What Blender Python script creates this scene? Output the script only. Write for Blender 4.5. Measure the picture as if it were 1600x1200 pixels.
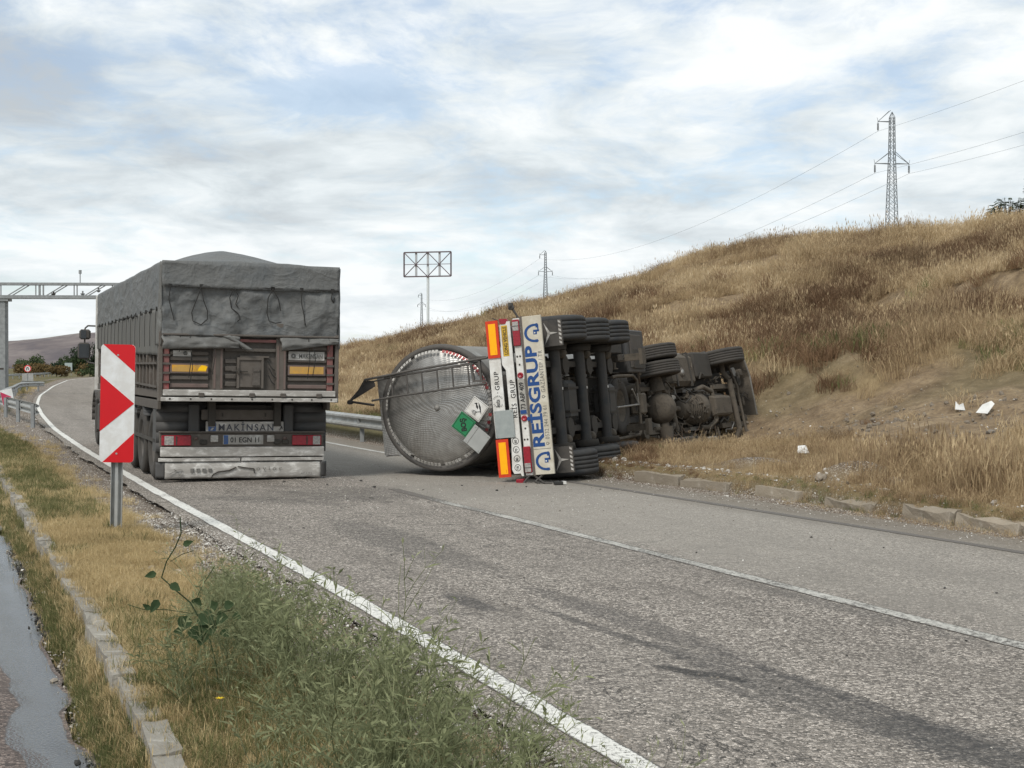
import bpy, bmesh, math, random
import numpy as np
from mathutils import Matrix, Vector, Euler, noise as mnoise
R = math.radians
for o in list(bpy.data.objects): bpy.data.objects.remove(o)
scene = bpy.context.scene
col = scene.collection
random.seed(7); rng = np.random.default_rng(7)

# ------------------------------------------------------------------ camera
cam_d = bpy.data.cameras.new('camera'); cam = bpy.data.objects.new('camera', cam_d); col.objects.link(cam)
cam.location = (0, 0, 1.65); cam.rotation_euler = (R(90 - 0.651), 0, 0)
cam_d.sensor_width = 36; cam_d.lens = 49.5; cam_d.clip_start = 0.05; cam_d.clip_end = 20000
scene.camera = cam
# ------------------------------------------------------------------ light
SUN_EL, SUN_AZ = 48, 205      # azimuth clockwise from +Y: behind and to the left
world = bpy.data.worlds.new('World'); scene.world = world; world.use_nodes = True
nt = world.node_tree; nt.nodes.clear()
def N(nt, t, **kw):
    n = nt.nodes.new(t)
    for k, v in kw.items(): setattr(n, k, v)
    return n
def L(nt, a, b): nt.links.new(a, b)
def math_n(nt, op, a, b=None, c=None, clamp=False):
    n = nt.nodes.new('ShaderNodeMath'); n.operation = op; n.use_clamp = clamp
    for i, v in enumerate((a, b, c)):
        if v is None: continue
        if hasattr(v, 'node'): nt.links.new(v, n.inputs[i])
        else: n.inputs[i].default_value = v
    return n.outputs[0]
def ramp(nt, fac, stops, interp='LINEAR'):
    n = nt.nodes.new('ShaderNodeValToRGB'); n.color_ramp.interpolation = interp
    e = n.color_ramp.elements
    while len(e) < len(stops): e.new(0.5)
    for i, (p, c) in enumerate(stops):
        e[i].position = p; e[i].color = (*c, 1) if len(c) == 3 else c
    nt.links.new(fac, n.inputs[0]); return n.outputs[0]
def noise_n(nt, vec, scale, detail=4, rough=.55, dist=0.0, dim='3D'):
    n = nt.nodes.new('ShaderNodeTexNoise'); n.noise_dimensions = dim
    n.inputs['Scale'].default_value = scale; n.inputs['Detail'].default_value = detail
    n.inputs['Roughness'].default_value = rough; n.inputs['Distortion'].default_value = dist
    if vec is not None: nt.links.new(vec, n.inputs['Vector'])
    return n.outputs['Fac']
def mix_c(nt, f, a, b, mode='MIX'):
    n = nt.nodes.new('ShaderNodeMix'); n.data_type = 'RGBA'; n.blend_type = mode; n.clamp_factor = True
    for v, s in ((f, n.inputs[0]), (a, n.inputs[6]), (b, n.inputs[7])):
        if hasattr(v, 'node'): nt.links.new(v, s)
        elif isinstance(v, (int, float)): s.default_value = v
        else: s.default_value = (*v, 1)
    return n.outputs[2]
def vmath(nt, op, a, b):
    n = nt.nodes.new('ShaderNodeVectorMath'); n.operation = op
    for i, v in enumerate((a, b)):
        if hasattr(v, 'node'): nt.links.new(v, n.inputs[i])
        else: n.inputs[i].default_value = v
    return n.outputs[0]

tc = N(nt, 'ShaderNodeTexCoord')
sky = N(nt, 'ShaderNodeTexSky', sky_type='NISHITA'); sky.sun_disc = False
sky.sun_elevation = R(SUN_EL); sky.sun_rotation = R(SUN_AZ); sky.altitude = 900; sky.dust_density = 2.0; sky.ozone_density = .35; sky.air_density = 1.0
bg_sky = N(nt, 'ShaderNodeBackground'); bg_sky.inputs['Strength'].default_value = 0.10
L(nt, sky.outputs[0], bg_sky.inputs[0])
sep = N(nt, 'ShaderNodeSeparateXYZ'); L(nt, tc.outputs['Generated'], sep.inputs[0])
zz = math_n(nt, 'MAXIMUM', sep.outputs[2], 0.0)
den = math_n(nt, 'ADD', zz, 0.17)
px_ = math_n(nt, 'DIVIDE', sep.outputs[0], den); py_ = math_n(nt, 'DIVIDE', sep.outputs[1], den)
cmb = N(nt, 'ShaderNodeCombineXYZ'); L(nt, px_, cmb.inputs[0]); L(nt, py_, cmb.inputs[1])
P = vmath(nt, 'MULTIPLY', cmb.outputs[0], (1.35, 1.15, 1.0))
P = vmath(nt, 'ADD', P, (11.3, 4.1, 0.0))
warp = nt.nodes.new('ShaderNodeTexNoise'); warp.inputs['Scale'].default_value = 1.3; warp.inputs['Detail'].default_value = 4; L(nt, P, warp.inputs['Vector'])
PW = vmath(nt, 'ADD', P, vmath(nt, 'MULTIPLY', vmath(nt, 'SUBTRACT', warp.outputs['Color'], (.5, .5, .5)), (.55, .35, 0)))
n_big = noise_n(nt, P, 0.55, 4, .5, .2)
n_mid = noise_n(nt, PW, 2.1, 10, .62, .1)
n_fine = noise_n(nt, vmath(nt, 'ADD', PW, (5.0, 9.0, 2.0)), 6.5, 9, .62, .1)
# one thin place in the deck ahead, a darker bank up to the left: directions in the sky
def dirblob(dx, dy, dz, wx, wz):
    """soft spot round a direction (flattened in height)"""
    d = Vector((dx, dy, dz)).normalized()
    v = vmath(nt, 'SUBTRACT', tc.outputs['Generated'], tuple(d)); v = vmath(nt, 'MULTIPLY', v, (1/wx, 1/wx, 1/wz))
    ln = nt.nodes.new('ShaderNodeVectorMath'); ln.operation = 'LENGTH'; L(nt, v, ln.inputs[0])
    return ramp(nt, ln.outputs['Value'], [(0, (1,)*3), (.45, (.6,)*3), (1, (0,)*3)])
cover = math_n(nt, 'ADD', math_n(nt, 'MULTIPLY', n_big, 0.40), math_n(nt, 'ADD', math_n(nt, 'MULTIPLY', n_mid, 0.50), math_n(nt, 'MULTIPLY', n_fine, .30)))
cover = math_n(nt, 'SUBTRACT', cover, math_n(nt, 'MULTIPLY', dirblob(-.105, 1, .195, .12, .042), .15))
cover = math_n(nt, 'SUBTRACT', cover, math_n(nt, 'MULTIPLY', dirblob(.17, 1, .14, .14, .04), .045))
cover = math_n(nt, 'SUBTRACT', cover, math_n(nt, 'MULTIPLY', dirblob(-.02, 1, .105, .16, .028), .06))
mask = ramp(nt, cover, [(0.0, (0.30,)*3), (0.48, (0.48,)*3), (0.555, (0.84,)*3), (0.61, (1,)*3), (1, (1,)*3)])
shade_n = noise_n(nt, vmath(nt, 'ADD', PW, (31.0, 17.0, 3.0)), 1.15, 7, .55, .1)
shade = math_n(nt, 'ADD', math_n(nt, 'MULTIPLY', shade_n, 0.62), math_n(nt, 'MULTIPLY', n_mid, 0.38))
shade = math_n(nt, 'SUBTRACT', shade, math_n(nt, 'MULTIPLY', dirblob(-.37, 1, .215, .16, .055), .10))
ccol = ramp(nt, shade, [(0.0, (.42, .435, .46)), (0.38, (.49, .53, .56)), (0.45, (.60, .655, .685)), (0.51, (.72, .775, .80)), (.59, (.88, .91, .915)), (1, (.93, .93, .93))])
hz = ramp(nt, sep.outputs[2], [(0.0, (1,)*3), (0.015, (.8,)*3), (0.12, (0,)*3), (1, (0,)*3)])
ccol = mix_c(nt, math_n(nt, 'MULTIPLY', hz, 0.45), ccol, (.80, .83, .85))
bg_cl = N(nt, 'ShaderNodeBackground'); bg_cl.inputs['Strength'].default_value = 0.72
L(nt, ccol, bg_cl.inputs[0])
mx = N(nt, 'ShaderNodeMixShader'); L(nt, mask, mx.inputs[0]); L(nt, bg_sky.outputs[0], mx.inputs[1]); L(nt, bg_cl.outputs[0], mx.inputs[2])
wo = N(nt, 'ShaderNodeOutputWorld'); L(nt, mx.outputs[0], wo.inputs[0])

sun_d = bpy.data.lights.new('sun', 'SUN'); sun = bpy.data.objects.new('sun', sun_d); col.objects.link(sun)
sun_d.energy = 1.5; sun_d.angle = R(14); sun_d.color = (1.0, .95, .87)
az = R(SUN_AZ); el = R(SUN_EL)
sdir = Vector((math.sin(az) * math.cos(el), math.cos(az) * math.cos(el), math.sin(el)))
sun.rotation_euler = sdir.to_track_quat('Z', 'Y').to_euler()
scene.view_settings.view_transform = 'Standard'; scene.view_settings.look = 'None'
scene.view_settings.exposure = 0.65; scene.view_settings.gamma = 1.0; scene.view_settings.use_curve_mapping = False
try:
    scene.cycles.volume_bounces = 0; scene.cycles.max_bounces = 8; scene.cycles.transparent_max_bounces = 16
except Exception: pass

# ------------------------------------------------------------------ helpers
def tag(o, label=None, cat=None, group=None, kind=None):
    if label: o['label'] = label
    if cat: o['category'] = cat
    if group: o['group'] = group
    if kind: o['kind'] = kind
    return o
def empty(name, mat=None, loc=None, rz=0):
    o = bpy.data.objects.new(name, None); col.objects.link(o); o.empty_display_size = .3
    if mat is not None: o.matrix_world = mat
    if loc is not None: o.location = loc; o.rotation_euler = (0, 0, rz)
    return o
def link_mesh(name, me, parent=None):
    o = bpy.data.objects.new(name, me); col.objects.link(o)
    if parent: o.parent = parent
    return o

class MB:
    """collects shapes; build() links them as one mesh object"""
    def __init__(s): s.v = []; s.f = []; s.m = []; s.sm = []
    def add(s, vs, fs, mi=0, smooth=False):
        b = len(s.v); s.v += [tuple(v) for v in vs]
        for f in fs: s.f.append(tuple(b + i for i in f)); s.m.append(mi); s.sm.append(smooth)
        return s
    def box(s, lo, hi, mi=0, M=None):
        x0, y0, z0 = lo; x1, y1, z1 = hi
        vs = [(x0,y0,z0),(x1,y0,z0),(x1,y1,z0),(x0,y1,z0),(x0,y0,z1),(x1,y0,z1),(x1,y1,z1),(x0,y1,z1)]
        if M is not None: vs = [M @ Vector(v) for v in vs]
        return s.add(vs, [(0,3,2,1),(4,5,6,7),(0,1,5,4),(1,2,6,5),(2,3,7,6),(3,0,4,7)], mi)
    def frame(s, p0, p1):
        a = Vector(p0); b = Vector(p1); d = (b - a).normalized()
        u = d.cross(Vector((0,0,1)) if abs(d.z) < .9 else Vector((1,0,0))).normalized(); w = d.cross(u)
        return a, b, u, w
    def cyl(s, p0, p1, r0, r1=None, n=12, mi=0, caps=True, smooth=True):
        if r1 is None: r1 = r0
        a, b, u, w = s.frame(p0, p1); vs = []
        for c, r in ((a, r0), (b, r1)):
            for i in range(n):
                t = 2*math.pi*i/n; vs.append(c + u*(r*math.cos(t)) + w*(r*math.sin(t)))
        s.add(vs, [(i, (i+1) % n, n+(i+1) % n, n+i) for i in range(n)], mi, smooth)
        if caps: s.add(vs, [tuple(reversed(range(n))), tuple(range(n, 2*n))], mi)
        return s
    def tube(s, pts, r, n=8, mi=0):
        for a, b in zip(pts[:-1], pts[1:]):
            if (Vector(a)-Vector(b)).length > 1e-5: s.cyl(a, b, r, r, n, mi)
        return s
    def bar(s, p0, p1, w, h=None, mi=0):
        """square section bar between two points"""
        h = h or w; a, b, u, v = s.frame(p0, p1); vs = []
        for c in (a, b):
            for i, j in ((-1,-1),(1,-1),(1,1),(-1,1)): vs.append(c + u*(w/2*i) + v*(h/2*j))
        return s.add(vs, [(3,2,1,0),(4,5,6,7),(0,1,5,4),(1,2,6,5),(2,3,7,6),(3,0,4,7)], mi)
    def lathe(s, prof, org, axis, n=32, mi=0, smooth=True, a0=0, a1=2*math.pi):
        """prof = [(along, radius)...] round axis from org"""
        o = Vector(org); d = Vector(axis).normalized()
        u = d.cross(Vector((0,0,1)) if abs(d.z) < .9 else Vector((1,0,0))).normalized(); w = d.cross(u)
        full = abs(a1-a0-2*math.pi) < 1e-6; m = n if full else n+1; vs = []
        for al, r in prof:
            for i in range(m):
                t = a0+(a1-a0)*i/n; vs.append(o + d*al + u*(r*math.cos(t)) + w*(r*math.sin(t)))
        fs = []
        for k in range(len(prof)-1):
            for i in range(n):
                j = (i+1) % m; fs.append((k*m+i, k*m+j, (k+1)*m+j, (k+1)*m+i))
        return s.add(vs, fs, mi, smooth)
    def prism(s, poly, y0, y1, plane='xz', mi=0):
        """extrude a 2d polygon; plane xz -> thickness along y, yz -> along x, xy -> along z"""
        def P(a, b, t): return {'xz': (a, t, b), 'yz': (t, a, b), 'xy': (a, b, t)}[plane]
        n = len(poly); vs = [P(a, b, y0) for a, b in poly] + [P(a, b, y1) for a, b in poly]
        fs = [tuple(reversed(range(n))), tuple(range(n, 2*n))] + [(i, (i+1) % n, n+(i+1) % n, n+i) for i in range(n)]
        return s.add(vs, fs, mi)
    def grid(s, fn, nu, nv, mi=0, smooth=True):
        vs = [fn(i/nu, j/nv) for j in range(nv+1) for i in range(nu+1)]
        return s.add(vs, [(j*(nu+1)+i, j*(nu+1)+i+1, (j+1)*(nu+1)+i+1, (j+1)*(nu+1)+i) for j in range(nv) for i in range(nu)], mi, smooth)
    def build(s, name, mats, parent=None, bevel=0, solid=0, fix=True):
        me = bpy.data.meshes.new(name); me.from_pydata(s.v, [], s.f)
        for m in (mats if isinstance(mats, (list, tuple)) else [mats]): me.materials.append(m)
        me.polygons.foreach_set('material_index', s.m); me.polygons.foreach_set('use_smooth', s.sm)
        me.update()
        if fix:
            bm = bmesh.new(); bm.from_mesh(me); bmesh.ops.recalc_face_normals(bm, faces=bm.faces); bm.to_mesh(me); bm.free()
        o = link_mesh(name, me, parent)
        if solid:
            md = o.modifiers.new('solid', 'SOLIDIFY'); md.thickness = solid
        if bevel:
            md = o.modifiers.new('bevel', 'BEVEL'); md.width = bevel; md.segments = 1; md.limit_method = 'ANGLE'; md.angle_limit = R(40)
        return o

def copy_tree(o, parent=None, name=None):
    c = o.copy(); col.objects.link(c); c.parent = parent
    for ch in [x for x in bpy.data.objects if x.parent == o]: copy_tree(ch, c)
    return c

def text(parent, body, size, M, mat, name='lettering', ext=.0015, sx=1.0, bold=0.0, align='LEFT', spacing=1.0):
    cu = bpy.data.curves.new('t', 'FONT'); cu.body = body; cu.size = size; cu.extrude = ext; cu.offset = bold
    cu.align_x = align; cu.space_character = spacing; cu.resolution_u = 3
    ob = bpy.data.objects.new('t', cu); col.objects.link(ob)
    bpy.context.view_layer.update()
    me = bpy.data.meshes.new_from_object(ob.evaluated_get(bpy.context.evaluated_depsgraph_get()))
    bpy.data.objects.remove(ob); bpy.data.curves.remove(cu)
    me.transform(Matrix.Diagonal((sx, 1, 1, 1))); me.transform(M)
    me.materials.clear(); me.materials.append(mat); me.name = name
    return link_mesh(name, me, parent)
def XZ(x, y, z):     # lettering frame on a rear face: text runs along +x, its top is +z, faces -y
    return Matrix.Translation((x, y, z)) @ Matrix.Rotation(R(90), 4, 'X')

# ------------------------------------------------------------------ materials
MATS = {}
def mat(name, c1, c2=None, rough=.6, metal=0.0, scale=6.0, bump=0.0, bscale=40.0, dirt=None, dirt_amt=0.0, dscale=2.5, detail=6, spec=.4, stretch=(1,1,1), rvar=0.1, objrand=0.0):
    """paint, metal, rubber: colour varied by noise, with a second layer of dirt in patches"""
    if name in MATS: return MATS[name]
    m = bpy.data.materials.new(name); m.use_nodes = True; nt = m.node_tree; b = nt.nodes['Principled BSDF']
    tc = nt.nodes.new('ShaderNodeTexCoord'); P = vmath(nt, 'MULTIPLY', tc.outputs['Object'], stretch)
    n1 = noise_n(nt, P, scale, detail, .6)
    c2 = c2 or tuple(x*.75 for x in c1)
    f = ramp(nt, n1, [(.35, (0,)*3), (.65, (1,)*3)])
    c = mix_c(nt, f, c1, c2)
    if dirt is not None:
        n2 = noise_n(nt, P, dscale, 8, .68, .3)
        w = .5 - dirt_amt*.35
        f2 = ramp(nt, n2, [(max(w-.1,0), (0,)*3), (w+.12, (1,)*3)])
        f2 = math_n(nt, 'MULTIPLY', f2, min(1, .4+dirt_amt*.6))
        c = mix_c(nt, f2, c, dirt)
        r = math_n(nt, 'ADD', math_n(nt, 'MULTIPLY', f2, .25), rough, clamp=True); L(nt, r, b.inputs['Roughness'])
        if metal: L(nt, math_n(nt, 'MULTIPLY', math_n(nt, 'SUBTRACT', 1.0, f2), metal), b.inputs['Metallic'])
    else:
        L(nt, math_n(nt, 'ADD', math_n(nt, 'MULTIPLY', n1, rvar), rough - rvar*.5, clamp=True), b.inputs['Roughness'])
        b.inputs['Metallic'].default_value = metal
    if objrand:
        oi = nt.nodes.new('ShaderNodeObjectInfo')
        hs = nt.nodes.new('ShaderNodeHueSaturation'); L(nt, c, hs.inputs['Color'])
        L(nt, math_n(nt, 'ADD', math_n(nt, 'MULTIPLY', oi.outputs['Random'], objrand), 1 - objrand*.5), hs.inputs['Value'])
        c = hs.outputs[0]
    L(nt, c, b.inputs['Base Color'])
    b.inputs['Specular IOR Level'].default_value = spec
    if bump:
        bp = nt.nodes.new('ShaderNodeBump'); bp.inputs['Strength'].default_value = min(1, bump); bp.inputs['Distance'].default_value = .01*max(1, bump)
        L(nt, noise_n(nt, P, bscale, 5, .6), bp.inputs['Height']); L(nt, bp.outputs[0], b.inputs['Normal'])
    MATS[name] = m; return m
DUST = (.155, .135, .112); GRIME = (.06, .055, .05)

# ------------------------------------------------------------------ plan of the place
def interp(tab):
    y, x = zip(*tab); return lambda Y: np.interp(Y, y, x)
_L = [(-30, 14.4), (0, 2.77), (5.9, .496), (8.85, -.66), (10.8, -1.43), (14.5, -2.97), (19.4, -5.0), (28.4, -8.62), (38, -12.35), (49.7, -16.6), (63.7, -21.5), (84.4, -28.3), (130, -42.3), (202, -63.5), (280, -80), (400, -98), (700, -125), (8000, -400)]
_Rr = [(-30, 22.0), (0, 9.75), (4, 8.17), (12.7, 4.52), (17.97, 2.03), (22, .05), (27.3, -2.45), (31.6, -4.25), (38, -6.8), (49.7, -11.0), (63.7, -15.7), (84.4, -22.2), (130, -35.9), (202, -56), (280, -71.5), (400, -88), (700, -114), (8000, -388)]
def smooth_tab(tab):
    f = interp(tab); ys = np.concatenate([np.arange(-30, 150, .5), np.arange(150, 8000, 20)])
    w = np.clip(ys*.06, 1.2, 30)
    xs = np.mean([f(ys + w*k) for k in np.linspace(-1, 1, 9)], axis=0)
    return lambda Y: np.interp(Y, ys, xs)
xL = smooth_tab(_L); xR = smooth_tab(_Rr)
kerbR_off = interp([(-30, 1.0), (12, .92), (16, 1.1), (18, 1.25), (20.2, 1.0), (30, .9)])   # kerb in front of the bank, metres right of the edge line
def xKR(Y): return xR(Y) + kerbR_off(Y)
def xKL(Y): return xL(Y) - 1.93

def vnoise(x, y, seed=0):
    """smooth value noise, vectorised"""
    xi = np.floor(x).astype(np.int64); yi = np.floor(y).astype(np.int64); xf = x-xi; yf = y-yi
    def h(a, b):
        n = (a*374761393 + b*668265263 + seed*982451653) & 0x7fffffff
        n = ((n ^ (n >> 13))*1274126177) & 0x7fffffff
        return ((n ^ (n >> 16)) & 0xffff)/65535.0
    u = xf*xf*(3-2*xf); v = yf*yf*(3-2*yf)
    return (h(xi, yi)*(1-u)+h(xi+1, yi)*u)*(1-v) + (h(xi, yi+1)*(1-u)+h(xi+1, yi+1)*u)*v
def fbm(x, y, oct=4, seed=0):
    s = 0; a = .5; t = 0
    for i in range(oct): s = s + a*vnoise(x*2**i, y*2**i, seed+i*7); t += a; a *= .5
    return s/t
def sstep(a, b, x):
    t = np.clip((x-a)/(b-a), 0, 1); return t*t*(3-2*t)

# height of the hill's brow where it stands, by distance along the road
CREST = interp([(-40, 7.4), (30, 7.4), (45, 7.2), (54, 7.35), (60, 7.55), (66, 7.6), (70, 7.75), (76, 8.25), (82, 7.9), (88, 7.45), (96, 6.95), (105, 6.75), (115, 6.35), (127, 5.75), (140, 5.1), (165, 4.2), (190, 2.8), (230, 1.2), (300, .6), (8000, 0)])
def bumps(X, Y):
    return fbm(X/9, Y/9, 3, 3) - .5, fbm(X/1.7, Y/1.7, 3, 11) - .5
DIRT = [   # bare earth patches on the bank: centre x, y, half width, half depth, rotation
    (7.9, 25.1, 8.2, 3.9, 115), (5.6, 30.5, 2.4, 1.5, 100), (11.6, 56, 5.2, 2.6, 18), (18.3, 57.5, 2.8, 1.3, 0), (6.6, 61, 3.4, 1.5, 25), (16.2, 50.0, 2.0, .8, 0)]
def patch(X, Y, c):
    x0, y0, a, b, r = c; r = R(r); dx = X-x0; dy = Y-y0
    u = (dx*math.cos(r)+dy*math.sin(r))/a; v = (-dx*math.sin(r)+dy*math.cos(r))/b
    return np.sqrt(u*u+v*v)
def dirt_mask(X, Y):
    n = fbm(X/1.1, Y/1.1, 5, 21); m = 0
    for c in DIRT: m = np.maximum(m, 1 - sstep(.7, 1.15, patch(X, Y, c) + (n-.5)*1.05))
    m = np.maximum(m, ledge_terms(X, Y, (X-xKR(Y))*.92)[1]*sstep(.3, .5, n+.05))
    return m
LEDGES = ((15.5, 41, 2.2, .85), (22.5, 43, 3.0, .75), (9.8, 47, 1.6, .45), (27.5, 49, 2.0, .5))      # cut steps along the bank: metres up the slope, seed, wander, drop
def ledge_terms(X, Y, u):
    dz = 0; face = 0
    for u0, sd, wob, hh in LEDGES:
        uk = u0 + (fbm(Y/13+sd, Y*0+sd, 3, sd)-.5)*2*wob*2 + (fbm(X/1.5, Y/1.5, 2, sd)-.5)*1.2
        gate = sstep(.44, .56, fbm(Y/9+sd*3, Y*0+5, 2, sd+1)); d = u-uk
        dz = dz + gate*hh*(sstep(-.55, .45, d) - sstep(-5, 6, d)); face = np.maximum(face, gate*np.exp(-((d+.05)/.75)**2)*min(1, hh*1.4))
    return dz, face
def height(X, Y, road_dip=True):
    X = np.asarray(X, float); Y = np.asarray(Y, float)
    u = (X - xKR(Y))*.92
    t = Y + np.clip(u, 0, 60)*.10
    tc_ = Y + (30-np.clip(u, 0, 30))*.39         # along-road place of the brow straight up the slope
    H = CREST(tc_)
    p = np.interp(u, [0, .2, 1.2, 4, 7, 10, 15, 20, 25, 30, 34, 42, 60], [0, .008, .014, .045, .10, .185, .36, .56, .79, .97, 1.0, .93, .97])
    hill = .17*sstep(-.02, .12, u) + p*H
    far = np.clip(np.hypot(X, Y)-130, 0, 900)*.016*sstep(10, 60, u)
    b1, b2 = bumps(X, Y); b3 = fbm(X/4.2, Y/4.2, 3, 87) - .5
    amp = sstep(1.5, 12, u)
    hill = hill + ledge_terms(X, Y, u)[0] + far + b3*(1.1*sstep(10, 24, u)) + b1*(1.2*amp) + b2*(.10*sstep(.3, 1.5, u) + .22*amp)
    # scooped out cut faces under the bare patches
    for c in DIRT[2:]:
        d = patch(X, Y, c); hill = hill - .8*np.exp(-(d*1.1)**2)
    hill = hill + .24*np.exp(-(((X-4.3)/.5)**2+((Y-17.6)/.45)**2)) * (u > 0)          # spoil heap by the kerb
    hill = hill + .12*np.exp(-(((X-3.4)/.5)**2+((Y-19.9)/.4)**2)) * (u > 0)
    # ditch where the tractor dug in
    dd = ((X-4.3)/2.6)**2+((Y-28.6)/3.2)**2
    hill = np.where(u > 0, hill*(1-.85*np.exp(-dd)) - .18*np.exp(-dd), hill)
    # left: verge, then lower road
    ul = (xL(Y) - X)*.92
    verge = .035*sstep(.5, 1.2, ul) + (fbm(X/.6, Y/.6, 3, 5)-.5)*.05*sstep(.4, 1.0, ul)
    low = (-.15*sstep(1.80, 1.95, ul) - .08*sstep(1.98, 2.06, ul))*(1-sstep(34, 40, Y))
    left = verge*(1-sstep(1.78, 1.84, ul)*(1-sstep(34, 40, Y))) + low
    left = left + (fbm(X/14, Y/14, 3, 9)-.35)*1.1*sstep(14, 45, ul)
    z = np.where(u > -.05, hill, 0.0)
    z = np.where(ul > .3, left, z)
    on_road = (ul < .3) & (u < -.05)
    if road_dip: z = np.where(on_road, -.06, z)
    return z
def ul_of(X, Y): return (xL(Y)-X)*.92
def ur_of(X, Y): return (X-xKR(Y))*.92
# ------------------------------------------------------------------ ground
def sheet(name, X, Y, Z, material, kind='structure', smooth=True, attrs=None, uv=None, parent=None):
    nr, nc = X.shape
    co = np.stack([X, Y, Z], -1).reshape(-1, 3)
    i = np.arange(nr*nc).reshape(nr, nc)
    q = np.stack([i[:-1, :-1], i[:-1, 1:], i[1:, 1:], i[1:, :-1]], -1).reshape(-1, 4)
    me = bpy.data.meshes.new(name)
    me.vertices.add(len(co)); me.vertices.foreach_set('co', co.ravel())
    me.loops.add(q.size); me.loops.foreach_set('vertex_index', q.ravel().astype(np.int32))
    me.polygons.add(len(q)); me.polygons.foreach_set('loop_start', np.arange(0, q.size, 4, dtype=np.int32))
    try: me.polygons.foreach_set('loop_total', np.full(len(q), 4, dtype=np.int32))
    except Exception: pass
    me.update(calc_edges=True); me.validate()
    me.polygons.foreach_set('use_smooth', np.full(len(me.polygons), smooth))
    for k, a in (attrs or {}).items():
        at = me.attributes.new(k, 'FLOAT', 'POINT'); at.data.foreach_set('value', np.ascontiguousarray(a, dtype=np.float32).ravel())
    if uv is not None:
        l = me.uv_layers.new(name='UVMap'); vi = np.empty(len(me.loops), np.int32); me.loops.foreach_get('vertex_index', vi)
        l.data.foreach_set('uv', uv.reshape(-1, 2)[vi].astype(np.float32).ravel())
    me.materials.append(material)
    o = link_mesh(name, me, parent)
    if kind: o['kind'] = kind
    return o
def steps(a, segs):
    out = [a]
    for end, st in segs:
        n = max(1, int(round((end-out[-1])/st))); out += list(np.linspace(out[-1], end, n+1)[1:])
    return np.array(out)
def geo(a, b, k):
    out = [a]; 
    while out[-1] < b: out.append(out[-1]*k)
    return out[1:]

def green_mask(X, Y):
    ul = ul_of(X, Y); ur = ur_of(X, Y)
    n = fbm(X/1.1, Y/1.1, 4, 31)
    g = (sstep(.9, 1.35, ul+n*.3)*(1-sstep(8, 12, Y+n*3)))*.45           # green mixed into the near verge
    g = np.maximum(g, sstep(1.78, 1.95, ul)*(ul < 3.4)*.85)              # strip behind the kerb
    g = np.maximum(g, sstep(.8, 1.4, ul)*sstep(15, 22, Y+n*8)*(.45+.4*(n > .5)))
    g = np.maximum(g, (ur > -.1)*(ur < 2.5)*sstep(24, 30, Y)*.7*(1-sstep(1.2, 2.6, ur)))
    g = np.maximum(g, (ur > -.1)*(1-sstep(.1, .5, ur+n*.3))*.45)
    g = np.maximum(g, (ur > 8)*sstep(.60, .72, fbm(X/7, Y/7, 3, 77))*.35)
    return np.clip(g, 0, 1)
def gravel_mask(X, Y):
    ul = ul_of(X, Y); ur = ur_of(X, Y); n = fbm(X/.5, Y/.5, 4, 41)
    w = np.interp(Y, [0, 12, 25, 40, 60, 90], [.98, .90, 1.0, 1.6, 3.2, 1.2])
    g = (ul > -1)*(1 - sstep(w*.8, w*1.25, ul+(n-.5)*.7))
    g = np.maximum(g, (ur < .02)*(ur > -1.6)*1.0)
    g = np.maximum(g, (ul > 1.98)*(ul < 3.0)*.9*sstep(.40, .55, n))
    g = np.maximum(g, np.exp(-(((X-4.3)/.5)**2+((Y-17.6)/.45)**2)*1.3)*1.3)
    g = np.maximum(g, np.exp(-(((X-3.4)/.5)**2+((Y-19.9)/.4)**2)*1.3)*1.2)
    return np.clip(g, 0, 1)

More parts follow.
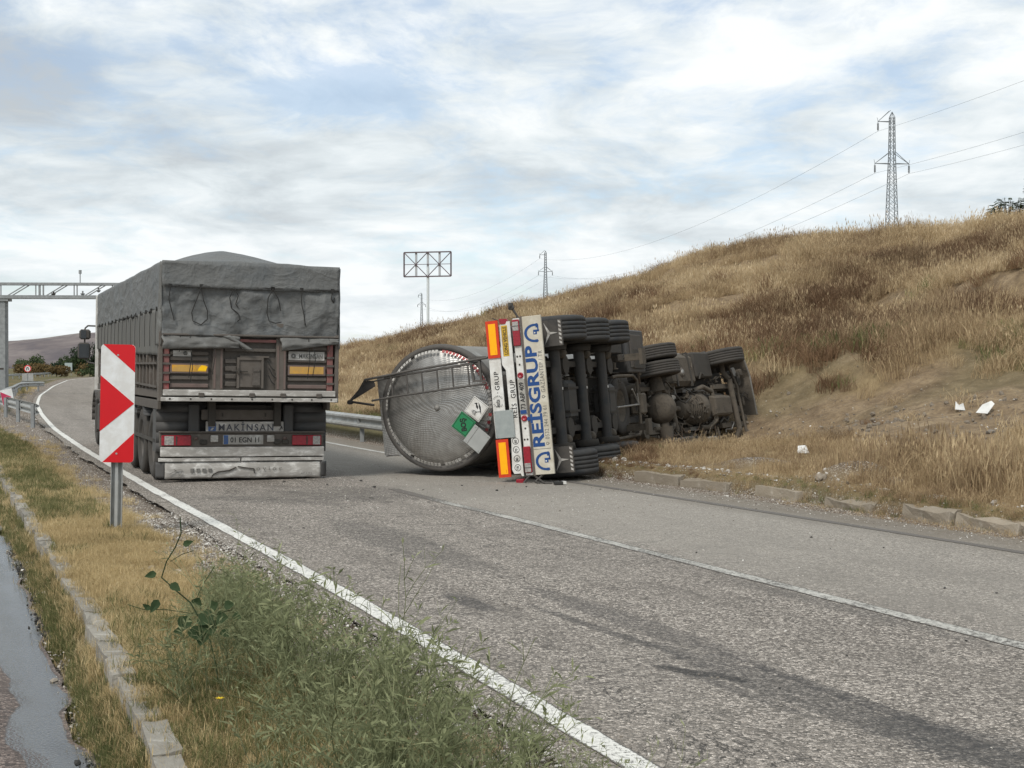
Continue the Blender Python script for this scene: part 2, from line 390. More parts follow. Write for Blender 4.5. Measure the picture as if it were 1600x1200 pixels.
def ground_material():
    m = bpy.data.materials.new('ground_soil'); m.use_nodes = True; nt = m.node_tree; b = nt.nodes['Principled BSDF']
    tc = nt.nodes.new('ShaderNodeTexCoord'); P = tc.outputs['Object']
    def attr(n):
        a = nt.nodes.new('ShaderNodeAttribute'); a.attribute_name = n; return a.outputs['Fac']
    n1 = noise_n(nt, P, .35, 5, .6); n2 = noise_n(nt, P, 2.2, 6, .65); n3 = noise_n(nt, P, 14, 5, .65); n4 = noise_n(nt, P, 60, 3, .6)
    straw = ramp(nt, n2, [(.3, (.17, .125, .07)), (.5, (.25, .185, .10)), (.7, (.31, .235, .13))])
    straw = mix_c(nt, ramp(nt, n1, [(.4, (0,)*3), (.65, (1,)*3)]), straw, mix_c(nt, n3, (.13, .09, .055), (.21, .145, .085)))
    dirt = ramp(nt, n2, [(.32, (.13, .092, .057)), (.5, (.25, .183, .112)), (.68, (.36, .275, .175))])
    dirt = mix_c(nt, ramp(nt, n3, [(.42, (0,)*3), (.7, (1,)*3)]), dirt, (.17, .125, .085))
    # scattered small clods in the soil
    v = nt.nodes.new('ShaderNodeTexVoronoi'); v.inputs['Scale'].default_value = 16; L(nt, P, v.inputs['Vector'])
    clod = ramp(nt, v.outputs['Distance'], [(.0, (1,)*3), (.18, (1,)*3), (.3, (0,)*3)])
    dirt = mix_c(nt, math_n(nt, 'MULTIPLY', clod, math_n(nt, 'GREATER_THAN', n3, .55)), dirt, (.34, .28, .20))
    v2 = nt.nodes.new('ShaderNodeTexVoronoi'); v2.inputs['Scale'].default_value = 42; L(nt, P, v2.inputs['Vector'])
    sp = nt.nodes.new('ShaderNodeSeparateColor'); L(nt, v2.outputs['Color'], sp.inputs[0])
    grav = ramp(nt, sp.outputs[0], [(0, (.16, .135, .11)), (.45, (.29, .25, .21)), (.8, (.46, .42, .37)), (1, (.68, .65, .61))])
    grav = mix_c(nt, ramp(nt, v2.outputs['Distance'], [(.35, (0,)*3), (.6, (1,)*3)]), grav, (.13, .10, .075))
    green = ramp(nt, n3, [(.3, (.045, .05, .02)), (.55, (.10, .10, .045)), (.75, (.17, .15, .075))])
    c = mix_c(nt, attr('dirt'), straw, dirt); c = mix_c(nt, attr('green'), c, green); c = mix_c(nt, attr('gravel'), c, grav)
    c = mix_c(nt, math_n(nt, 'MULTIPLY', attr('oil'), ramp(nt, n3, [(.3, (.3,)*3), (.6, (1,)*3)])), c, (.018, .016, .015))
    L(nt, c, b.inputs['Base Color']); b.inputs['Roughness'].default_value = .95; b.inputs['Specular IOR Level'].default_value = .15
    bp = nt.nodes.new('ShaderNodeBump'); bp.inputs['Distance'].default_value = .06; bp.inputs['Strength'].default_value = .9
    hgt = math_n(nt, 'ADD', math_n(nt, 'MULTIPLY', n3, .7), math_n(nt, 'ADD', math_n(nt, 'MULTIPLY', n4, .25), math_n(nt, 'MULTIPLY', n2, 1.6)))
    L(nt, hgt, bp.inputs['Height']); L(nt, bp.outputs[0], b.inputs['Normal'])
    return m
M_GROUND = ground_material()
ys = np.array(list(steps(-10, [(4, .5), (34, .16), (60, .4), (140, .8)])) + geo(140, 7500, 1.045))
dl = np.array(list(steps(0, [(3.2, .1), (8, .3), (30, 1)])) + geo(30, 5500, 1.16))       # left of the left line
dr = np.array(list(steps(0, [(2, .1), (16, .28), (46, .6)])) + geo(46, 5500, 1.16))      # right of the kerb line
Yg = ys[:, None]
fr = np.linspace(0, 1, 7)[1:-1][None, :]
left = xL(Yg) - dl[::-1][None, :]; right = xKR(Yg) + dr[None, :]
mid = xL(Yg)*(1-fr) + xKR(Yg)*fr
Xg = np.concatenate([left, mid, right], 1); Yg = np.broadcast_to(Yg, Xg.shape)
Zg = height(Xg, Yg)
fine = (Yg < 60)
Zg = Zg + np.where(fine, (fbm(Xg/.45, Yg/.45, 4, 51)-.5)*.24*(dirt_mask(Xg, Yg)*.8+.2)*(ur_of(Xg, Yg) > .3), 0)
oil = ((ul_of(Xg, Yg) > 1.93) & (ul_of(Xg, Yg) < 2.2)).astype(float)*sstep(.38, .6, fbm(Xg/.4, Yg/.4, 3, 61))
ground = sheet('ground', Xg, Yg, Zg, M_GROUND, attrs={'dirt': dirt_mask(Xg, Yg), 'green': green_mask(Xg, Yg), 'gravel': gravel_mask(Xg, Yg), 'oil': oil})

# ------------------------------------------------------------------ roads
def asphalt_material(name, base, dark, speck, red=0.0, wet=False):
    m = bpy.data.materials.new(name); m.use_nodes = True; nt = m.node_tree; b = nt.nodes['Principled BSDF']
    tc = nt.nodes.new('ShaderNodeTexCoord'); P = tc.outputs['Object']
    uvn = nt.nodes.new('ShaderNodeUVMap'); uvn.uv_map = 'UVMap'; U = uvn.outputs[0]
    v = nt.nodes.new('ShaderNodeTexVoronoi'); v.inputs['Scale'].default_value = 64; L(nt, P, v.inputs['Vector'])
    sp = nt.nodes.new('ShaderNodeSeparateColor'); L(nt, v.outputs['Color'], sp.inputs[0])
    nmix = noise_n(nt, P, 130, 3, .7)
    n0 = noise_n(nt, P, .22, 5, .6, .3); n1 = noise_n(nt, P, 1.1, 6, .65, .5); n2 = noise_n(nt, P, 7, 6, .7); nf = noise_n(nt, P, 30, 4, .7)
    stone = ramp(nt, sp.outputs[0], [(0, dark), (.22, tuple(x*.62 for x in base)), (.42, base), (.66, tuple(x*1.12 for x in base)), (.86, speck), (1, tuple(min(1, x*1.35) for x in speck))])
    c = mix_c(nt, ramp(nt, nmix, [(.40, (1,)*3), (.52, (0,)*3)]), stone, dark)
    # wear along the lanes, from the UV (u metres across, v metres along)
    Us = vmath(nt, 'MULTIPLY', U, (1.0, .045, 1.0)); lane = noise_n(nt, Us, 1.4, 4, .55)
    Us2 = vmath(nt, 'MULTIPLY', U, (1.0, .12, 1.0)); lane2 = noise_n(nt, Us2, 5, 5, .6)
    dk = math_n(nt, 'MULTIPLY', ramp(nt, lane, [(.46, (0,)*3), (.62, (1,)*3)]), ramp(nt, n1, [(.33, (.15,)*3), (.6, (1,)*3)]))
    c = mix_c(nt, math_n(nt, 'MULTIPLY', dk, .55), c, tuple(x*.42 for x in base))
    lt = math_n(nt, 'MULTIPLY', ramp(nt, n0, [(.42, (0,)*3), (.62, (1,)*3)]), ramp(nt, n2, [(.3, (.4,)*3), (.65, (1,)*3)]))
    c = mix_c(nt, math_n(nt, 'MULTIPLY', lt, .35), c, (.38, .345, .305))
    c = mix_c(nt, ramp(nt, lane2, [(.58, (0,)*3), (.72, (.4,)*3)]), c, tuple(x*.5 for x in base))
    # dark scuffs and spilt soil
    sc = math_n(nt, 'MULTIPLY', ramp(nt, n2, [(.56, (0,)*3), (.62, (1,)*3)]), ramp(nt, n1, [(.46, (0,)*3), (.56, (1,)*3)]))
    wv = noise_n(nt, P, .8, 7, .7, 1.2); crk = ramp(nt, math_n(nt, 'ABSOLUTE', math_n(nt, 'SUBTRACT', wv, .5)), [(0, (1,)*3), (.0035, (1,)*3), (.009, (0,)*3)])
    crk = math_n(nt, 'MULTIPLY', crk, ramp(nt, n0, [(.45, (0,)*3), (.55, (1,)*3)]))
    c = mix_c(nt, math_n(nt, 'MULTIPLY', crk, .8), c, (.03, .028, .026))
    c = mix_c(nt, math_n(nt, 'MULTIPLY', sc, .75), c, tuple(x*.35 for x in base))
    def blob(cx, cy, a, bb, ang):
        mp = nt.nodes.new('ShaderNodeMapping'); mp.vector_type = 'TEXTURE'; mp.inputs['Location'].default_value = (cx, cy, 0); mp.inputs['Rotation'].default_value = (0, 0, R(ang)); mp.inputs['Scale'].default_value = (a, bb, 1)
        L(nt, P, mp.inputs[0]); ln = nt.nodes.new('ShaderNodeVectorMath'); ln.operation = 'LENGTH'
        L(nt, vmath(nt, 'MULTIPLY', mp.outputs[0], (1, 1, 0)), ln.inputs[0])
        return ramp(nt, math_n(nt, 'ADD', ln.outputs['Value'], math_n(nt, 'ADD', math_n(nt, 'MULTIPLY', math_n(nt, 'SUBTRACT', n2, .5), 1.6), math_n(nt, 'MULTIPLY', math_n(nt, 'SUBTRACT', nf, .5), 1.1))), [(.70, (1,)*3), (.95, (0,)*3)])
    if not wet:
        # scraped and fouled surface round the overturned tanker, old oily patches in the near lane, dust on the shoulder side
        for (cx, cy, a, bb, an, k, cc) in ((-.8, 18.9, 3.6, 1.3, 20, .45, (.06, .056, .052)), (3.3, 15.6, 2.6, .5, -60, .55, (.075, .068, .06)),
              (.75, 9.2, 1.9, .17, -66, .6, (.07, .065, .062)), (.55, 8.9, 1.2, .06, -64, .7, (.05, .048, .047)), (1.50, 7.0, 1.9, .20, -66, .66, (.055, .053, .052)), (1.75, 6.9, 1.4, .07, -67, .75, (.04, .039, .04)), (1.15, 7.2, .9, .06, -65, .6, (.05, .048, .047)), (2.3, 9.6, 1.8, .12, -66, .4, (.08, .075, .07)), (-.3, 9.9, .5, .12, -66, .8, (.05, .048, .048)), (1.0, 7.6, .35, .08, -40, .9, (.03, .03, .03)), (-1.1, 13.4, 2.6, .4, -66, .5, (.07, .066, .062)),
              (2.1, 6.0, .9, .3, -60, .6, (.05, .05, .05)), (3.3, 18.0, 2.0, .5, -60, .45, (.10, .085, .065)), (-3.0, 17.5, 1.4, .35, -30, .35, (.07, .066, .062))):
            c = mix_c(nt, math_n(nt, 'MULTIPLY', blob(cx, cy, a, bb, an), math_n(nt, 'MULTIPLY', ramp(nt, nf, [(.3, (.35,)*3), (.6, (1,)*3)]), k)), c, cc)
        mpx = nt.nodes.new('ShaderNodeSeparateXYZ'); L(nt, U, mpx.inputs[0])
        edge = math_n(nt, 'ADD', mpx.outputs[0], math_n(nt, 'MULTIPLY', n1, .5))
        # beyond the lane line the other lane is paler, smoother and dusty
        ea = nt.nodes.new('ShaderNodeAttribute'); ea.attribute_name = 'outer'
        c = mix_c(nt, math_n(nt, 'MULTIPLY', ea.outputs['Fac'], .62), c, mix_c(nt, n2, (.29, .268, .235), (.42, .39, .345)))
        ed = nt.nodes.new('ShaderNodeAttribute'); ed.attribute_name = 'dust'
        c = mix_c(nt, math_n(nt, 'MULTIPLY', ed.outputs['Fac'], ramp(nt, n2, [(.3, (.35,)*3), (.6, (.95,)*3)])), c, mix_c(nt, nf, (.10, .082, .062), (.26, .22, .17)))
    b.inputs['Roughness'].default_value = .85; b.inputs['Specular IOR Level'].default_value = .35
    if wet:
        wa = nt.nodes.new('ShaderNodeAttribute'); wa.attribute_name = 'wet'
        w = ramp(nt, math_n(nt, 'ADD', wa.outputs['Fac'], math_n(nt, 'MULTIPLY', math_n(nt, 'SUBTRACT', n2, .5), .5)), [(.42, (0,)*3), (.55, (1,)*3)])
        fl = ramp(nt, nmix, [(.55, (0,)*3), (.66, (1,)*3)])
        c = mix_c(nt, w, c, mix_c(nt, fl, (.030, .030, .031), (.075, .070, .066)))
        L(nt, math_n(nt, 'SUBTRACT', .9, math_n(nt, 'MULTIPLY', w, .76)), b.inputs['Roughness'])
        b.inputs['Specular IOR Level'].default_value = .6
    L(nt, c, b.inputs['Base Color'])
    bp = nt.nodes.new('ShaderNodeBump'); bp.inputs['Distance'].default_value = .014; bp.inputs['Strength'].default_value = 1.0 if not wet else .16
    L(nt, math_n(nt, 'ADD', math_n(nt, 'SUBTRACT', 1.0, v.outputs['Distance']), math_n(nt, 'MULTIPLY', n2, 1.2)), bp.inputs['Height']); L(nt, bp.outputs[0], b.inputs['Normal'])
    return m
M_ROAD = asphalt_material('asphalt_worn', (.300, .266, .232), (.072, .066, .058), (.64, .575, .51))
M_ROAD2 = asphalt_material('asphalt_wet', (.12, .088, .075), (.035, .03, .028), (.24, .19, .165), wet=True)
yr = np.array(list(steps(-8, [(30, .3), (140, 1.5)])) + geo(140, 700, 1.03)); Yr = yr[:, None]
jl = (fbm(Yr*1.3, Yr*0+3, 4, 5)-.5)*.22; jr = (fbm(Yr*1.1, Yr*0+8, 4, 6)-.5)*.3
a = xL(Yr)-.26-jl; bnd = xR(Yr)+.72+jr
fr = np.linspace(0, 1, 25)[None, :]
Xr = a*(1-fr)+bnd*fr; Yrr = np.broadcast_to(Yr, Xr.shape)
cross = 0*Xr
cl_x = interp([(-30, 19.6), (0, 6.63), (8.34, 3.03), (11, 1.9), (13.2, .96), (15.45, 0), (17.1, -.76), (19.0, -1.55), (22, -2.75), (30, -6.0), (49.7, -13.7), (84.4, -25.2), (130, -39), (700, -119)])
outer = sstep(-.02, .25, (Xr-cl_x(Yrr)) + (fbm(Xr/.7, Yrr/.7, 2, 4)-.5)*.3)*(.55+.45*sstep(8, 18, Yrr))
dust = np.clip(sstep(-.45, .5, (Xr-xR(Yrr))+(fbm(Xr/.6, Yrr/.6, 3, 14)-.5)*.6), 0, 1)*.9 + .25*(1-sstep(.0, .35, Xr-xL(Yrr)+.1))
dust = np.maximum(dust, sstep(45, 75, Yrr)*.35)
UV = np.stack([(Xr-xL(Yrr))*.92, Yrr*1.08], -1)
road = sheet('road', Xr, Yrr, cross+.0, M_ROAD, attrs={'outer': outer, 'dust': np.clip(dust, 0, 1)}, uv=UV)

# painted lines
def paint_material(name, wear, tone=(.82, .81, .76)):
    m = bpy.data.materials.new(name); m.use_nodes = True; nt = m.node_tree; b = nt.nodes['Principled BSDF']
    tc = nt.nodes.new('ShaderNodeTexCoord'); P = tc.outputs['Object']
    n1 = noise_n(nt, P, 1.2, 4, .6); n2 = noise_n(nt, P, 26, 5, .75); n3 = noise_n(nt, P, 95, 3, .7)
    ea = nt.nodes.new('ShaderNodeAttribute'); ea.attribute_name = 'edge'
    s = math_n(nt, 'ADD', math_n(nt, 'ADD', math_n(nt, 'MULTIPLY', n2, .5), math_n(nt, 'MULTIPLY', n3, .35)), math_n(nt, 'MULTIPLY', n1, .25))
    s = math_n(nt, 'SUBTRACT', s, math_n(nt, 'MULTIPLY', ea.outputs['Fac'], .22))
    f = ramp(nt, s, [(wear-.03, (0,)*3), (wear+.05, (1,)*3)])
    pc = mix_c(nt, ramp(nt, n2, [(.35, (0,)*3), (.7, (1,)*3)]), tuple(x*.72 for x in tone), tone)
    c = mix_c(nt, f, mix_c(nt, n3, (.075, .068, .062), (.19, .17, .15)), pc)
    L(nt, c, b.inputs['Base Color']); b.inputs['Roughness'].default_value = .8
    bp = nt.nodes.new('ShaderNodeBump'); bp.inputs['Distance'].default_value = .006; L(nt, math_n(nt, 'ADD', f, n3), bp.inputs['Height']); L(nt, bp.outputs[0], b.inputs['Normal'])
    return m
def line(name, fx, width, y0, y1, m, seed=1, fade=0.0):
    y = steps(y0, [(min(y1, 40), .08)] + ([(y1, .6)] if y1 > 40 else [])); Y = y[:, None]
    c = fx(Y); q = np.array([-1, -.8, -.3, .3, .8, 1])[None, :]
    w = width/2/.92*(1+(fbm(Y*2.7, Y*0+seed, 3, seed)-.5)*.22)
    X = c + q*w + (fbm(Y*5+q*3, Y*0+q*9, 2, seed+3)-.5)*.02
    e = np.broadcast_to((np.abs(q) > .9)*1.0, X.shape) + (fade*sstep(y1-2.5, y1, Y) if fade else 0)
    return sheet(name, X, np.broadcast_to(Y, X.shape), np.full(X.shape, .004), m, attrs={'edge': e})
line('edge_line', lambda Y: xL(Y), .16, -6, 260, paint_material('paint_white', .465))
line('lane_line', cl_x, .15, -6, 19.2, paint_material('paint_lane', .50, (.56, .545, .50)), 3, fade=1.0)
line('edge_line', lambda Y: xR(Y), .13, -6, 25, paint_material('paint_faint', .62, (.40, .38, .34)), 5)
line('edge_line', lambda Y: xR(Y)-.02, .14, 25.2, 200, paint_material('paint_mid', .47, (.62, .61, .57)), 6)

# lower road on the left
Y2 = steps(-8, [(34, .2)])[:, None]
q = np.concatenate([steps(0, [(1.4, .05)]), steps(1.6, [(9, .5)])])[None, :]
edge0 = xL(Y2)-2.23-(fbm(Y2*1.7, Y2*0, 4, 8)-.5)*.25
X2 = edge0 - q; Y2b = np.broadcast_to(Y2, X2.shape)
wetv = (1-sstep(.26, .42, q+(fbm(Y2*1.2, Y2*0+2, 3, 18)-.5)*.25))*np.ones_like(X2)
wetv = wetv*sstep(-.02, .07, q)
sheet('lower_road', X2, Y2b, np.full(X2.shape, -.155)-.03*np.exp(-((q-.2)/.15)**2), M_ROAD2, attrs={'wet': wetv}, uv=np.stack([q*np.ones_like(X2), Y2b], -1))

# ------------------------------------------------------------------ kerbs: stones one by one
M_KERB = mat('kerb_concrete', (.60, .575, .52), (.45, .43, .39), .9, scale=9, bump=1.0, bscale=55, dirt=(.13, .115, .09), dirt_amt=.45, dscale=5, objrand=.3)
M_KERB2 = mat('kerb_concrete_dirty', (.46, .42, .36), (.34, .30, .25), .95, scale=7, bump=1.2, bscale=40, dirt=(.22, .18, .13), dirt_amt=.5, dscale=4, objrand=.3)
def stone_mesh(length, w, h, seed, rough):
    bm = bmesh.new(); bmesh.ops.create_cube(bm, size=1)
    bmesh.ops.subdivide_edges(bm, edges=bm.edges[:], cuts=3, use_grid_fill=True)
    r = random.Random(seed)
    for v in bm.verts:
        top = v.co.z > .1
        v.co.x *= w; v.co.y *= length; v.co.z *= h
        d = mnoise.noise_vector(Vector((v.co.x*6+seed, v.co.y*4, v.co.z*6)))*rough + mnoise.noise_vector(Vector((v.co.x*19+seed, v.co.y*15, v.co.z*19)))*rough*.5
        v.co += d
        if top and r.random() < .12: v.co.z -= rough*1.2
    for f in bm.faces: f.smooth = False
    me = bpy.data.meshes.new('kerb_stone'); bm.to_mesh(me); bm.free(); return me
def kerb(name, fx, y0, y1, w, h, ztop, m, L0, rough, seed, skip=0.0, zj=.012):
    root = empty(name, loc=(0, 0, 0)); root['kind'] = 'structure'
    meshes = [stone_mesh(L0*.97, w, h, seed+i, rough) for i in range(7)]
    for me in meshes: me.materials.append(m)
    rr = random.Random(seed); y = y0
    while y < y1:
        x = float(fx(y)); x2 = float(fx(y+.5)); ang = math.atan2(.5, x2-x) - math.pi/2
        l = rr.uniform(.75, 1.1)
        if rr.random() < skip: y += L0*l*.55; continue
        ym = y + .46*L0*l; o = link_mesh('kerb_stone', meshes[rr.randrange(7)], root)
        o.scale = (1, l, 1); o.location = (float(fx(ym))+rr.uniform(-.015, .015), ym, ztop(ym)-h/2+rr.uniform(-zj*1.5, zj))
        o.rotation_euler = (rr.uniform(-.02, .02), rr.uniform(-.05, .05), ang+rr.uniform(-.03, .03))
        y += L0*l*math.cos(ang)+.012
    return root
kerb('left_kerb', lambda y: xKL(y)-.03, -1, 36, .12, .34, lambda y: .066, M_KERB, .58, .016, 10)
kerb('right_kerb', lambda y: xKR(y)+.05, 3, 20.9, .20, .42, lambda y: .135, M_KERB2, .95, .026, 40, .16, .03)

# ------------------------------------------------------------------ scattering
def src_collection(name, meshes):
    c = bpy.data.collections.new(name)
    for i, me in enumerate(meshes):
        o = bpy.data.objects.new('%s_%02d' % (name, i), me); c.objects.link(o)
    return c
def scatter(name, P, rot, scl, idx, coll, label=None, cat=None):
    me = bpy.data.meshes.new(name); me.vertices.add(len(P)); me.vertices.foreach_set('co', np.asarray(P, np.float32).ravel())
    a = me.attributes.new('rot', 'FLOAT_VECTOR', 'POINT'); a.data.foreach_set('vector', np.asarray(rot, np.float32).ravel())
    a = me.attributes.new('scl', 'FLOAT_VECTOR', 'POINT'); a.data.foreach_set('vector', np.asarray(scl, np.float32).ravel())
    a = me.attributes.new('idx', 'INT', 'POINT'); a.data.foreach_set('value', np.asarray(idx, np.int32).ravel())
    me.update()
    o = link_mesh(name, me)
    g = bpy.data.node_groups.new('scatter_'+name, 'GeometryNodeTree')
    g.interface.new_socket('Geometry', in_out='INPUT', socket_type='NodeSocketGeometry'); g.interface.new_socket('Geometry', in_out='OUTPUT', socket_type='NodeSocketGeometry')
    gi = g.nodes.new('NodeGroupInput'); go = g.nodes.new('NodeGroupOutput')
    ip = g.nodes.new('GeometryNodeInstanceOnPoints'); ci = g.nodes.new('GeometryNodeCollectionInfo')
    ci.inputs['Collection'].default_value = coll; ci.inputs['Separate Children'].default_value = True; ci.inputs['Reset Children'].default_value = True
    mp = g.nodes.new('GeometryNodeMeshToPoints')
    def na(n, t):
        x = g.nodes.new('GeometryNodeInputNamedAttribute'); x.data_type = t; x.inputs['Name'].default_value = n; return [s for s in x.outputs if s.enabled][0]
    g.links.new(gi.outputs[0], mp.inputs['Mesh']); g.links.new(mp.outputs[0], ip.inputs['Points']); g.links.new(ci.outputs[0], ip.inputs['Instance'])
    ip.inputs['Pick Instance'].default_value = True
    g.links.new(na('idx', 'INT'), ip.inputs['Instance Index'])
    er = g.nodes.new('FunctionNodeEulerToRotation'); g.links.new(na('rot', 'FLOAT_VECTOR'), er.inputs[0]); g.links.new(er.outputs[0], ip.inputs['Rotation'])
    g.links.new(na('scl', 'FLOAT_VECTOR'), ip.inputs['Scale']); g.links.new(ip.outputs[0], go.inputs[0])
    md = o.modifiers.new('scatter', 'NODES'); md.node_group = g
    o['kind'] = 'stuff'
    if label: o['label'] = label; o['category'] = cat
    return o
def blade_material(name, stops, dark=.6, trans=.25):
    m = bpy.data.materials.new(name); m.use_nodes = True; nt = m.node_tree; b = nt.nodes['Principled BSDF']
    oi = nt.nodes.new('ShaderNodeObjectInfo'); ge = nt.nodes.new('ShaderNodeNewGeometry')
    tc = nt.nodes.new('ShaderNodeTexCoord')
    big = noise_n(nt, oi.outputs['Location'], .16, 5, .65)
    r = math_n(nt, 'ADD', math_n(nt, 'MULTIPLY', ge.outputs['Random Per Island'], .45), math_n(nt, 'ADD', math_n(nt, 'MULTIPLY', oi.outputs['Random'], .22), math_n(nt, 'MULTIPLY', math_n(nt, 'SUBTRACT', big, .37), 1.7)), clamp=True)
    c = ramp(nt, r, stops)
    L(nt, c, b.inputs['Base Color']); b.inputs['Roughness'].default_value = .75; b.inputs['Specular IOR Level'].default_value = .2
    t = nt.nodes.new('ShaderNodeBsdfTranslucent'); L(nt, c, t.inputs[0])
    ms = nt.nodes.new('ShaderNodeMixShader'); ms.inputs[0].default_value = trans
    out = nt.nodes['Material Output']; L(nt, b.outputs[0], ms.inputs[1]); L(nt, t.outputs[0], ms.inputs[2]); L(nt, ms.outputs[0], out.inputs[0])
    return m
M_STRAW = blade_material('straw_blades', [(0, (.13, .085, .05)), (.25, (.25, .175, .105)), (.5, (.40, .295, .175)), (.75, (.56, .44, .27)), (1, (.70, .58, .40))])
M_VERGE = blade_material('verge_blades', [(0, (.14, .11, .045)), (.3, (.38, .29, .145)), (.6, (.60, .47, .26)), (1, (.78, .66, .42))])
M_GREENB = blade_material('green_blades', [(0, (.05, .06, .022)), (.4, (.115, .13, .05)), (.7, (.21, .205, .09)), (1, (.42, .36, .18))])
M_BRUSH = blade_material('brush_twigs', [(0, (.09, .055, .035)), (.5, (.18, .11, .065)), (1, (.32, .21, .12))])
def tuft(n, rad, h, w, seed, m, lean=.35, seeds=.0, droop=.25):
    r = random.Random(seed); v = []; f = []
    for i in range(n):
        a = r.uniform(0, 6.283); d = rad*math.sqrt(r.random()); x = d*math.cos(a); y = d*math.sin(a)
        hh = h*r.uniform(.45, 1.1); la = r.uniform(0, 6.283); le = hh*lean*r.uniform(.2, 1.3); ww = w*r.uniform(.6, 1.3)
        fa = r.uniform(0, 3.14); fx = math.cos(fa)*ww/2; fy = math.sin(fa)*ww/2; lx = math.cos(la)*le; ly = math.sin(la)*le
        b = len(v); dz = droop*hh*r.random()
        v += [(x-fx, y-fy, -.03), (x+fx, y+fy, -.03), (x-fx*.8+lx*.3, y-fy*.8+ly*.3, hh*.5), (x+fx*.8+lx*.3, y+fy*.8+ly*.3, hh*.5), (x+lx, y+ly, hh-dz)]
        f += [(b, b+1, b+3, b+2), (b+2, b+3, b+4)]
        if r.random() < seeds:
            b = len(v); cx, cy, cz = x+lx, y+ly, hh-dz; s = ww*.95
            v += [(cx-s, cy, cz-.05), (cx+s, cy, cz-.05), (cx, cy+s, cz+.015), (cx, cy-s*.5, cz-.09)]; f += [(b, b+1, b+2), (b, b+3, b+1)]
    me = bpy.data.meshes.new('tuft'); me.from_pydata(v, [], f); me.materials.append(m); return me
T_HILL = src_collection('hill_tuft', [tuft(80, .34, .34+.04*i, .009, 100+i, M_STRAW, .5+.12*i, .25) for i in range(5)] + [tuft(55, .22, .6, .010, 150+i, M_STRAW, .32, .6) for i in range(3)] + [tuft(90, .34, .50, .012, 170+i, M_BRUSH, .9, .0) for i in range(3)] + [tuft(60, .3, .34, .012, 190+i, M_GREENB, .5, .1) for i in range(2)])
T_VERGE = src_collection('verge_tuft', [tuft(46, .12, .14, .0038, 200+i, M_VERGE, 1.3, .15, .6) for i in range(6)] + [tuft(40, .09, .17, .006, 230+i, M_GREENB, .6, .05, .3) for i in range(4)])
def frustum(X, Y, pad=.06, near=0):
    return (np.abs(X) < (.364+pad)*Y+1.6) & (Y > near)
# hillside
def hill_points(n, y0, y1, u0, u1, seed):
    g = np.random.default_rng(seed); Y = np.sqrt(g.uniform(y0**2, y1**2, n)) if False else g.uniform(y0, y1, n)
    u = g.uniform(u0, u1, n); X = xKR(Y)+u/.92
    return X, Y
def place_hill():
    PX = []; 
    for (n, y0, y1, u0, u1, s) in ((11000, 9, 30, .18, 9, 1), (26000, 14, 60, 5, 36, 2), (2600, 11, 22, -.28, .22, 6), (30000, 45, 100, .3, 40, 3), (15000, 90, 200, .3, 42, 4), (3000, 22, 50, .35, 6, 5)):
        X, Y = hill_points(n, y0, y1, u0, u1, s); k = frustum(X, Y) & (X > -.2*Y-2); X, Y = X[k], Y[k]
        d = dirt_mask(X, Y); g = np.random.default_rng(s+50)
        gm = gravel_mask(X, Y); ur = ur_of(X, Y)
        keep = (g.random(len(X)) > d*.994) & (g.random(len(X)) > gm*.85*(s != 6))
        # keep the ditch under the wreck fairly clear
        wreck = ((X-3.6)/3.0)**2 + ((Y-27.5)/4.6)**2 < 1
        keep &= ~(wreck & (g.random(len(X)) > .12))
        pat = fbm(X/3.5, Y/3.5, 3, 5)
        keep &= g.random(len(X)) < (.45+1.2*sstep(.3, .6, pat))
        PX.append(np.stack([X[keep], Y[keep]], -1))
    P = np.concatenate(PX); X, Y = P[:, 0], P[:, 1]
    g = np.random.default_rng(99); n = len(X)
    kind = fbm(X/6, Y/6, 3, 71); r = g.random(n); idx = g.integers(0, 5, n)
    idx = np.where(r > .84, 5+g.integers(0, 3, n), idx)
    idx = np.where((kind > .53) & (r < .62), 8+g.integers(0, 3, n), idx)
    idx = np.where((fbm(X/7, Y/7, 3, 77) > .64) & (r > .8), 11+g.integers(0, 2, n), idx)
    gm = green_mask(X, Y); ur = ur_of(X, Y); idx = np.where((ur < 2.5) & (g.random(n) < gm), 11+g.integers(0, 2, n), idx)
    s = (.45+.85*g.random(n))*(.65+.8*fbm(X/2.2, Y/2.2, 3, 55))*np.interp(Y, [10, 30, 60, 150], [.85, 1.0, 1.15, 1.5])
    s = s*np.where(ur < .22, .36, np.where(ur < .5, .6, 1))*np.interp(ur, [0, 1.5, 3.5, 6], [.62, .66, .62, 1])
    s = np.where((X > 0) & (X < 7) & (Y > 19) & (Y < 31), s*.62, s)
    tall = (ur > .6) & (ur < 2.6) & (Y < 19) & (X > 4.6); s = np.where(tall, s*np.where((g.random(n) < .5) & (X > 4.9), 1.5, .95), s); idx = np.where(tall & (g.random(n) < .6), 5+g.integers(0, 3, n), idx)
    tip = ((X-3.6)/3.2)**2 + ((Y-26.5)/3.5)**2 < 1; s = np.where(tip, s*.7, s)
    Z = height(X, Y)-.02
    rot = np.stack([g.normal(0, .12, n), g.normal(0, .12, n), g.uniform(0, 6.28, n)], -1)
    sc = np.stack([s, s, s*g.uniform(.8, 1.2, n)], -1)
    return scatter('dry_grass', np.stack([X, Y, Z], -1), rot, sc, idx, T_HILL, 'tall dry straw-coloured grass covering the hillside right of the road', 'grass')
place_hill()
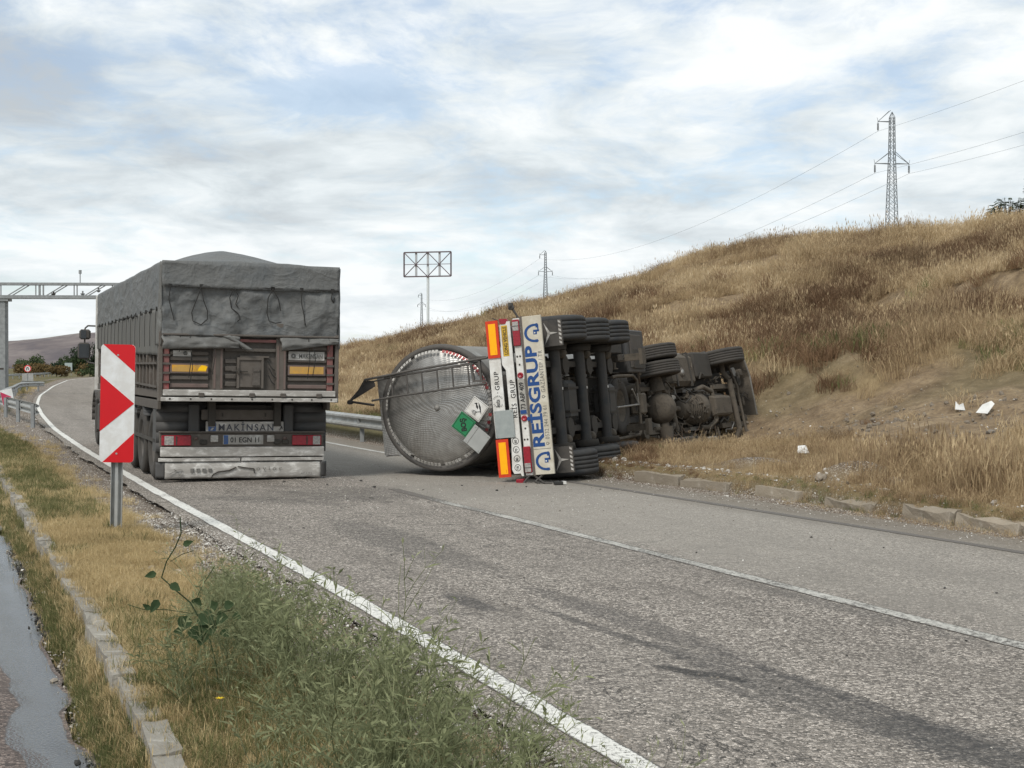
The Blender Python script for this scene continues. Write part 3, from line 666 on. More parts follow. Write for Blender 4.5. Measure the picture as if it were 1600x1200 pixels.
def place_verge():
    g = np.random.default_rng(5); out = []
    for (n, y0, y1, u0, u1) in ((40000, 3.6, 14, .45, 2.2), (28000, 14, 34, .5, 3.0), (16000, 34, 110, .6, 12)):
        Y = y0 + (y1-y0)*g.random(n)**1.15; u = g.uniform(u0, u1, n); X = xL(Y)-u/.92; out.append(np.stack([X, Y], -1))
    P = np.concatenate(out); X, Y = P[:, 0], P[:, 1]; k = frustum(X, Y, .05); X, Y = X[k], Y[k]; n = len(X)
    ul = ul_of(X, Y); gv = gravel_mask(X, Y); r = g.random(n)
    bare = sstep(.58, .68, fbm(X/.45, Y/.45, 3, 91))
    keep = (r > gv*.97) & ~((ul > 1.70) & (ul < 1.84) & (Y < 36) & (g.random(n) < .74)) & ~((ul > 1.98+.12*fbm(Y*2, Y*0, 2, 3)) & (Y < 36)) & (g.random(n) > bare*.85)
    X, Y, ul = X[keep], Y[keep], ul[keep]; n = len(X)
    gm = green_mask(X, Y); idx = np.where(g.random(n) < gm*.8, 6+g.integers(0, 4, n), g.integers(0, 6, n))
    s = g.uniform(.4, 1.05, n)*np.interp(Y, [4, 20, 60, 110], [.62, .8, 1.5, 2.4])
    s = np.where((ul > 1.84) & (Y < 36), s*.9, s)
    Z = height(X, Y)-.005
    rot = np.stack([g.normal(0, .15, n), g.normal(0, .15, n), g.uniform(0, 6.28, n)], -1)
    return scatter('verge_grass', np.stack([X, Y, Z], -1), rot, np.stack([s, s, s*g.uniform(.7, 1.25, n)], -1), idx, T_VERGE, 'short bleached grass with green blades on the narrow verge by the left kerb', 'grass')
place_verge()
# loose stones
def pebble(seed, m):
    bm = bmesh.new(); bmesh.ops.create_icosphere(bm, subdivisions=1, radius=1); r = random.Random(seed)
    sx, sy, sz = r.uniform(.7, 1.2), r.uniform(.6, 1), r.uniform(.4, .7)
    for v in bm.verts: v.co = Vector((v.co.x*sx, v.co.y*sy, v.co.z*sz))*r.uniform(.8, 1.15)
    me = bpy.data.meshes.new('pebble'); bm.to_mesh(me); bm.free(); me.materials.append(m); return me
def pebble_mat():
    m = bpy.data.materials.new('pebble_grey'); m.use_nodes = True; nt = m.node_tree; b = nt.nodes['Principled BSDF']
    oi = nt.nodes.new('ShaderNodeObjectInfo'); c = ramp(nt, oi.outputs['Random'], [(0, (.10, .085, .07)), (.4, (.27, .24, .205)), (.75, (.45, .42, .38)), (1, (.70, .68, .64))])
    L(nt, c, b.inputs['Base Color']); b.inputs['Roughness'].default_value = .9; return m
M_PEB = pebble_mat(); T_PEB = src_collection('pebble', [pebble(i, M_PEB) for i in range(6)])
def place_gravel():
    g = np.random.default_rng(17); out = []
    for (n, y0, y1, f) in ((30000, 3.6, 16, lambda Y, r: xL(Y)-(.12+r**1.1*1.15)/.92), (9000, 16, 50, lambda Y, r: xL(Y)-(.12+r**1.2*1.7)/.92), (1300, 3.6, 14, lambda Y, r: xL(Y)-(1.93+r*.16)/.92),
                           (6000, 10, 26, lambda Y, r: xR(Y)+.3+r**.8*1.3), (1500, 4, 25, lambda Y, r: xL(Y)+r*7), (1400, 16, 22, lambda Y, r: xL(Y)+1+r*6), (3500, 14, 36, lambda Y, r: xKR(Y)+.4+r*9)):
        Y = g.uniform(y0, y1, n); out.append(np.stack([f(Y, g.random(n)), Y], -1))
    P = np.concatenate(out); X, Y = P[:, 0], P[:, 1]; ur = ur_of(X, Y)
    k = frustum(X, Y, .05) & ((ur < .4) | (g.random(len(X)) < dirt_mask(X, Y)*.5+gravel_mask(X, Y)*.5)); X, Y = X[k], Y[k]; n = len(X)
    on = (ul_of(X, Y) < .26) & (ur_of(X, Y) < -.2)
    s = .004+.010*g.random(n)**2.2; s = np.where(g.random(n) < .02, s*2.2, s); s = np.where(ur_of(X, Y) > .3, s*2.6, s); s = np.where(on, s*.75, s)
    Z = np.where(on, .0, np.maximum(height(X, Y, False), -.17)) + s*.25
    rot = np.stack([g.normal(0, .3, n), g.normal(0, .3, n), g.uniform(0, 6.28, n)], -1)
    scatter('gravel', np.stack([X, Y, Z], -1), rot, np.stack([s]*3, -1), g.integers(0, 6, n), T_PEB, 'loose pale gravel along the road shoulder and kerbs', 'gravel')
place_gravel()

# herbs in the foreground
def herb_mat(name, a, b_, trans=.3):
    return blade_material(name, [(0, a), (.6, tuple((x+y)/2 for x, y in zip(a, b_))), (1, b_)], trans=trans)
M_HERB = herb_mat('herb_grey_green', (.075, .095, .040), (.40, .42, .24))
M_HERB_D = herb_mat('herb_dark_leaf', (.028, .050, .022), (.085, .125, .055))
def herb(seed, h, nst=9, leafy=1.0):
    r = random.Random(seed); v = []; f = []; mi = []
    def seg(p, q, w):
        d = (q-p).normalized(); a = d.orthogonal().normalized()*w; c = d.cross(a).normalized()*w; b = len(v)
        v.extend([p+a, p-a*.5+c*.8, p-a*.5-c*.8, q+a*.7, q-a*.35+c*.6, q-a*.35-c*.6]); f.extend([(b, b+1, b+4, b+3), (b+1, b+2, b+5, b+4), (b+2, b, b+3, b+5)]); mi.extend([0]*3)
    def leaf(p, d, ln, w):
        s = d.cross(Vector((r.uniform(-1, 1), r.uniform(-1, 1), r.uniform(.2, 1)))).normalized()*w; b = len(v); up = Vector((0, 0, -ln*.12))
        v.extend([p, p+d*ln*.45+s, p+d*ln+up, p+d*ln*.45-s]); f.append((b, b+1, b+2, b+3)); mi.append(0)
    def stem(p, d, ln, w, lvl):
        n = max(3, int(ln/.05)); q = p
        for i in range(n):
            t = i/n
            d = (d+Vector((r.gauss(0, .13), r.gauss(0, .13), r.gauss(.02, .08)))).normalized()
            q2 = q+d*(ln/n); seg(q, q2, w*(1-.6*t)); 
            for _ in range(1):
                if r.random() < leafy*.95:
                    ld = (d*.5+Vector((r.uniform(-1, 1), r.uniform(-1, 1), r.uniform(-.3, .7)))).normalized(); leaf(q2, ld, r.uniform(.022, .065)*(1.1-.5*t), r.uniform(.0022, .0048))
            if lvl < 2 and t > .15 and r.random() < .62:
                bd = (d*.7+Vector((r.uniform(-1, 1), r.uniform(-1, 1), r.uniform(0, .5)))).normalized(); stem(q2, bd, ln*(1-t)*r.uniform(.4, .8), w*.6, lvl+1)
            q = q2
    for i in range(nst):
        a = r.uniform(0, 6.283); tilt = r.uniform(.05, .75)
        stem(Vector((r.gauss(0, .03), r.gauss(0, .03), -.02)), Vector((math.cos(a)*tilt, math.sin(a)*tilt, 1)).normalized(), h*r.uniform(.6, 1.05), .0026, 0)
    me = bpy.data.meshes.new('herb'); me.from_pydata([tuple(x) for x in v], [], f); me.materials.append(M_HERB); return me
T_HERB = src_collection('herb', [herb(300+i, .44, 7, .75) for i in range(4)] + [herb(320+i, .30, 8, .85) for i in range(3)] + [herb(340+i, .62, 2, .35) for i in range(3)])
def place_herbs():
    g = np.random.default_rng(23); n = 740
    Y = g.uniform(4.1, 9.6, n); c = np.interp(Y, [4, 6, 7.5, 9.5], [1.02, 1.05, 1.05, 1.0]); w = np.interp(Y, [4, 5.5, 7, 8.5, 9.6], [.80, .72, .42, .22, .10])
    u = c + g.normal(0, .55, n)*w; X = xL(Y)-u/.92
    dens = np.interp(Y, [4, 6.2, 7.5, 9.6], [1, 1, .5, .16])
    k = (g.random(n) < dens) & (g.random(n) < .12+1.1*sstep(.42, .60, fbm(X/.42, Y/.42, 3, 66))) & (u > .34) & (u < 1.72); X, Y, u = X[k], Y[k], u[k]; n = len(X)
    idx = np.where(g.random(n) < .5, g.integers(0, 4, n), np.where(g.random(n) < .62, 4+g.integers(0, 3, n), 7+g.integers(0, 3, n)))
    s = (.5+1.0*g.random(n)**1.6)*np.interp(Y, [4, 7, 9.6], [1.1, 1.05, .7])*np.clip((u-.05)/.75, .35, 1)
    rot = np.stack([g.normal(0, .15, n), g.normal(0, .15, n), g.uniform(0, 6.28, n)], -1)
    scatter('verge_herbs', np.stack([X, Y, height(X, Y)], -1), rot, np.stack([s]*3, -1), idx, T_HERB, 'grey-green wiry herbs crowding the verge in the foreground', 'weeds')
    # sparse dark weeds on the bank and by the kerb
place_herbs()
# ================================================================== vehicles: materials
M_TARP = mat('tarp_grey', (.125, .135, .140), (.088, .096, .100), .58, scale=3.5, bump=2.6, bscale=5, dirt=(.15, .148, .14), dirt_amt=.25, dscale=2.2, spec=.4)
def add_creases(m, strength=.9):
    nt = m.node_tree; b = nt.nodes['Principled BSDF']; old = b.inputs['Normal'].links[0].from_socket
    tc = nt.nodes.new('ShaderNodeTexCoord'); P = tc.outputs['Object']
    h = None
    for sc, st, off in ((1.6, (1, .7, 1.6), 0), (3.4, (1.5, .8, .8), 7), (6.5, (1, 1, 1.3), 13)):
        n = noise_n(nt, vmath(nt, 'ADD', vmath(nt, 'MULTIPLY', P, st), (off, off, off)), sc, 3, .5, .6)
        r = math_n(nt, 'POWER', math_n(nt, 'SUBTRACT', 1.0, math_n(nt, 'MULTIPLY', math_n(nt, 'ABSOLUTE', math_n(nt, 'SUBTRACT', n, .5)), 4.0), clamp=True), 3.0)
        r = math_n(nt, 'MULTIPLY', r, 1.6/sc); h = r if h is None else math_n(nt, 'ADD', h, r)
    bp = nt.nodes.new('ShaderNodeBump'); bp.inputs['Distance'].default_value = .035; bp.inputs['Strength'].default_value = strength
    L(nt, h, bp.inputs['Height']); L(nt, old, bp.inputs['Normal']); L(nt, bp.outputs[0], b.inputs['Normal'])
add_creases(M_TARP, .30)
M_TARP_L = mat('tarp_worn_pale', (.20, .205, .20), (.12, .125, .125), .6, scale=6, bump=1.2, bscale=12, dirt=(.12, .115, .105), dirt_amt=.35, dscale=6)
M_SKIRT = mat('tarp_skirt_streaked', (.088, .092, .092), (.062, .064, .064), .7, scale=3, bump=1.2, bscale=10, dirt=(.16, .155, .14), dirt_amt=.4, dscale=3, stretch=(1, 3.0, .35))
M_STEEL_D = mat('dirty_grey_steel', (.15, .135, .122), (.095, .083, .074), .7, scale=8, bump=.6, bscale=30, dirt=(.085, .075, .065), dirt_amt=.5, dscale=5)
M_STEEL_L = mat('grimy_white_paint', (.74, .73, .70), (.58, .57, .54), .65, scale=6, bump=.4, bscale=25, dirt=(.15, .13, .11), dirt_amt=.30, dscale=6, stretch=(1, 1, 2.5))
M_STEEL_M = mat('dusty_grey_paint', (.235, .222, .208), (.15, .138, .126), .7, scale=7, bump=.4, bscale=30, dirt=(.09, .075, .062), dirt_amt=.6, dscale=6)
M_RED = mat('faded_red_paint', (.36, .035, .04), (.26, .03, .035), .55, scale=8, dirt=(.15, .125, .11), dirt_amt=.42, dscale=9)
M_REDD = mat('dirty_red_paint', (.22, .05, .05), (.15, .06, .055), .7, scale=8, dirt=(.15, .13, .115), dirt_amt=.7, dscale=9)
M_BLACKP = mat('black_plastic', (.02, .02, .021), (.035, .034, .033), .5, scale=5, dirt=(.10, .09, .08), dirt_amt=.3, dscale=4)
M_FENDER = mat('grey_mudguard', (.060, .062, .065), (.045, .047, .05), .5, scale=3, dirt=(.08, .075, .07), dirt_amt=.3, dscale=3)
M_TYRE = mat('tyre_rubber', (.028, .028, .029), (.045, .043, .041), .8, scale=12, bump=.5, bscale=60, dirt=(.075, .067, .058), dirt_amt=.35, dscale=4)
M_TYRE_D = mat('tyre_rubber_dark', (.022, .025, .029), (.035, .037, .04), .7, scale=10, bump=.5, bscale=60, dirt=(.06, .055, .048), dirt_amt=.15, dscale=4)
M_RIM = mat('wheel_rim', (.22, .215, .21), (.12, .115, .11), .55, metal=.5, dirt=(.09, .08, .07), dirt_amt=.6)
M_CHASSIS = mat('chassis_black', (.022, .022, .022), (.038, .036, .034), .65, scale=6, bump=.5, bscale=25, dirt=(.07, .062, .052), dirt_amt=.4, dscale=4)
M_CHASSIS_B = mat('chassis_blue_black', (.022, .028, .034), (.03, .035, .04), .5, scale=6, dirt=(.085, .076, .066), dirt_amt=.3, dscale=4)
M_UNDER = mat('dusty_underbody', (.046, .040, .034), (.026, .024, .021), .8, scale=9, bump=1.2, bscale=30, dirt=(.15, .127, .10), dirt_amt=.38, dscale=5)
M_METAL = mat('bare_metal', (.42, .42, .41), (.30, .30, .295), .42, metal=.7, scale=6, dirt=(.16, .145, .125), dirt_amt=.35, dscale=4)
M_YEL = mat('amber_reflector', (.80, .40, .015), (.66, .31, .02), .45, scale=14, dirt=(.35, .26, .12), dirt_amt=.35, dscale=8)
M_AMB = mat('orange_reflector_clean', (1.0, .46, .0), (.95, .42, .0), .4, scale=14)
M_ORB = mat('red_reflector_border', (.62, .045, .012), (.55, .04, .012), .45, scale=10)
M_LAMPR = mat('red_lamp_lens', (.22, .008, .02), (.32, .012, .025), .25, scale=30, spec=.6)
M_LAMPW = mat('clear_lamp_lens', (.42, .40, .38), (.22, .21, .20), .25, scale=40, spec=.6)
M_PLATE = mat('licence_plate_white', (.62, .62, .60), (.5, .5, .48), .55, scale=10, dirt=(.2, .18, .15), dirt_amt=.4, dscale=9)
M_WHITE = mat('white_enamel', (.78, .78, .76), (.70, .70, .675), .4, scale=4, dirt=(.33, .29, .235), dirt_amt=.08, dscale=5)
M_CREAM = mat('cream_painted_board', (.68, .655, .58), (.55, .52, .44), .5, scale=3, dirt=(.36, .31, .22), dirt_amt=.2, dscale=4, spec=.4)
M_INK = mat('black_lettering', (.012, .012, .014), (.02, .02, .02), .6)
M_INKD = mat('worn_black_lettering', (.05, .05, .05), (.10, .10, .095), .8, dirt=(.28, .27, .25), dirt_amt=.2, dscale=20)
M_BLUE = mat('blue_lettering', (.012, .055, .19), (.015, .065, .22), .45)
M_BLUE2 = mat('bright_blue_mark', (.02, .11, .36), (.03, .13, .4), .5, dirt=(.12, .12, .12), dirt_amt=.25, dscale=14)
M_ROPE = mat('black_rope', (.02, .02, .02), (.035, .033, .03), .9)

def tyre_mb(c, ax, rad, width, n=44, grooves=4, tread=True):
    """a tyre with grooved tread, axis ax through c"""
    m = MB(); h = width/2; ax = Vector(ax).normalized(); c = Vector(c); rin = rad*.56
    prof = [(-h*.72, rin), (-h*.96, rin*1.12), (-h, rad*.80), (-h*.93, rad*.93), (-h*.80, rad*.992)]
    gw = width*.006
    xs = np.linspace(-h*.80, h*.80, grooves+2)[1:-1]
    for x in xs: prof += [(x-gw*1.2, rad), (x-gw, rad*.972), (x+gw, rad*.972), (x+gw*1.2, rad)]
    prof += [(h*.80, rad*.992), (h*.93, rad*.93), (h, rad*.80), (h*.96, rin*1.12), (h*.72, rin)]
    m.lathe(prof, c, ax, n=n)
    return m
def wheel(parent, c, ax, rad=.51, width=.385, mt=None, deep=.10, tyre_name='tyre'):
    """wheel > tyre, rim ; the outer face points along ax"""
    mt = mt or M_TYRE
    ax = Vector(ax).normalized(); c = Vector(c); h = width/2; r = rad*.56
    w = MB(); w.lathe([(-h*.6, .0), (-h*.6, r*.45), (h*.35, r*.45), (h*.40, r*.30), (h*.40, 0)], c, ax, n=20)      # hub
    for i in range(10):
        t = i*math.pi/5; _, _, u, v = w.frame(c, c+ax); q = c+u*(r*.62*math.cos(t))+v*(r*.62*math.sin(t))
        w.cyl(q+ax*(h*.02), q+ax*(h*.22), .016, n=6)
    wo = w.build('wheel', M_RIM, parent)
    tyre_mb(c, ax, rad, width).build(tyre_name, mt, wo)
    rm = MB(); rm.lathe([(-h*.74, r*1.02), (-h*.7, r*.93), (h*.02, r*.88), (h*.05, r*.45), (h*.10, r*.45), (h*.12, r*.86), (h*.72, r*.94), (h*.78, r*1.03)], c, ax, n=36)
    rm.build('rim', M_RIM, wo)
    return wo
def lamp_label(o, t): o['label'] = t; return o

# ================================================================== parked dump semi-trailer
TM = Matrix.Translation((-3.79, 20.27, 0)) @ Euler((0, R(.9), R(21.5)), 'XYZ').to_matrix().to_4x4()
T = empty('dump_trailer', TM)
tag(T, 'grey tarp-covered dump trailer standing upright in the near lane, its tail towards the viewer', 'trailer')
LEN = 9.7; HW = 1.265
def nz(x, y, z=0): return mnoise.noise(Vector((x, y, z)))
# --- cargo body
b = MB(); b.box((-1.20, .10, 1.20), (1.20, LEN, 1.30)); b.box((-1.21, .12, 1.30), (-1.17, LEN, 3.02)); b.box((1.17, .12, 1.30), (1.21, LEN, 3.02)); b.box((-1.17, LEN-.05, 1.3), (1.17, LEN, 3.02))
b.build('cargo_body', M_STEEL_M, T)
for s in (-1, 1):
    MB().box((s*1.225-.025, .08, 1.20), (s*1.225+.035, LEN, 1.32)).build('side_rail', M_STEEL_M, T, bevel=.006)
    MB().box((s*1.235-.03, .3, 1.04), (s*1.235+.02, LEN-.2, 1.17)).build('lower_rail', M_STEEL_D, T, bevel=.006)
    y = .35
    k = 0
    while y < LEN-.1:
        MB().box((s*1.235-.03, y, 1.325), (s*1.235+.025, y+.085, 2.35)).build('side_rib', M_STEEL_M if k % 4 else M_STEEL_D, T, bevel=.006); y += .42 if y < 3 else .60; k += 1
    y = .45
    while y < 3.6:
        MB().box((s*1.218-.008, y, 1.42), (s*1.218+.008, y+.30, 1.64)).build('side_panel', M_REDD, T); y += .42
MB().box((-1.30, LEN+.02, 1.2), (-1.24, LEN+.08, 3.12)).build('front_corner_post', M_WHITE, T)
# loose rails and pipes along the lower left side
for i, (y0, y1, z0, z1) in enumerate(((.3, 3.2, 1.36, 1.40), (.3, 9, 1.70, 1.72), (3.4, 9.2, 1.45, 1.47))):
    MB().bar((-1.272, y0, z0), (-1.272, y1, z1), .03).build('tarp_rod', M_STEEL_D, T)
# --- tarp: cover over heap and down the sides to the tie line
CX = -.05
def cover(u, v):
    y = -.035 + v*(LEN+.03); P = u
    # perimeter: left down .66, across 2.53, right down .66
    a, w = .68, 2.54; s_ = P*(2*a+w)
    crease = .012*nz(s_*2.2, y*1.1, 3) + .007*nz(s_*7, y*2.6, 8)
    heap = sum(h*math.exp(-((y-yy)/wd)**2) for yy, wd, h in ((2.3, 1.5, .35), (5.2, 1.4, .22), (7.9, 1.3, .20)))
    sag = .018*math.sin(y*5.1+1)*math.sin(y*1.3)
    zf = 3.14
    if s_ < a:
        t = s_/a; z = 2.46+(zf-2.46)*t + .012*math.sin(y*9)*(1-t); x = -HW - .02*(1-t)*(1+math.sin(y*7.5)*.5) + crease*1.4
        if t > .96: x += .015
    elif s_ > a+w:
        t = (s_-a-w)/a; z = zf-(zf-2.46)*t; x = HW + .03*t + crease*1.4
    else:
        t = (s_-a)/w; x = -HW+.01+t*(2*HW-.02); xx = (x-CX)/1.2
        dome = max(0, 1-abs(xx)**1.7) if abs(xx) < 1 else 0
        z = zf + heap*(dome**1.25) + crease*.8 + sag*dome*.5 + (.012 if t in (0, 1) else 0)
        if v < .002: z = zf + .0
    return (x, y, z)
m = MB(); m.grid(cover, 120, 150)
cov = m.build('tarp_cover', M_TARP, T, solid=-.006, fix=False)
# rear: valance, curtain below it, both creased
def curtain(x0, x1, z0, z1, y, amp, seed, hemw=0.0, drape=0.0):
    def fn(u, v):
        x = x0+(x1-x0)*u; z = z1+(z0-z1)*v
        d = amp*(nz(x*1.6+seed, z*2.1, seed)*1.6 + nz(x*5, z*3.5+seed, 2)*.6 + nz(x*2.5+z*3.5, z-x*1.2, seed+5)*1.0 + .5*nz(x*11, z*8, seed))
        dd = drape*math.sin(u*math.pi*5)*math.sin(v*math.pi)
        return (x+.01*nz(z*6, seed, 1), y - abs(v)*.012 + d*min(1, v*5+.15) + dd, z + (.012*nz(x*4, seed, 4) if v > .95 else 0) - .02*math.sin(u*math.pi)*v)
    return fn
m = MB(); m.grid(curtain(-1.275, 1.275, 2.79, 3.145, -.075, .010, 3), 60, 8); m.build('tarp_valance', M_TARP, T, solid=.008, fix=False)
m = MB(); m.grid(curtain(-1.27, 1.275, 2.11, 2.84, -.045, .042, 9), 90, 34); m.build('rear_curtain', M_TARP, T, solid=.006, fix=False)
MB().cyl((-1.27, -.085, 2.80), (1.27, -.085, 2.80), .009, n=6).build('curtain_cord', M_ROPE, T)
MB().cyl((-1.25, -.085, 2.105), (1.27, -.085, 2.115), .018, n=8).build('curtain_rod', M_STEEL_D, T)
# corner folds
for s in (-1, 1):
    def fold(u, v, s=s):
        z = 3.13-(3.13-1.95)*v; th = u*2.2
        return (s*(1.275+.035*math.sin(th)*(.5+v)+.012*nz(z*5, u*3, s)), -.06+.20*u*(.4+.6*v)+.02*nz(z*4, u*2, 7+s), z)
    m = MB(); m.grid(fold, 8, 26); m.build('corner_fold', M_TARP_L if s < 0 else M_TARP, T, solid=.005, fix=False)
# pale torn flaps below the rod
def flap(xa, xb, za, zb, tipx, tipz, sd):
    def fn(u, v):
        x = xa+(xb-xa)*u; zt = 2.10; zb_ = za+(zb-za)*u
        z = zt+(zb_-zt)*v
        return (x + .03*nz(u*5, v*3, sd), -.075-.05*math.sin(v*math.pi*.8)+.035*nz(u*6, v*4, sd+2), z)
    return fn
m = MB(); m.grid(flap(-1.26, -.18, 1.90, 1.93, 0, 0, 2), 30, 8); m.build('loose_flap', M_TARP_L, T, solid=.005, fix=False)
m = MB(); m.grid(flap(.42, 1.27, 1.90, 2.02, 0, 0, 6), 26, 8); m.build('loose_flap', M_TARP_L, T, solid=.005, fix=False)
m = MB(); m.grid(lambda u, v: (-.42+.34*v+.10*u, -.10-.03*math.sin(u*3), 2.10-.20*v+.01*u), 5, 10); m.build('loose_flap', M_TARP_L, T, solid=.005, fix=False)
# side skirt, pleated, tied along its top
def skirt(s):
    def fn(u, v):
        y = .0+u*(LEN-.05); z = 2.47-v*(2.47-1.80-.22*u)
        p = .022*math.sin(y*11+2*nz(y*.9, 0, 1))*(.25+.75*v)+.02*nz(y*3, z*1.2, 4)
        return (s*(HW+.018+p), y, z+.008*math.sin(y*13)*v)
    return fn
for s in (-1, 1):
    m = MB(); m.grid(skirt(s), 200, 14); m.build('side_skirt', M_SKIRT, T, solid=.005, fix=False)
    for i in range(15):
        y = .25+i*.62
        MB().box((s*(HW+.035)-.01, y-.03, 2.44), (s*(HW+.035)+.01, y+.03, 2.50)).tube([(s*(HW+.045), y, 2.46), (s*(HW+.05), y+.02, 2.2), (s*(HW+.045), y+.03, 1.95)], .004, 5).build('tie_strap', M_ROPE, T)
# tie ropes hanging on the curtain
ropes = [[(-1.16, 2.78), (-1.18, 2.6), (-1.14, 2.45), (-1.10, 2.3)], 
         [(-.73, 2.79), (-.79, 2.62), (-.86, 2.42), (-.84, 2.30), (-.73, 2.25), (-.64, 2.33), (-.64, 2.45), (-.70, 2.6), (-.73, 2.79)],
         [(-.27, 2.79), (-.33, 2.65), (-.30, 2.5), (-.20, 2.42), (-.18, 2.34), (-.22, 2.31)], [(-.27, 2.79), (-.21, 2.68), (-.24, 2.56), (-.20, 2.50)],
         [(.29, 2.79), (.22, 2.66), (.21, 2.45), (.24, 2.33), (.33, 2.30), (.42, 2.32)], [(.29, 2.79), (.37, 2.65), (.41, 2.48)],
         [(.71, 2.79), (.71, 2.6), (.75, 2.44), (.77, 2.28)], [(1.17, 2.79), (1.15, 2.68), (1.19, 2.62), (1.2, 2.7)]]
for rp in ropes:
    m = MB(); m.tube([(x, -.095-.01*math.sin(i*2.1), z) for i, (x, z) in enumerate(rp)], .0075, 6)
    m.box((rp[0][0]-.025, -.10, rp[0][1]-.01), (rp[0][0]+.025, -.08, rp[0][1]+.035)); m.build('tie_rope', M_ROPE, T)
for (x, z0, z1) in ((-1.02, 2.10, 1.86), (-.88, 2.08, 1.50), (-.86, 1.86, 1.44), (-.55, 2.05, 1.55), (.82, 2.1, 1.5), (.9, 2.0, 1.55), (1.12, 2.1, 1.9)):
    MB().tube([(x, -.10, z0), (x+.02, -.12, (z0+z1)/2), (x-.01, -.10, z1)], .006, 5).build('tie_rope', M_ROPE, T)
# --- tailgate
MB().box((-1.20, .03, 1.33), (1.20, .08, 2.6)).build('tailgate_panel', M_STEEL_D, T)
for z in (1.36, 1.47, 1.545, 1.74, 1.82, 1.92, 2.02):
    for a, bb in ((-1.14, -.60), (.54, 1.12)):
        MB().box((a, -.005, z), (bb, .03, z+.055)).build('tailgate_rib', M_STEEL_M if z not in (1.36,) else M_REDD, T, bevel=.008)
for z in (1.38, 1.49, 1.60, 1.71): MB().box((-.37, -.002, z), (-.20, .03, z+.07)).build('tailgate_rib', M_STEEL_D, T, bevel=.01)
for a in (-.545, .365):
    MB().box((a, -.035, 1.33), (a+.15, .03, 2.3)).build('vertical_post', M_STEEL_M, T, bevel=.006)
    for e in (a+.012, a+.108): MB().box((e, -.042, 1.35), (e+.028, -.034, 1.97)).build('red_edge', M_REDD, T)
for a, m_ in ((-1.235, M_RED), (1.125, M_RED)):
    MB().box((a, -.02, 1.33), (a+.085, .03, 2.1)).build('corner_post', m_, T, bevel=.006)
    for z in (1.42, 1.55, 1.68, 1.8): MB().box((a-.01, -.04, z), (a+.095, -.021, z+.03)).build('hinge', M_STEEL_D, T)
for a in (-1.30, 1.235): MB().box((a, -.05, 1.16), (a+.055, .10, 2.15)).build('outer_post', M_STEEL_M, T, bevel=.006)
MB().box((-.38, -.03, 1.885), (.36, .03, 1.93)).build('crossbar', M_STEEL_D, T, bevel=.005)
MB().box((-.38, -.03, 2.02), (.36, .03, 2.06)).build('crossbar', M_RED, T)
MB().box((-.16, -.03, 1.80), (.26, .03, 1.825)).build('crossbar', M_STEEL_M, T)
hd = MB().box((-.19, -.03, 1.37), (.17, .028, 1.79)).build('grain_hatch', M_STEEL_M, T, bevel=.008)
MB().box((-.20, -.05, 1.36), (-.17, .0, 1.80)).box((.15, -.05, 1.36), (.18, .0, 1.80)).box((-.17, -.05, 1.765), (.15, .0, 1.80)).build('hatch_frame', M_STEEL_M, hd)
MB().box((.02, -.05, 1.40), (.13, -.031, 1.62)).box((.03, -.06, 1.60), (.12, -.051, 1.66)).build('hatch_slide', M_STEEL_D, hd)
MB().cyl((-.28, -.06, 1.60), (-.05, -.06, 1.60), .010).cyl((-.18, -.07, 1.57), (-.18, -.07, 1.64), .02).build('hatch_latch', M_CHASSIS, hd)
for (x, z) in ((.24, 1.66), (.25, 1.45), (.26, 1.55)): MB().tube([(x, -.04, z+.1), (x+.05, -.05, z), (x+.10, -.04, z-.04)], .008, 5).build('hose', M_ROPE, T)
for (a, bb, z0, z1) in ((-1.14, -.61, 1.565, 1.70), (.54, 1.09, 1.555, 1.70)):
    rf = MB().box((a, -.030, z0), (bb, -.006, z1)).build('reflector', M_REDD, T)
    MB().box((a+.025, -.034, z0+.02), (bb-.025, -.0305, z1-.02)).build('reflector_field', M_YEL, rf)
MB().add([(-.76, -.037, 1.60), (-.64, -.037, 1.60), (-.62, -.037, 1.66), (-.70, -.037, 1.68), (-.74, -.037, 1.64)], [(0, 1, 2, 3, 4)]).build('clean_patch', mat('bright_amber_patch', (1.0, .60, .0), (1, .55, 0), .35), T, fix=False)
# stickers
st = MB().box((-1.10, -.014, 1.80), (-.84, -.006, 1.885)).build('sticker', M_STEEL_L, T); MB().lathe([(0, .0), (0, .03), (-.004, .03), (-.004, .0)], (-.93, -.016, 1.845), (0, 1, 0), n=16).build('sticker_mark', M_INKD, st)
st = MB().box((.55, -.014, 1.775), (1.08, -.006, 1.90)).build('maker_sign', M_STEEL_L, T)
text(st, 'MAKİNSAN', .095, XZ(.70, -.0165, 1.80), M_INKD, bold=.001, sx=.72)
MB().lathe([(0, .012), (0, .034), (-.004, .034), (-.004, .012)], (.62, -.016, 1.835), (0, 1, 0), n=16).box((.60, -.018, 1.80), (.65, -.015, 1.815)).build('sign_emblem', M_INKD, st)
# rails under the tailgate
MB().box((-1.24, -.08, 1.245), (1.24, .04, 1.33)).build('upper_sill', M_STEEL_L, T, bevel=.008)
MB().box((-1.27, -.10, 1.165), (1.265, .06, 1.222)).build('lower_sill', M_STEEL_L, T, bevel=.006)
MB().box((-1.25, -.05, 1.222), (1.25, .04, 1.245)).build('sill_gap', M_CHASSIS, T)
rr = random.Random(3)
for i in range(9):
    x = -1.15+i*.29; MB().cyl((x, -.105, 1.20), (x, -.082, 1.20), .014, n=8).build('bolt', M_CHASSIS, T)
for x in (-.75, -.03, .42, .95):
    MB().box((x, -.115, 1.23), (x+.08, -.08, 1.29)).build('sill_clamp', M_STEEL_D, T, bevel=.008)
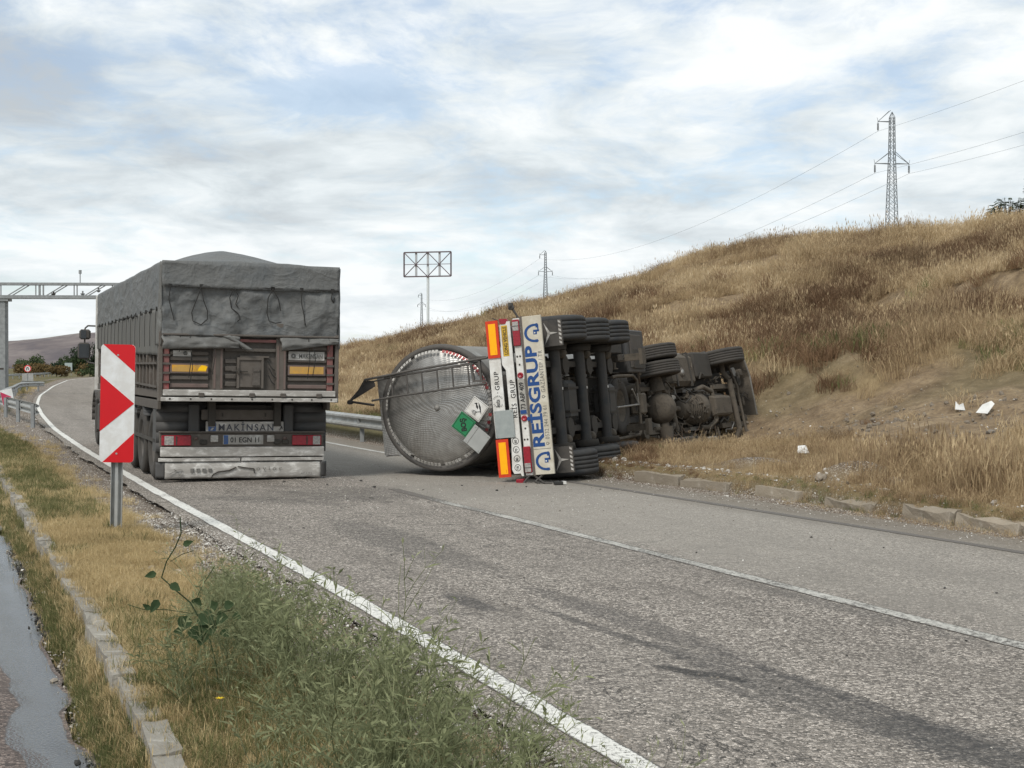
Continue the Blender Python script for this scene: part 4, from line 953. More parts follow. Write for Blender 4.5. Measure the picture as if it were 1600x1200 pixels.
# chassis and running gear
for s in (-1, 1): MB().box((s*.48-.05, .35, .80), (s*.48+.05, LEN-.4, 1.17)).build('chassis_beam', M_CHASSIS, T)
for y in (.5, 3.0, 5.4, 8.2): MB().box((-.43, y, .9), (.43, y+.1, 1.1)).build('cross_member', M_CHASSIS, T)
MB().box((-1.1, .9, 1.08), (1.1, 4.9, 1.16)).build('splash_deck', M_CHASSIS, T)
axy = [1.06, 2.37, 3.68]
for y in axy:
    MB().cyl((-1.0, y, .51), (1.0, y, .51), .075).build('axle', M_CHASSIS, T)
    for s in (-1, 1): wheel(T, (s*1.05, y, .51), (s, 0, 0), .515, .385)
    for s in (-1, 1): MB().box((s*.55-.05, y-.35, .60), (s*.55+.05, y+.30, .68)).cyl((s*.55, y+.25, .60), (s*.55, y+.25, .85), .12).build('suspension_arm', M_CHASSIS, T)
def guard(x0, x1, yc, r, a0, a1):
    m = MB(); n = 14
    for i in range(n):
        t0 = a0+(a1-a0)*i/n; t1 = a0+(a1-a0)*(i+1)/n
        m.add([(x0, yc+r*math.cos(t0), .51+r*math.sin(t0)), (x1, yc+r*math.cos(t0), .51+r*math.sin(t0)), (x1, yc+r*math.cos(t1), .51+r*math.sin(t1)), (x0, yc+r*math.cos(t1), .51+r*math.sin(t1))], [(0, 1, 2, 3)], smooth=True)
    return m
for y in axy[1:]:
    for s in (-1, 1): guard(min(s*.82, s*1.26), max(s*.82, s*1.26), y, .60, R(40), R(140)).build('mudguard', M_FENDER, T, solid=.012, fix=False)
# rear mudguards: rounded sheets facing back
for s in (-1, 1):
    xi = .40 if s < 0 else .72
    m = MB()
    prof = [(1.14, .545), (1.12, .535), (1.0, .53), (.85, .53), (.7, .53), (.55, .53), (.42, .53)]
    for i in range(len(prof)-1):
        (za, ya), (zb, yb) = prof[i], prof[i+1]
        def xo(z): return 1.25-.10*max(0, (z-.98)/.16)**2
        def xn(z): return xi if z > .80 else xi+(.82-xi)*min(1, (.80-z)/.25)
        m.add([(s*xn(za), ya, za), (s*xo(za), ya, za), (s*xo(zb), yb, zb), (s*xn(zb), yb, zb)], [(0, 1, 2, 3)], smooth=True)
    m.box((min(s*1.235, s*1.25), .545, .42), (max(s*1.235, s*1.25), .9, 1.05))
    m.build('rear_mudguard', M_FENDER, T, solid=.012, fix=False)
MB().box((-.62, .42, .885), (.53, .47, 1.04)).build('under_plate', M_STEEL_M, T, bevel=.01)
for x in (-.33, .30): MB().box((x, .405, .935), (x+.02, .42, .985)).build('plate_slot', M_CHASSIS, T)
for a in (-.80, .58): MB().box((a, .44, .62), (a+.16, .52, 1.12)).build('hanger', M_FENDER, T, bevel=.02)
bd = MB().box((-.56, .40, .705), (.58, .425, .865)).build('maker_board', M_STEEL_L, T, bevel=.004)
text(bd, 'MAKİNSAN', .135, XZ(-.385, .397, .733), mat('dirty_blue_lettering', (.03, .045, .09), (.05, .06, .09), .6, dirt=(.12, .11, .10), dirt_amt=.3, dscale=9), bold=.002, sx=.98, spacing=1.28)
MB().box((-.525, .395, .725), (-.415, .399, .845)).build('board_emblem', M_BLUE2, bd)
MB().box((-.51, .392, .79), (-.43, .3945, .80)).add([(-.50, .393, .735), (-.47, .393, .735), (-.44, .393, .775), (-.47, .393, .775)], [(0, 1, 2, 3)]).build('emblem_mark', M_STEEL_L, bd)
for sgn in (.52,): MB().tube([(sgn, .39, .74), (sgn+.03, .39, .80), (sgn+.04, .39, .75)], .008, 5).build('board_scratch', M_INKD, bd)
lb = MB().box((-1.21, .42, .50), (1.19, .50, .695)).box((-1.22, .38, .700), (1.20, .50, .722)).build('lamp_beam', M_STEEL_M, T, bevel=.004)
for s, a, bb in ((-1, -1.19, -.77), (1, .71, 1.15)):
    lp = MB().box((a, .375, .515), (bb, .42, .665)).build('tail_lamp', M_LAMPR, T, bevel=.01)
    c0, c1 = (a+.04, a+.17) if s < 0 else (bb-.13, bb-.02)
    MB().box((c0, .37, .525), (c1, .376, .655)).build('clear_lens', M_LAMPW, lp, bevel=.003)
    MB().box(((a+bb)/2-.01, .368, .53), ((a+bb)/2+.008, .376, .655)).build('lens_divider', M_CHASSIS, lp)
pl = MB().box((-.31, .400, .53), (.28, .419, .668)).build('licence_plate', M_PLATE, T)
MB().box((-.30, .397, .535), (-.235, .3995, .663)).build('plate_band', M_BLUE2, pl)
text(pl, '01 EGN 11', .105, XZ(-.205, .398, .560), M_INK, bold=.001, sx=.92)
for x in (-.64, .44, .56):
    MB().box((x, .39, .53), (x+.10, .419, .60)).build('marker_lamp', M_CHASSIS, T, bevel=.01)
for x in (-.49, .335): MB().box((x, .385, .565), (x+.11, .419, .665)).build('marker_lamp', M_STEEL_L, T, bevel=.01)
for x in (-.70, .60): MB().lathe([(0, .0), (-.02, .03), (-.03, .0)], (x, .415, .62), (0, 1, 0), n=14).build('socket', M_REDD, T)
MB().box((-1.20, .36, .355), (1.19, .46, .495)).build('underrun_bar', M_STEEL_L, T, bevel=.008)
MB().box((-1.23, .37, .285), (-.06, .43, .335)).build('bumper_strip', M_STEEL_L, T, bevel=.004); MB().box((-.04, .37, .29), (1.19, .43, .338)).build('bumper_strip', M_STEEL_L, T, bevel=.004)
# lower plastic skirt with cracked lip and worn script
m = MB()
def lo(u, v):
    x = -1.14+u*2.28; z = .275-v*.235
    crack = .0
    if v > .99: z += .02*nz(x*3, 1, 2)
    return (x, .395-.03*math.sin(v*2.6)+.006*nz(x*3, z*9, 4), z)
m.grid(lo, 60, 8); lw = m.build('lower_bumper', M_STEEL_L, T, solid=-.012, fix=False)
for s in (-1, 1):
    e = MB(); e.grid(lambda u, v, s=s: (s*(1.14+.11*math.sin(u*1.57)), .385+.16*u*u, .27-v*.22), 8, 6); e.build('bumper_end', M_FENDER, T, solid=.012, fix=False)
MB().tube([(-.48, .355, .05), (-.45, .352, .10), (-.38, .35, .135), (-.22, .35, .155), (-.12, .35, .20)], .009, 5).tube([(-.10, .352, .21), (.02, .352, .19), (.14, .35, .175), (.145, .35, .11)], .008, 5).build('crack', M_CHASSIS, lw)
text(lw, 'o v i o r', .09, XZ(.17, .348, .15), M_INKD, ext=.001, sx=1.3)
text(lw, 'A.D.A.M.S', .04, XZ(.84, .352, .085), M_INKD, ext=.001)
for i, (x, z, a) in enumerate(((-1.04, .13, .5), (-.98, .15, -.7), (-.93, .10, .9), (-.95, .17, .2))): MB().bar((x-.05*math.cos(a), .345, z-.05*math.sin(a)), (x+.05*math.cos(a), .345, z+.05*math.sin(a)), .012, .004).build('worn_mark', M_INKD, lw)
for i in range(4): MB().box((-.78+i*.085, .350, .125+.004*i), (-.725+i*.085, .353, .185)).box((-.765+i*.085, .348, .14), (-.742+i*.085, .3495, .152+.01*(i % 2)), 0).build('worn_mark', M_INKD, lw)
MB().box((-1.25, .6, .55), (-1.22, 3.9, .60)).build('hose_guard', M_CHASSIS, T)
for s in (-.8, .8): MB().box((s-.06, 6.9, .25), (s+.06, 7.02, 1.15)).box((s-.13, 6.8, .20), (s+.13, 7.1, .25)).build('landing_leg', M_CHASSIS, T)
MB().cyl((-.9, 6.0, .72), (-.9, 4.9, .72), .2).build('air_tank', M_CHASSIS, T)

# ================================================================== its tractor, mostly hidden beyond the trailer
KM = Matrix.Translation((-6.52, 27.2, 0)) @ Euler((0, R(.6), R(20.3)), 'XYZ').to_matrix().to_4x4()
K = empty('truck_tractor', KM)
tag(K, 'white truck tractor coupled ahead of the tarp-covered dump trailer, only mirrors and left flank showing', 'truck')
M_CABW = mat('cab_white', (.62, .62, .60), (.52, .52, .50), .4, scale=4, dirt=(.22, .20, .17), dirt_amt=.3, dscale=3)
M_GLASS = mat('dark_glass', (.02, .022, .025), (.025, .03, .03), .08, spec=.8)
cabp = [(2.35, .95), (4.45, .95), (4.55, 1.5), (4.40, 2.05), (4.05, 2.95), (2.4, 3.05)]
MB().prism(cabp, -1.10, 1.10, 'yz').build('cab_body', M_CABW, K, bevel=.05)
MB().box((-1.14, 2.28, 1.2), (-1.05, 2.36, 3.0)).box((1.05, 2.28, 1.2), (1.14, 2.36, 3.0)).build('air_deflector', M_CABW, K, bevel=.01)
MB().add([(-1.05, 4.49, 1.98), (1.05, 4.49, 1.98), (1.0, 4.16, 2.80), (-1.0, 4.16, 2.80)], [(0, 1, 2, 3)]).build('windscreen', M_GLASS, K, solid=.01)
for s in (-1, 1):
    dr_ = MB().box((s*1.105-.01, 3.05, 1.05), (s*1.105+.01, 4.15, 2.6)).build('door', M_CABW, K, bevel=.008)
    MB().box((s*1.12-.004, 3.25, 1.95), (s*1.12+.004, 4.05, 2.5)).build('side_window', M_GLASS, dr_)
    MB().box((s*1.13-.01, 3.15, 1.55), (s*1.13+.01, 3.3, 1.6)).build('handle', M_BLACKP, dr_)
    wheel(K, (s*1.06, 3.55, .51), (s, 0, 0), .51, .33); wheel(K, (s*1.0, 0.0, .51), (s, 0, 0), .51, .60)
    def g(yc, r, x0, x1, a0, a1): return guard(min(s*x0, s*x1), max(s*x0, s*x1), yc, r, R(a0), R(a1))
    g(3.55, .63, .80, 1.27, 0, 180).build('front_mudguard', M_BLACKP, K, solid=.03, fix=False)
    g(0, .66, .68, 1.27, 15, 165).build('rear_mudguard', M_BLACKP, K, solid=.02, fix=False)
    MB().box((min(s*1.22, s*1.28), 2.86, .30), (max(s*1.22, s*1.28), 2.96, 1.0)).box((min(s*.9, s*1.25), 2.4, .35), (max(s*.9, s*1.25), 2.85, .9)).build('cab_step', M_BLACKP, K, bevel=.02)
    MB().box((s*.45-.05, -1.2, .75), (s*.45+.05, 4.3, 1.0)).build('chassis_beam', M_CHASSIS, K)
    MB().lathe([(-.7, 0), (-.7, .3), (.7, .3), (.7, 0)], (s*.92, 1.55, .62), (0, 1, 0), n=20).build('fuel_tank', M_METAL, K)
    mm = MB(); mm.box((s*1.44-.13, 4.28, 1.83), (s*1.44+.13, 4.38, 2.19)).build('mirror', M_BLACKP, K, bevel=.04)
    MB().box((s*1.44-.105, 4.272, 1.86), (s*1.44+.105, 4.279, 2.16)).build('mirror_glass', mat('mirror_glass', (.10, .11, .12), (.08, .09, .10), .12, metal=.5), K)
    MB().box((s*1.42-.12, 4.27, 2.26), (s*1.42+.12, 4.38, 2.48)).build('mirror', M_BLACKP, K, bevel=.04)
    MB().box((s*1.42-.09, 4.262, 2.28), (s*1.42+.02, 4.269, 2.46)).build('mirror_glass', MATS['mirror_glass'], K)
    MB().tube([(s*1.15, 4.15, 2.55), (s*1.36, 4.32, 2.56), (s*1.42, 4.34, 2.5), (s*1.43, 4.34, 1.85), (s*1.35, 4.32, 1.76), (s*1.15, 4.15, 1.72)], .018, 7).build('mirror_arm', M_BLACKP, K)
MB().box((-1.2, 4.42, .35), (1.2, 4.66, .92)).build('front_bumper', M_CABW, K, bevel=.05)
MB().box((-.9, 4.5, 1.0), (.9, 4.58, 1.6)).build('grille', M_BLACKP, K, bevel=.02)
for s in (-1, 1): MB().box((s*.95-.15, 4.63, .55), (s*.95+.15, 4.68, .8)).build('headlight', M_LAMPW, K, bevel=.02)
for y in (0.0, 3.55): MB().cyl((-1, y, .51), (1, y, .51), .08).build('axle', M_CHASSIS, K)
# ================================================================== overturned tanker
def lying(yaw, tilt):
    y, t = R(yaw), R(tilt)
    f = Vector((math.sin(y), math.cos(y), 0)); r = Vector((math.cos(y), -math.sin(y), 0)); n = r.cross(f)
    v = -r*math.cos(t) - n*math.sin(t); x = f.cross(v)
    return Matrix((x, f, v)).transposed().to_4x4()
WM = Matrix.Translation((.805, 20.0, 1.2676)) @ lying(21, 5.5)
W = empty('tank_trailer', WM)
tag(W, 'overturned silver tank trailer lying on its side with its rear bumper boards upright', 'tank trailer')
def steel_hammered():
    m = bpy.data.materials.new('hammered_stainless'); m.use_nodes = True; nt = m.node_tree; b = nt.nodes['Principled BSDF']
    tc = nt.nodes.new('ShaderNodeTexCoord'); P = tc.outputs['Object']
    sep = nt.nodes.new('ShaderNodeSeparateXYZ'); L(nt, P, sep.inputs[0])
    x = sep.outputs[0]; z = math_n(nt, 'SUBTRACT', sep.outputs[2], 2.33)
    n = noise_n(nt, P, 2.0, 3, .5); n2 = noise_n(nt, P, 9, 6, .65)
    # two crossing sets of pressed ridges give the quilted plate
    rad = math_n(nt, 'SQRT', math_n(nt, 'ADD', math_n(nt, 'MULTIPLY', x, x), math_n(nt, 'MULTIPLY', z, z)))
    ang = math_n(nt, 'ARCTAN2', z, x)
    a = math_n(nt, 'SINE', math_n(nt, 'ADD', math_n(nt, 'MULTIPLY', rad, 125), math_n(nt, 'MULTIPLY', n, 14)))
    b_ = math_n(nt, 'SINE', math_n(nt, 'ADD', math_n(nt, 'MULTIPLY', math_n(nt, 'ADD', x, math_n(nt, 'MULTIPLY', z, .4)), 120), math_n(nt, 'MULTIPLY', n, 22)))
    h = math_n(nt, 'MULTIPLY', a, b_)
    bp = nt.nodes.new('ShaderNodeBump'); bp.inputs['Distance'].default_value = .0022; bp.inputs['Strength'].default_value = .6; L(nt, h, bp.inputs['Height']); L(nt, bp.outputs[0], b.inputs['Normal'])
    c = mix_c(nt, ramp(nt, n2, [(.35, (0,)*3), (.65, (1,)*3)]), (.47, .46, .44), (.36, .35, .335))
    c = mix_c(nt, ramp(nt, n, [(.45, (0,)*3), (.7, (.45,)*3)]), c, (.27, .25, .225))
    c = mix_c(nt, ramp(nt, h, [(-.4, (.12,)*3), (.5, (0,)*3)]), c, (.13, .12, .11))
    L(nt, c, b.inputs['Base Color']); b.inputs['Metallic'].default_value = .8; b.inputs['Roughness'].default_value = .36
    return m
M_HAM = steel_hammered()
M_TANK = mat('tank_side_steel', (.40, .39, .37), (.30, .29, .275), .38, metal=.75, scale=3, dirt=(.15, .14, .12), dirt_amt=.4, dscale=3)
M_CHECK = M_HAM
M_RIMD = mat('dark_rim_band', (.055, .052, .05), (.09, .085, .08), .6, metal=.2, dirt=(.12, .11, .1), dirt_amt=.3)
M_REFW = mat('reflective_tape_white', (.78, .77, .74), (.60, .58, .55), .5, dirt=(.18, .165, .145), dirt_amt=.3, dscale=15)
M_REFR = mat('reflective_tape_red', (.42, .02, .03), (.32, .02, .03), .5, dirt=(.2, .15, .13), dirt_amt=.15, dscale=15)
TZ, TR_ = 2.33, .955
m = MB(); m.lathe([(0, .93), (.02, TR_-.01), (.10, TR_), (3.0, TR_), (3.02, TR_+.02), (3.08, TR_+.02), (3.10, TR_), (8.6, TR_), (8.75, .90), (8.85, .6), (8.9, 0)], (0, .72, TZ), (0, 1, 0), n=72)
m.build('tank_shell', M_TANK, W, fix=False)
m = MB(); prof = [(-.0, .0), (.001, .12), (.004, .25), (.010, .40), (.020, .53), (.034, .65), (.056, .77), (.085, .85), (.12, .90)]
m.lathe([(-.10+a, r) for a, r in prof], (0, .72, TZ), (0, 1, 0), n=72); m.build('tank_end', M_HAM, W, fix=False)
MB().lathe([(-.01, .885), (-.03, .90), (-.03, .965), (.05, .975), (.09, .97)], (0, .72, TZ), (0, 1, 0), n=72).build('rim_band', M_RIMD, W, fix=False)
MB().lathe([(-.03, 0), (-.03, .035), (-.005, .04), (.02, .065)], (0, .615, TZ), (0, 1, 0), n=16).build('end_cap', M_METAL, W)
# reflective dashes round the rim: angle measured in x-z, red on the underside quarters
for k in range(92):
    t = 2*math.pi*k/92; cx, cz = math.cos(t), math.sin(t)
    deg = math.degrees(t) % 360
    red = (deg > 283 and deg < 352) or (190+35 < deg < 262)          # towards the bumper boards
    if not red and (352 <= deg or deg < 14): pass
    if red and k % 2 and deg < 262: mm = M_REFW
    else: mm = M_REFR if red else M_REFW
    if rng.random() < .10: continue
    r0, r1 = .842, .882; q = []
    for tt, rr_ in ((t-.026, r0), (t+.026, r0), (t+.026, r1), (t-.026, r1)): q.append((rr_*math.cos(tt), .668+(.03 if rr_ == r1 else .005)-.038, TZ+rr_*math.sin(tt)))
    MB().add(q, [(0, 1, 2, 3)]).build('reflective_dash', mm, W, solid=.004, fix=False)
# top walkway housing with checker plate back
wp = MB(); wp.prism([(-.66, 3.32), (.56, 3.34), (.60, 2.95), (.2, 3.22), (-.2, 3.22), (-.52, 3.0), (-.55, 2.62), (-.70, 2.62)][:8], .70, .73, 'xz')
wp.build('walkway_plate', M_CHECK, W)
MB().box((-.66, .73, 3.20), (.56, 8.8, 3.34)).build('walkway', M_TANK, W, bevel=.01)
MB().box((.52, .75, 3.05), (.58, 8.8, 3.32)).box((-.68, .75, 3.05), (-.62, 8.8, 3.32)).build('walkway_side', M_RIMD, W)
for y in (2.2, 4.2, 6.2): MB().lathe([(3.2, .27), (3.44, .27), (3.47, .24), (3.47, 0)], (0, y, 0), (0, 0, 1), n=20).build('manhole', M_METAL, W)
# ladder and handrail
LY = .46
lad = MB(); lad.tube([(.20, LY, 3.34), (.23, LY, 2.98), (.29, LY, 1.43)], .016, 8).tube([(.53, LY, 3.10), (.54, LY, 2.98), (.60, LY, 1.60)], .016, 8).build('ladder_rail', M_RIMD, W)
for z in (2.98, 2.72, 2.465, 2.21, 1.96, 1.70): MB().cyl((.24+(2.98-z)*.035, LY, z), (.545+(2.98-z)*.035, LY, z), .013).build('ladder_rung', M_RIMD, W)
MB().tube([(.53, LY-.02, 3.42), (.60, LY-.02, 2.6), (.67, LY-.02, 1.36)], .018, 8).tube([(.49, LY+.05, 3.38), (.56, LY+.05, 2.6), (.63, LY+.05, 1.5)], .012, 8).build('handrail', M_RIMD, W)
MB().bar((.71, LY, 1.66), (.34, LY, 1.62), .035).bar((.69, LY, 1.51), (.33, LY, 1.50), .035).bar((.345, LY, 1.64), (.33, LY, 1.42), .03).bar((.70, LY, 1.68), (.68, LY, 1.40), .03).build('ladder_bracket', M_RIMD, W)
br = MB(); br.tube([(.53, LY, 3.42), (.38, LY+.05, 3.56), (.22, LY, 3.72)], .022, 8).tube([(.22, LY, 3.72), (.13, LY, 3.31)], .018, 8).cyl((.21, LY-.03, 3.72), (.21, LY+.05, 3.72), .035)
br.build('top_guard', M_BLACKP, W)
MB().prism([(.52, 3.40), (.50, 3.30), (.42, 3.28), (.25, 3.66), (.40, 3.56)], LY+.02, LY+.05, 'xz').build('guard_plate', M_BLACKP, W)
# --- rear boards
ab = MB().box((-1.10, -.02, .31), (1.18, .02, .60)).build('advert_board', M_CREAM, W, bevel=.006)
MB().box((-1.11, -.012, .600), (1.19, .02, .632)).build('board_edge', M_STEEL_M, ab)
text(ab, 'REİSGRUP', .235, XZ(-.71, -.0215, .425), M_BLUE, ext=.0015, bold=.0085, sx=1.34, spacing=1.02)
text(ab, '0532 244 79 61', .088, XZ(-.60, -.0215, .338), M_INKD, ext=.0015, sx=.80, spacing=1.1)
text(ab, 'GAZİANTEP / TR', .088, XZ(.07, -.0215, .338), M_INKD, ext=.0015, sx=.80, spacing=1.15)
for x, z in ((-.66, .365), (.01, .365)):
    MB().lathe([(-.002, .014), (-.002, .022), (.0, .022)], (x, -.0205, z+.01), (0, 1, 0), n=14).add([(x-.006, -.0225, z-.012), (x+.006, -.0225, z-.012), (x, -.0225, z-.03)], [(0, 1, 2)]).build('contact_mark', M_INKD, ab)
def ring_logo(x, z, s=1):
    m = MB(); n = 26; r0, r1 = .088, .118
    a0, a1 = R(-20), R(200)
    vs = []
    for i in range(n+1):
        t = a0+(a1-a0)*i/n
        for rr_ in (r0, r1): vs.append((x+1.12*rr_*math.cos(t), -.023, z-.05+1.35*rr_*math.sin(t)))
    m.add(vs, [(2*i, 2*i+1, 2*i+3, 2*i+2) for i in range(n)])
    # hook foot and block inside the ring
    m.box((x+.075, -.0236, z-.105), (x+.135, -.0226, z-.072)).box((x-.135, -.0236, z-.09), (x-.095, -.0226, z-.05))
    m.box((x-.02, -.0236, z-.085), (x+.045, -.0226, z-.03)).box((x+.018, -.0236, z-.12), (x+.045, -.0226, z-.085)).box((x+.018, -.0236, z-.115), (x+.12, -.0226, z-.095))
    lg = m.build('ring_logo', M_BLUE, ab)
    MB().box((x-.008, -.0245, z-.062), (x+.012, -.0238, z-.042)).build('logo_light', M_WHITE, lg)
ring_logo(.93, .47); ring_logo(-.91, .47)
MB().box((-.735, -.0225, .33), (-.728, -.0215, .60)).build('sheet_joint', M_INKD, ab)
# lamp rail
lr = MB().box((-1.10, .0, .645), (1.17, .06, .755)).build('lamp_rail', M_WHITE, W, bevel=.008)
MB().box((-1.12, .03, .632), (1.18, .07, .770)).build('rail_back', M_CHASSIS, W)
for a, bb, c0, c1 in ((.77, 1.15, .99, 1.12), (-1.06, -.68, -1.05, -.92)):
    lp = MB().box((a, -.035, .645), (bb, .0, .755)).build('tail_lamp', M_LAMPR, W, bevel=.01)
    MB().box((c0, -.040, .655), (c1, -.034, .747)).build('clear_lens', M_LAMPW, lp, bevel=.003)
    MB().box((c0+.06, -.042, .655), (c0+.07, -.0395, .747)).build('lens_divider', M_CHASSIS, lp)
pl = MB().box((-.215, -.012, .648), (.29, .0, .752)).build('licence_plate', M_PLATE, W)
MB().box((-.21, -.015, .653), (-.155, -.0125, .747)).build('plate_band', M_BLUE, pl)
text(pl, '73 ABP 409', .098, XZ(-.145, -.014, .664), M_INK, bold=.0015, sx=.83)
for x in (.345, -.275):
    MB().lathe([(0, 0), (-.02, .03), (-.02, .042), (.0, .045)], (x, .0, .70), (0, 1, 0), n=16).build('plate_lamp', M_LAMPR, W)
for x, z in ((.62, .68), (.62, .725), (-.42, .70), (-.58, .68), (-.58, .725), (.5, .70)):
    MB().cyl((x, -.006, z), (x, .004, z), .014, n=10).build('bolt_hole', M_CHASSIS, lr)
# long vehicle panel
lv = MB(); lv.prism([(-1.10, .785), (1.14, .79), (1.14, .84), (1.10, .86), (1.10, .955), (.52, .965), (.44, .915), (-.15, .915), (-.60, .93), (-1.0, .955), (-1.06, .93), (-1.06, .83), (-1.10, .81)], -.01, .012, 'xz')
lvo = lv.build('warning_panel', M_WHITE, W)
sk = MB().box((.64, -.0125, .838), (1.085, -.0105, .932)).build('yellow_sticker', mat('yellow_sticker', (.72, .45, .02), (.62, .38, .03), .45, dirt=(.3, .2, .06), dirt_amt=.15), lvo)
text(sk, 'LONG VEHICLE', .074, XZ(.662, -.0135, .857), M_INK, bold=.0012, sx=.80)
MB().box((.65, -.0132, .843), (1.075, -.0126, .847)).box((.65, -.0132, .923), (1.075, -.0126, .927)).build('sticker_frame', M_INK, sk)
text(lvo, 'REİS  GRUP', .105, XZ(-.26, -.0115, .80), M_INK, bold=.001, sx=.93, spacing=1.12)
for x, t_ in ((-.59, '60'), (-.715, '70'), (-.845, '80'), (-.975, 'TR')):
    sg = MB().lathe([(-.001, .042), (-.002, .048), (-.001, .050)], (x, -.011, .865), (0, 1, 0), n=22).build('speed_mark', M_INK, lvo)
    text(sg, t_, .055, XZ(x-.033, -.0125, .846), M_INK, sx=.9, bold=.0005)
# upper panel with firm name
up = MB().prism([(-.53, .985), (.63, .985), (.64, 1.13), (.60, 1.165), (-.10, 1.17), (-.53, 1.165)], -.004, .014, 'xz').build('name_panel', M_WHITE, W)
text(up, 'GRUP', .10, XZ(.16, -.0055, 1.04), M_INK, bold=.001, sx=.98, spacing=1.15)
text(up, 'REİS', .062, XZ(-.075, -.0075, 1.055), M_INK, bold=.0008, sx=.85)
mm = MB()
for sgn in (-1, 1):
    for i in range(7):
        t = sgn*(.5+i*.33)
        mm.bar((-.0+.062*math.sin(t)*1.1, -.0055, 1.078+.062*math.cos(t)*1.1), (-.0+.082*math.sin(t+.1)*1.1, -.0055, 1.078+.082*math.cos(t+.1)), .016, .003)
mm.build('laurel_mark', M_INK, up)
MB().cyl((.125, -.006, 1.075), (.125, -.004, 1.075), .008, n=8).build('dot_mark', M_INK, up)
for a, bb, z0, z1 in ((.63, 1.17, .975, 1.165), (-1.10, -.55, .975, 1.165)):
    rf = MB().box((a, -.024, z0), (bb, -.006, z1)).build('reflector', M_ORB, W)
    MB().box((a+.045, -.028, z0+.04), (bb-.045, -.0245, z1-.04)).build('reflector_field', M_AMB, rf)
    MB().box((a+.065, -.0295, z0+.06), (a+.11, -.0285, z0+.065)).build('reflector_code', M_ORB, rf)
# dark frame behind the boards
MB().box((-1.05, .03, .36), (1.12, .08, .44)).box((-1.0, .03, .80), (1.05, .07, .90)).box((-1.0, .03, 1.0), (1.0, .06, 1.10)).build('board_bracket', M_CHASSIS, W)
for x in (-.75, -.25, .3, .8): MB().box((x, .035, .40), (x+.06, .10, 1.12)).build('bracket', M_CHASSIS, W)
MB().box((-.535, -.034, .855), (-.135, -.026, 1.15)).build('blank_placard', mat('galvanised_plate', (.36, .39, .38), (.30, .33, .325), .5, metal=.25, scale=9), W, bevel=.004)
for x, z in ((-.51, .875), (-.16, .875), (-.51, 1.13), (-.16, 1.13)): MB().cyl((x, -.037, z), (x, -.0335, z), .006, n=8).build('rivet', M_METAL, W)
MB().prism([(1.10, .80), (1.18, .84), (1.19, .96), (1.12, .955)], .0, .03, 'xz').build('side_marker', M_LAMPR, W)
MB().tube([(1.14, .05, .66), (1.24, .02, .70), (1.34, .0, .75)], .018, 8).cyl((1.33, -.03, .75), (1.33, .03, .75), .035).box((1.30, -.03, .725), (1.40, .02, .785)).build('position_lamp_arm', M_BLACKP, W)
MB().tube([(1.17, .02, .98), (1.19, .02, 1.03), (1.21, .0, 1.06)], .008, 6).build('bent_wire', M_BLACKP, W)
# crushed lamp arm and brackets at the ground
for pts in ([(-1.10, .0, .70), (-1.20, -.06, .78), (-1.24, -.1, .66)], [(-1.10, .02, .5), (-1.19, -.05, .60), (-1.22, -.12, .52)], [(-1.12, .02, .62), (-1.22, -.1, .45), (-1.23, -.05, .35)]):
    MB().tube(pts, .017, 7).build('crushed_bracket', M_BLACKP, W)
MB().box((-1.21, -.05, .78), (-1.14, .05, .90)).build('side_marker', M_LAMPR, W, bevel=.01)
# hazard placards
def diamond(cx, cz, s, m_, name, y=.44, tilt=0.0):
    h = s/2; c, s_ = math.cos(R(tilt)), math.sin(R(tilt))
    M = Matrix.Translation((cx, y, cz)) @ Matrix.Rotation(R(-tilt), 4, 'Y')
    o = MB().box((-h, -.008, -h), (h, .0, h), M=M @ Matrix.Rotation(R(45), 4, 'Y')).build(name, m_, W, bevel=.003)
    return o, M
wd, Mw = diamond(-.075, 1.61, .285, M_WHITE, 'hazard_placard', .44, 4)
Mi = Mw @ Matrix.Rotation(R(45), 4, 'Y')
MB().box((-.130, -.0105, -.130), (.130, -.0088, -.127), M=Mi).box((-.130, -.0105, .127), (.130, -.0088, .130), M=Mi).box((-.130, -.0105, -.127), (-.127, -.0088, .127), M=Mi).box((.127, -.0105, -.127), (.130, -.0088, .127), M=Mi).build('placard_frame', M_INK, wd)
pm = MB()    # dead tree and fish
for a, bq, w in (((-.045, -.06), (-.04, .01), .018), ((-.04, .0), (-.075, .055), .009), ((-.04, .0), (-.035, .075), .010), ((-.038, .01), (-.005, .05), .008), ((-.06, .03), (-.095, .04), .006), ((-.06, .03), (-.06, .075), .006), ((-.02, .03), (.0, .075), .006), ((-.037, .04), (-.015, .085), .005)):
    pm.bar(Mw @ Vector((a[0], -.0105, a[1])), Mw @ Vector((bq[0], -.0105, bq[1])), w, .003)
for poly in ([(-.10, -.06), (.02, -.075), (.10, -.05), (.02, -.045)], [(-.01, -.02), (.03, .0), (.07, -.005), (.095, .02), (.09, -.03), (.065, -.022), (.03, -.035)]):
    pm.add([Mw @ Vector((x, -.0115, z)) for x, z in poly], [tuple(range(len(poly)))])
pm.build('hazard_symbol', M_INK, wd)
gd, Mg = diamond(-.285, 1.835, .285, mat('green_placard', (.015, .22, .085), (.02, .19, .075), .45), 'empty_placard', .43, 4)
Mi = Mg @ Matrix.Rotation(R(45), 4, 'Y')
MB().box((-.128, -.0105, -.128), (.128, -.0088, -.122), M=Mi).box((-.128, -.0105, .122), (.128, -.0088, .128), M=Mi).box((-.128, -.0105, -.122), (-.122, -.0088, .122), M=Mi).box((.122, -.0105, -.122), (.128, -.0088, .122), M=Mi).build('placard_frame', M_INK, gd)
text(gd, 'BOŞ', .115, Mg @ Matrix.Translation((-.105, -.0105, -.035)) @ Matrix.Rotation(R(90), 4, 'X'), M_INK, bold=.004, sx=.86)
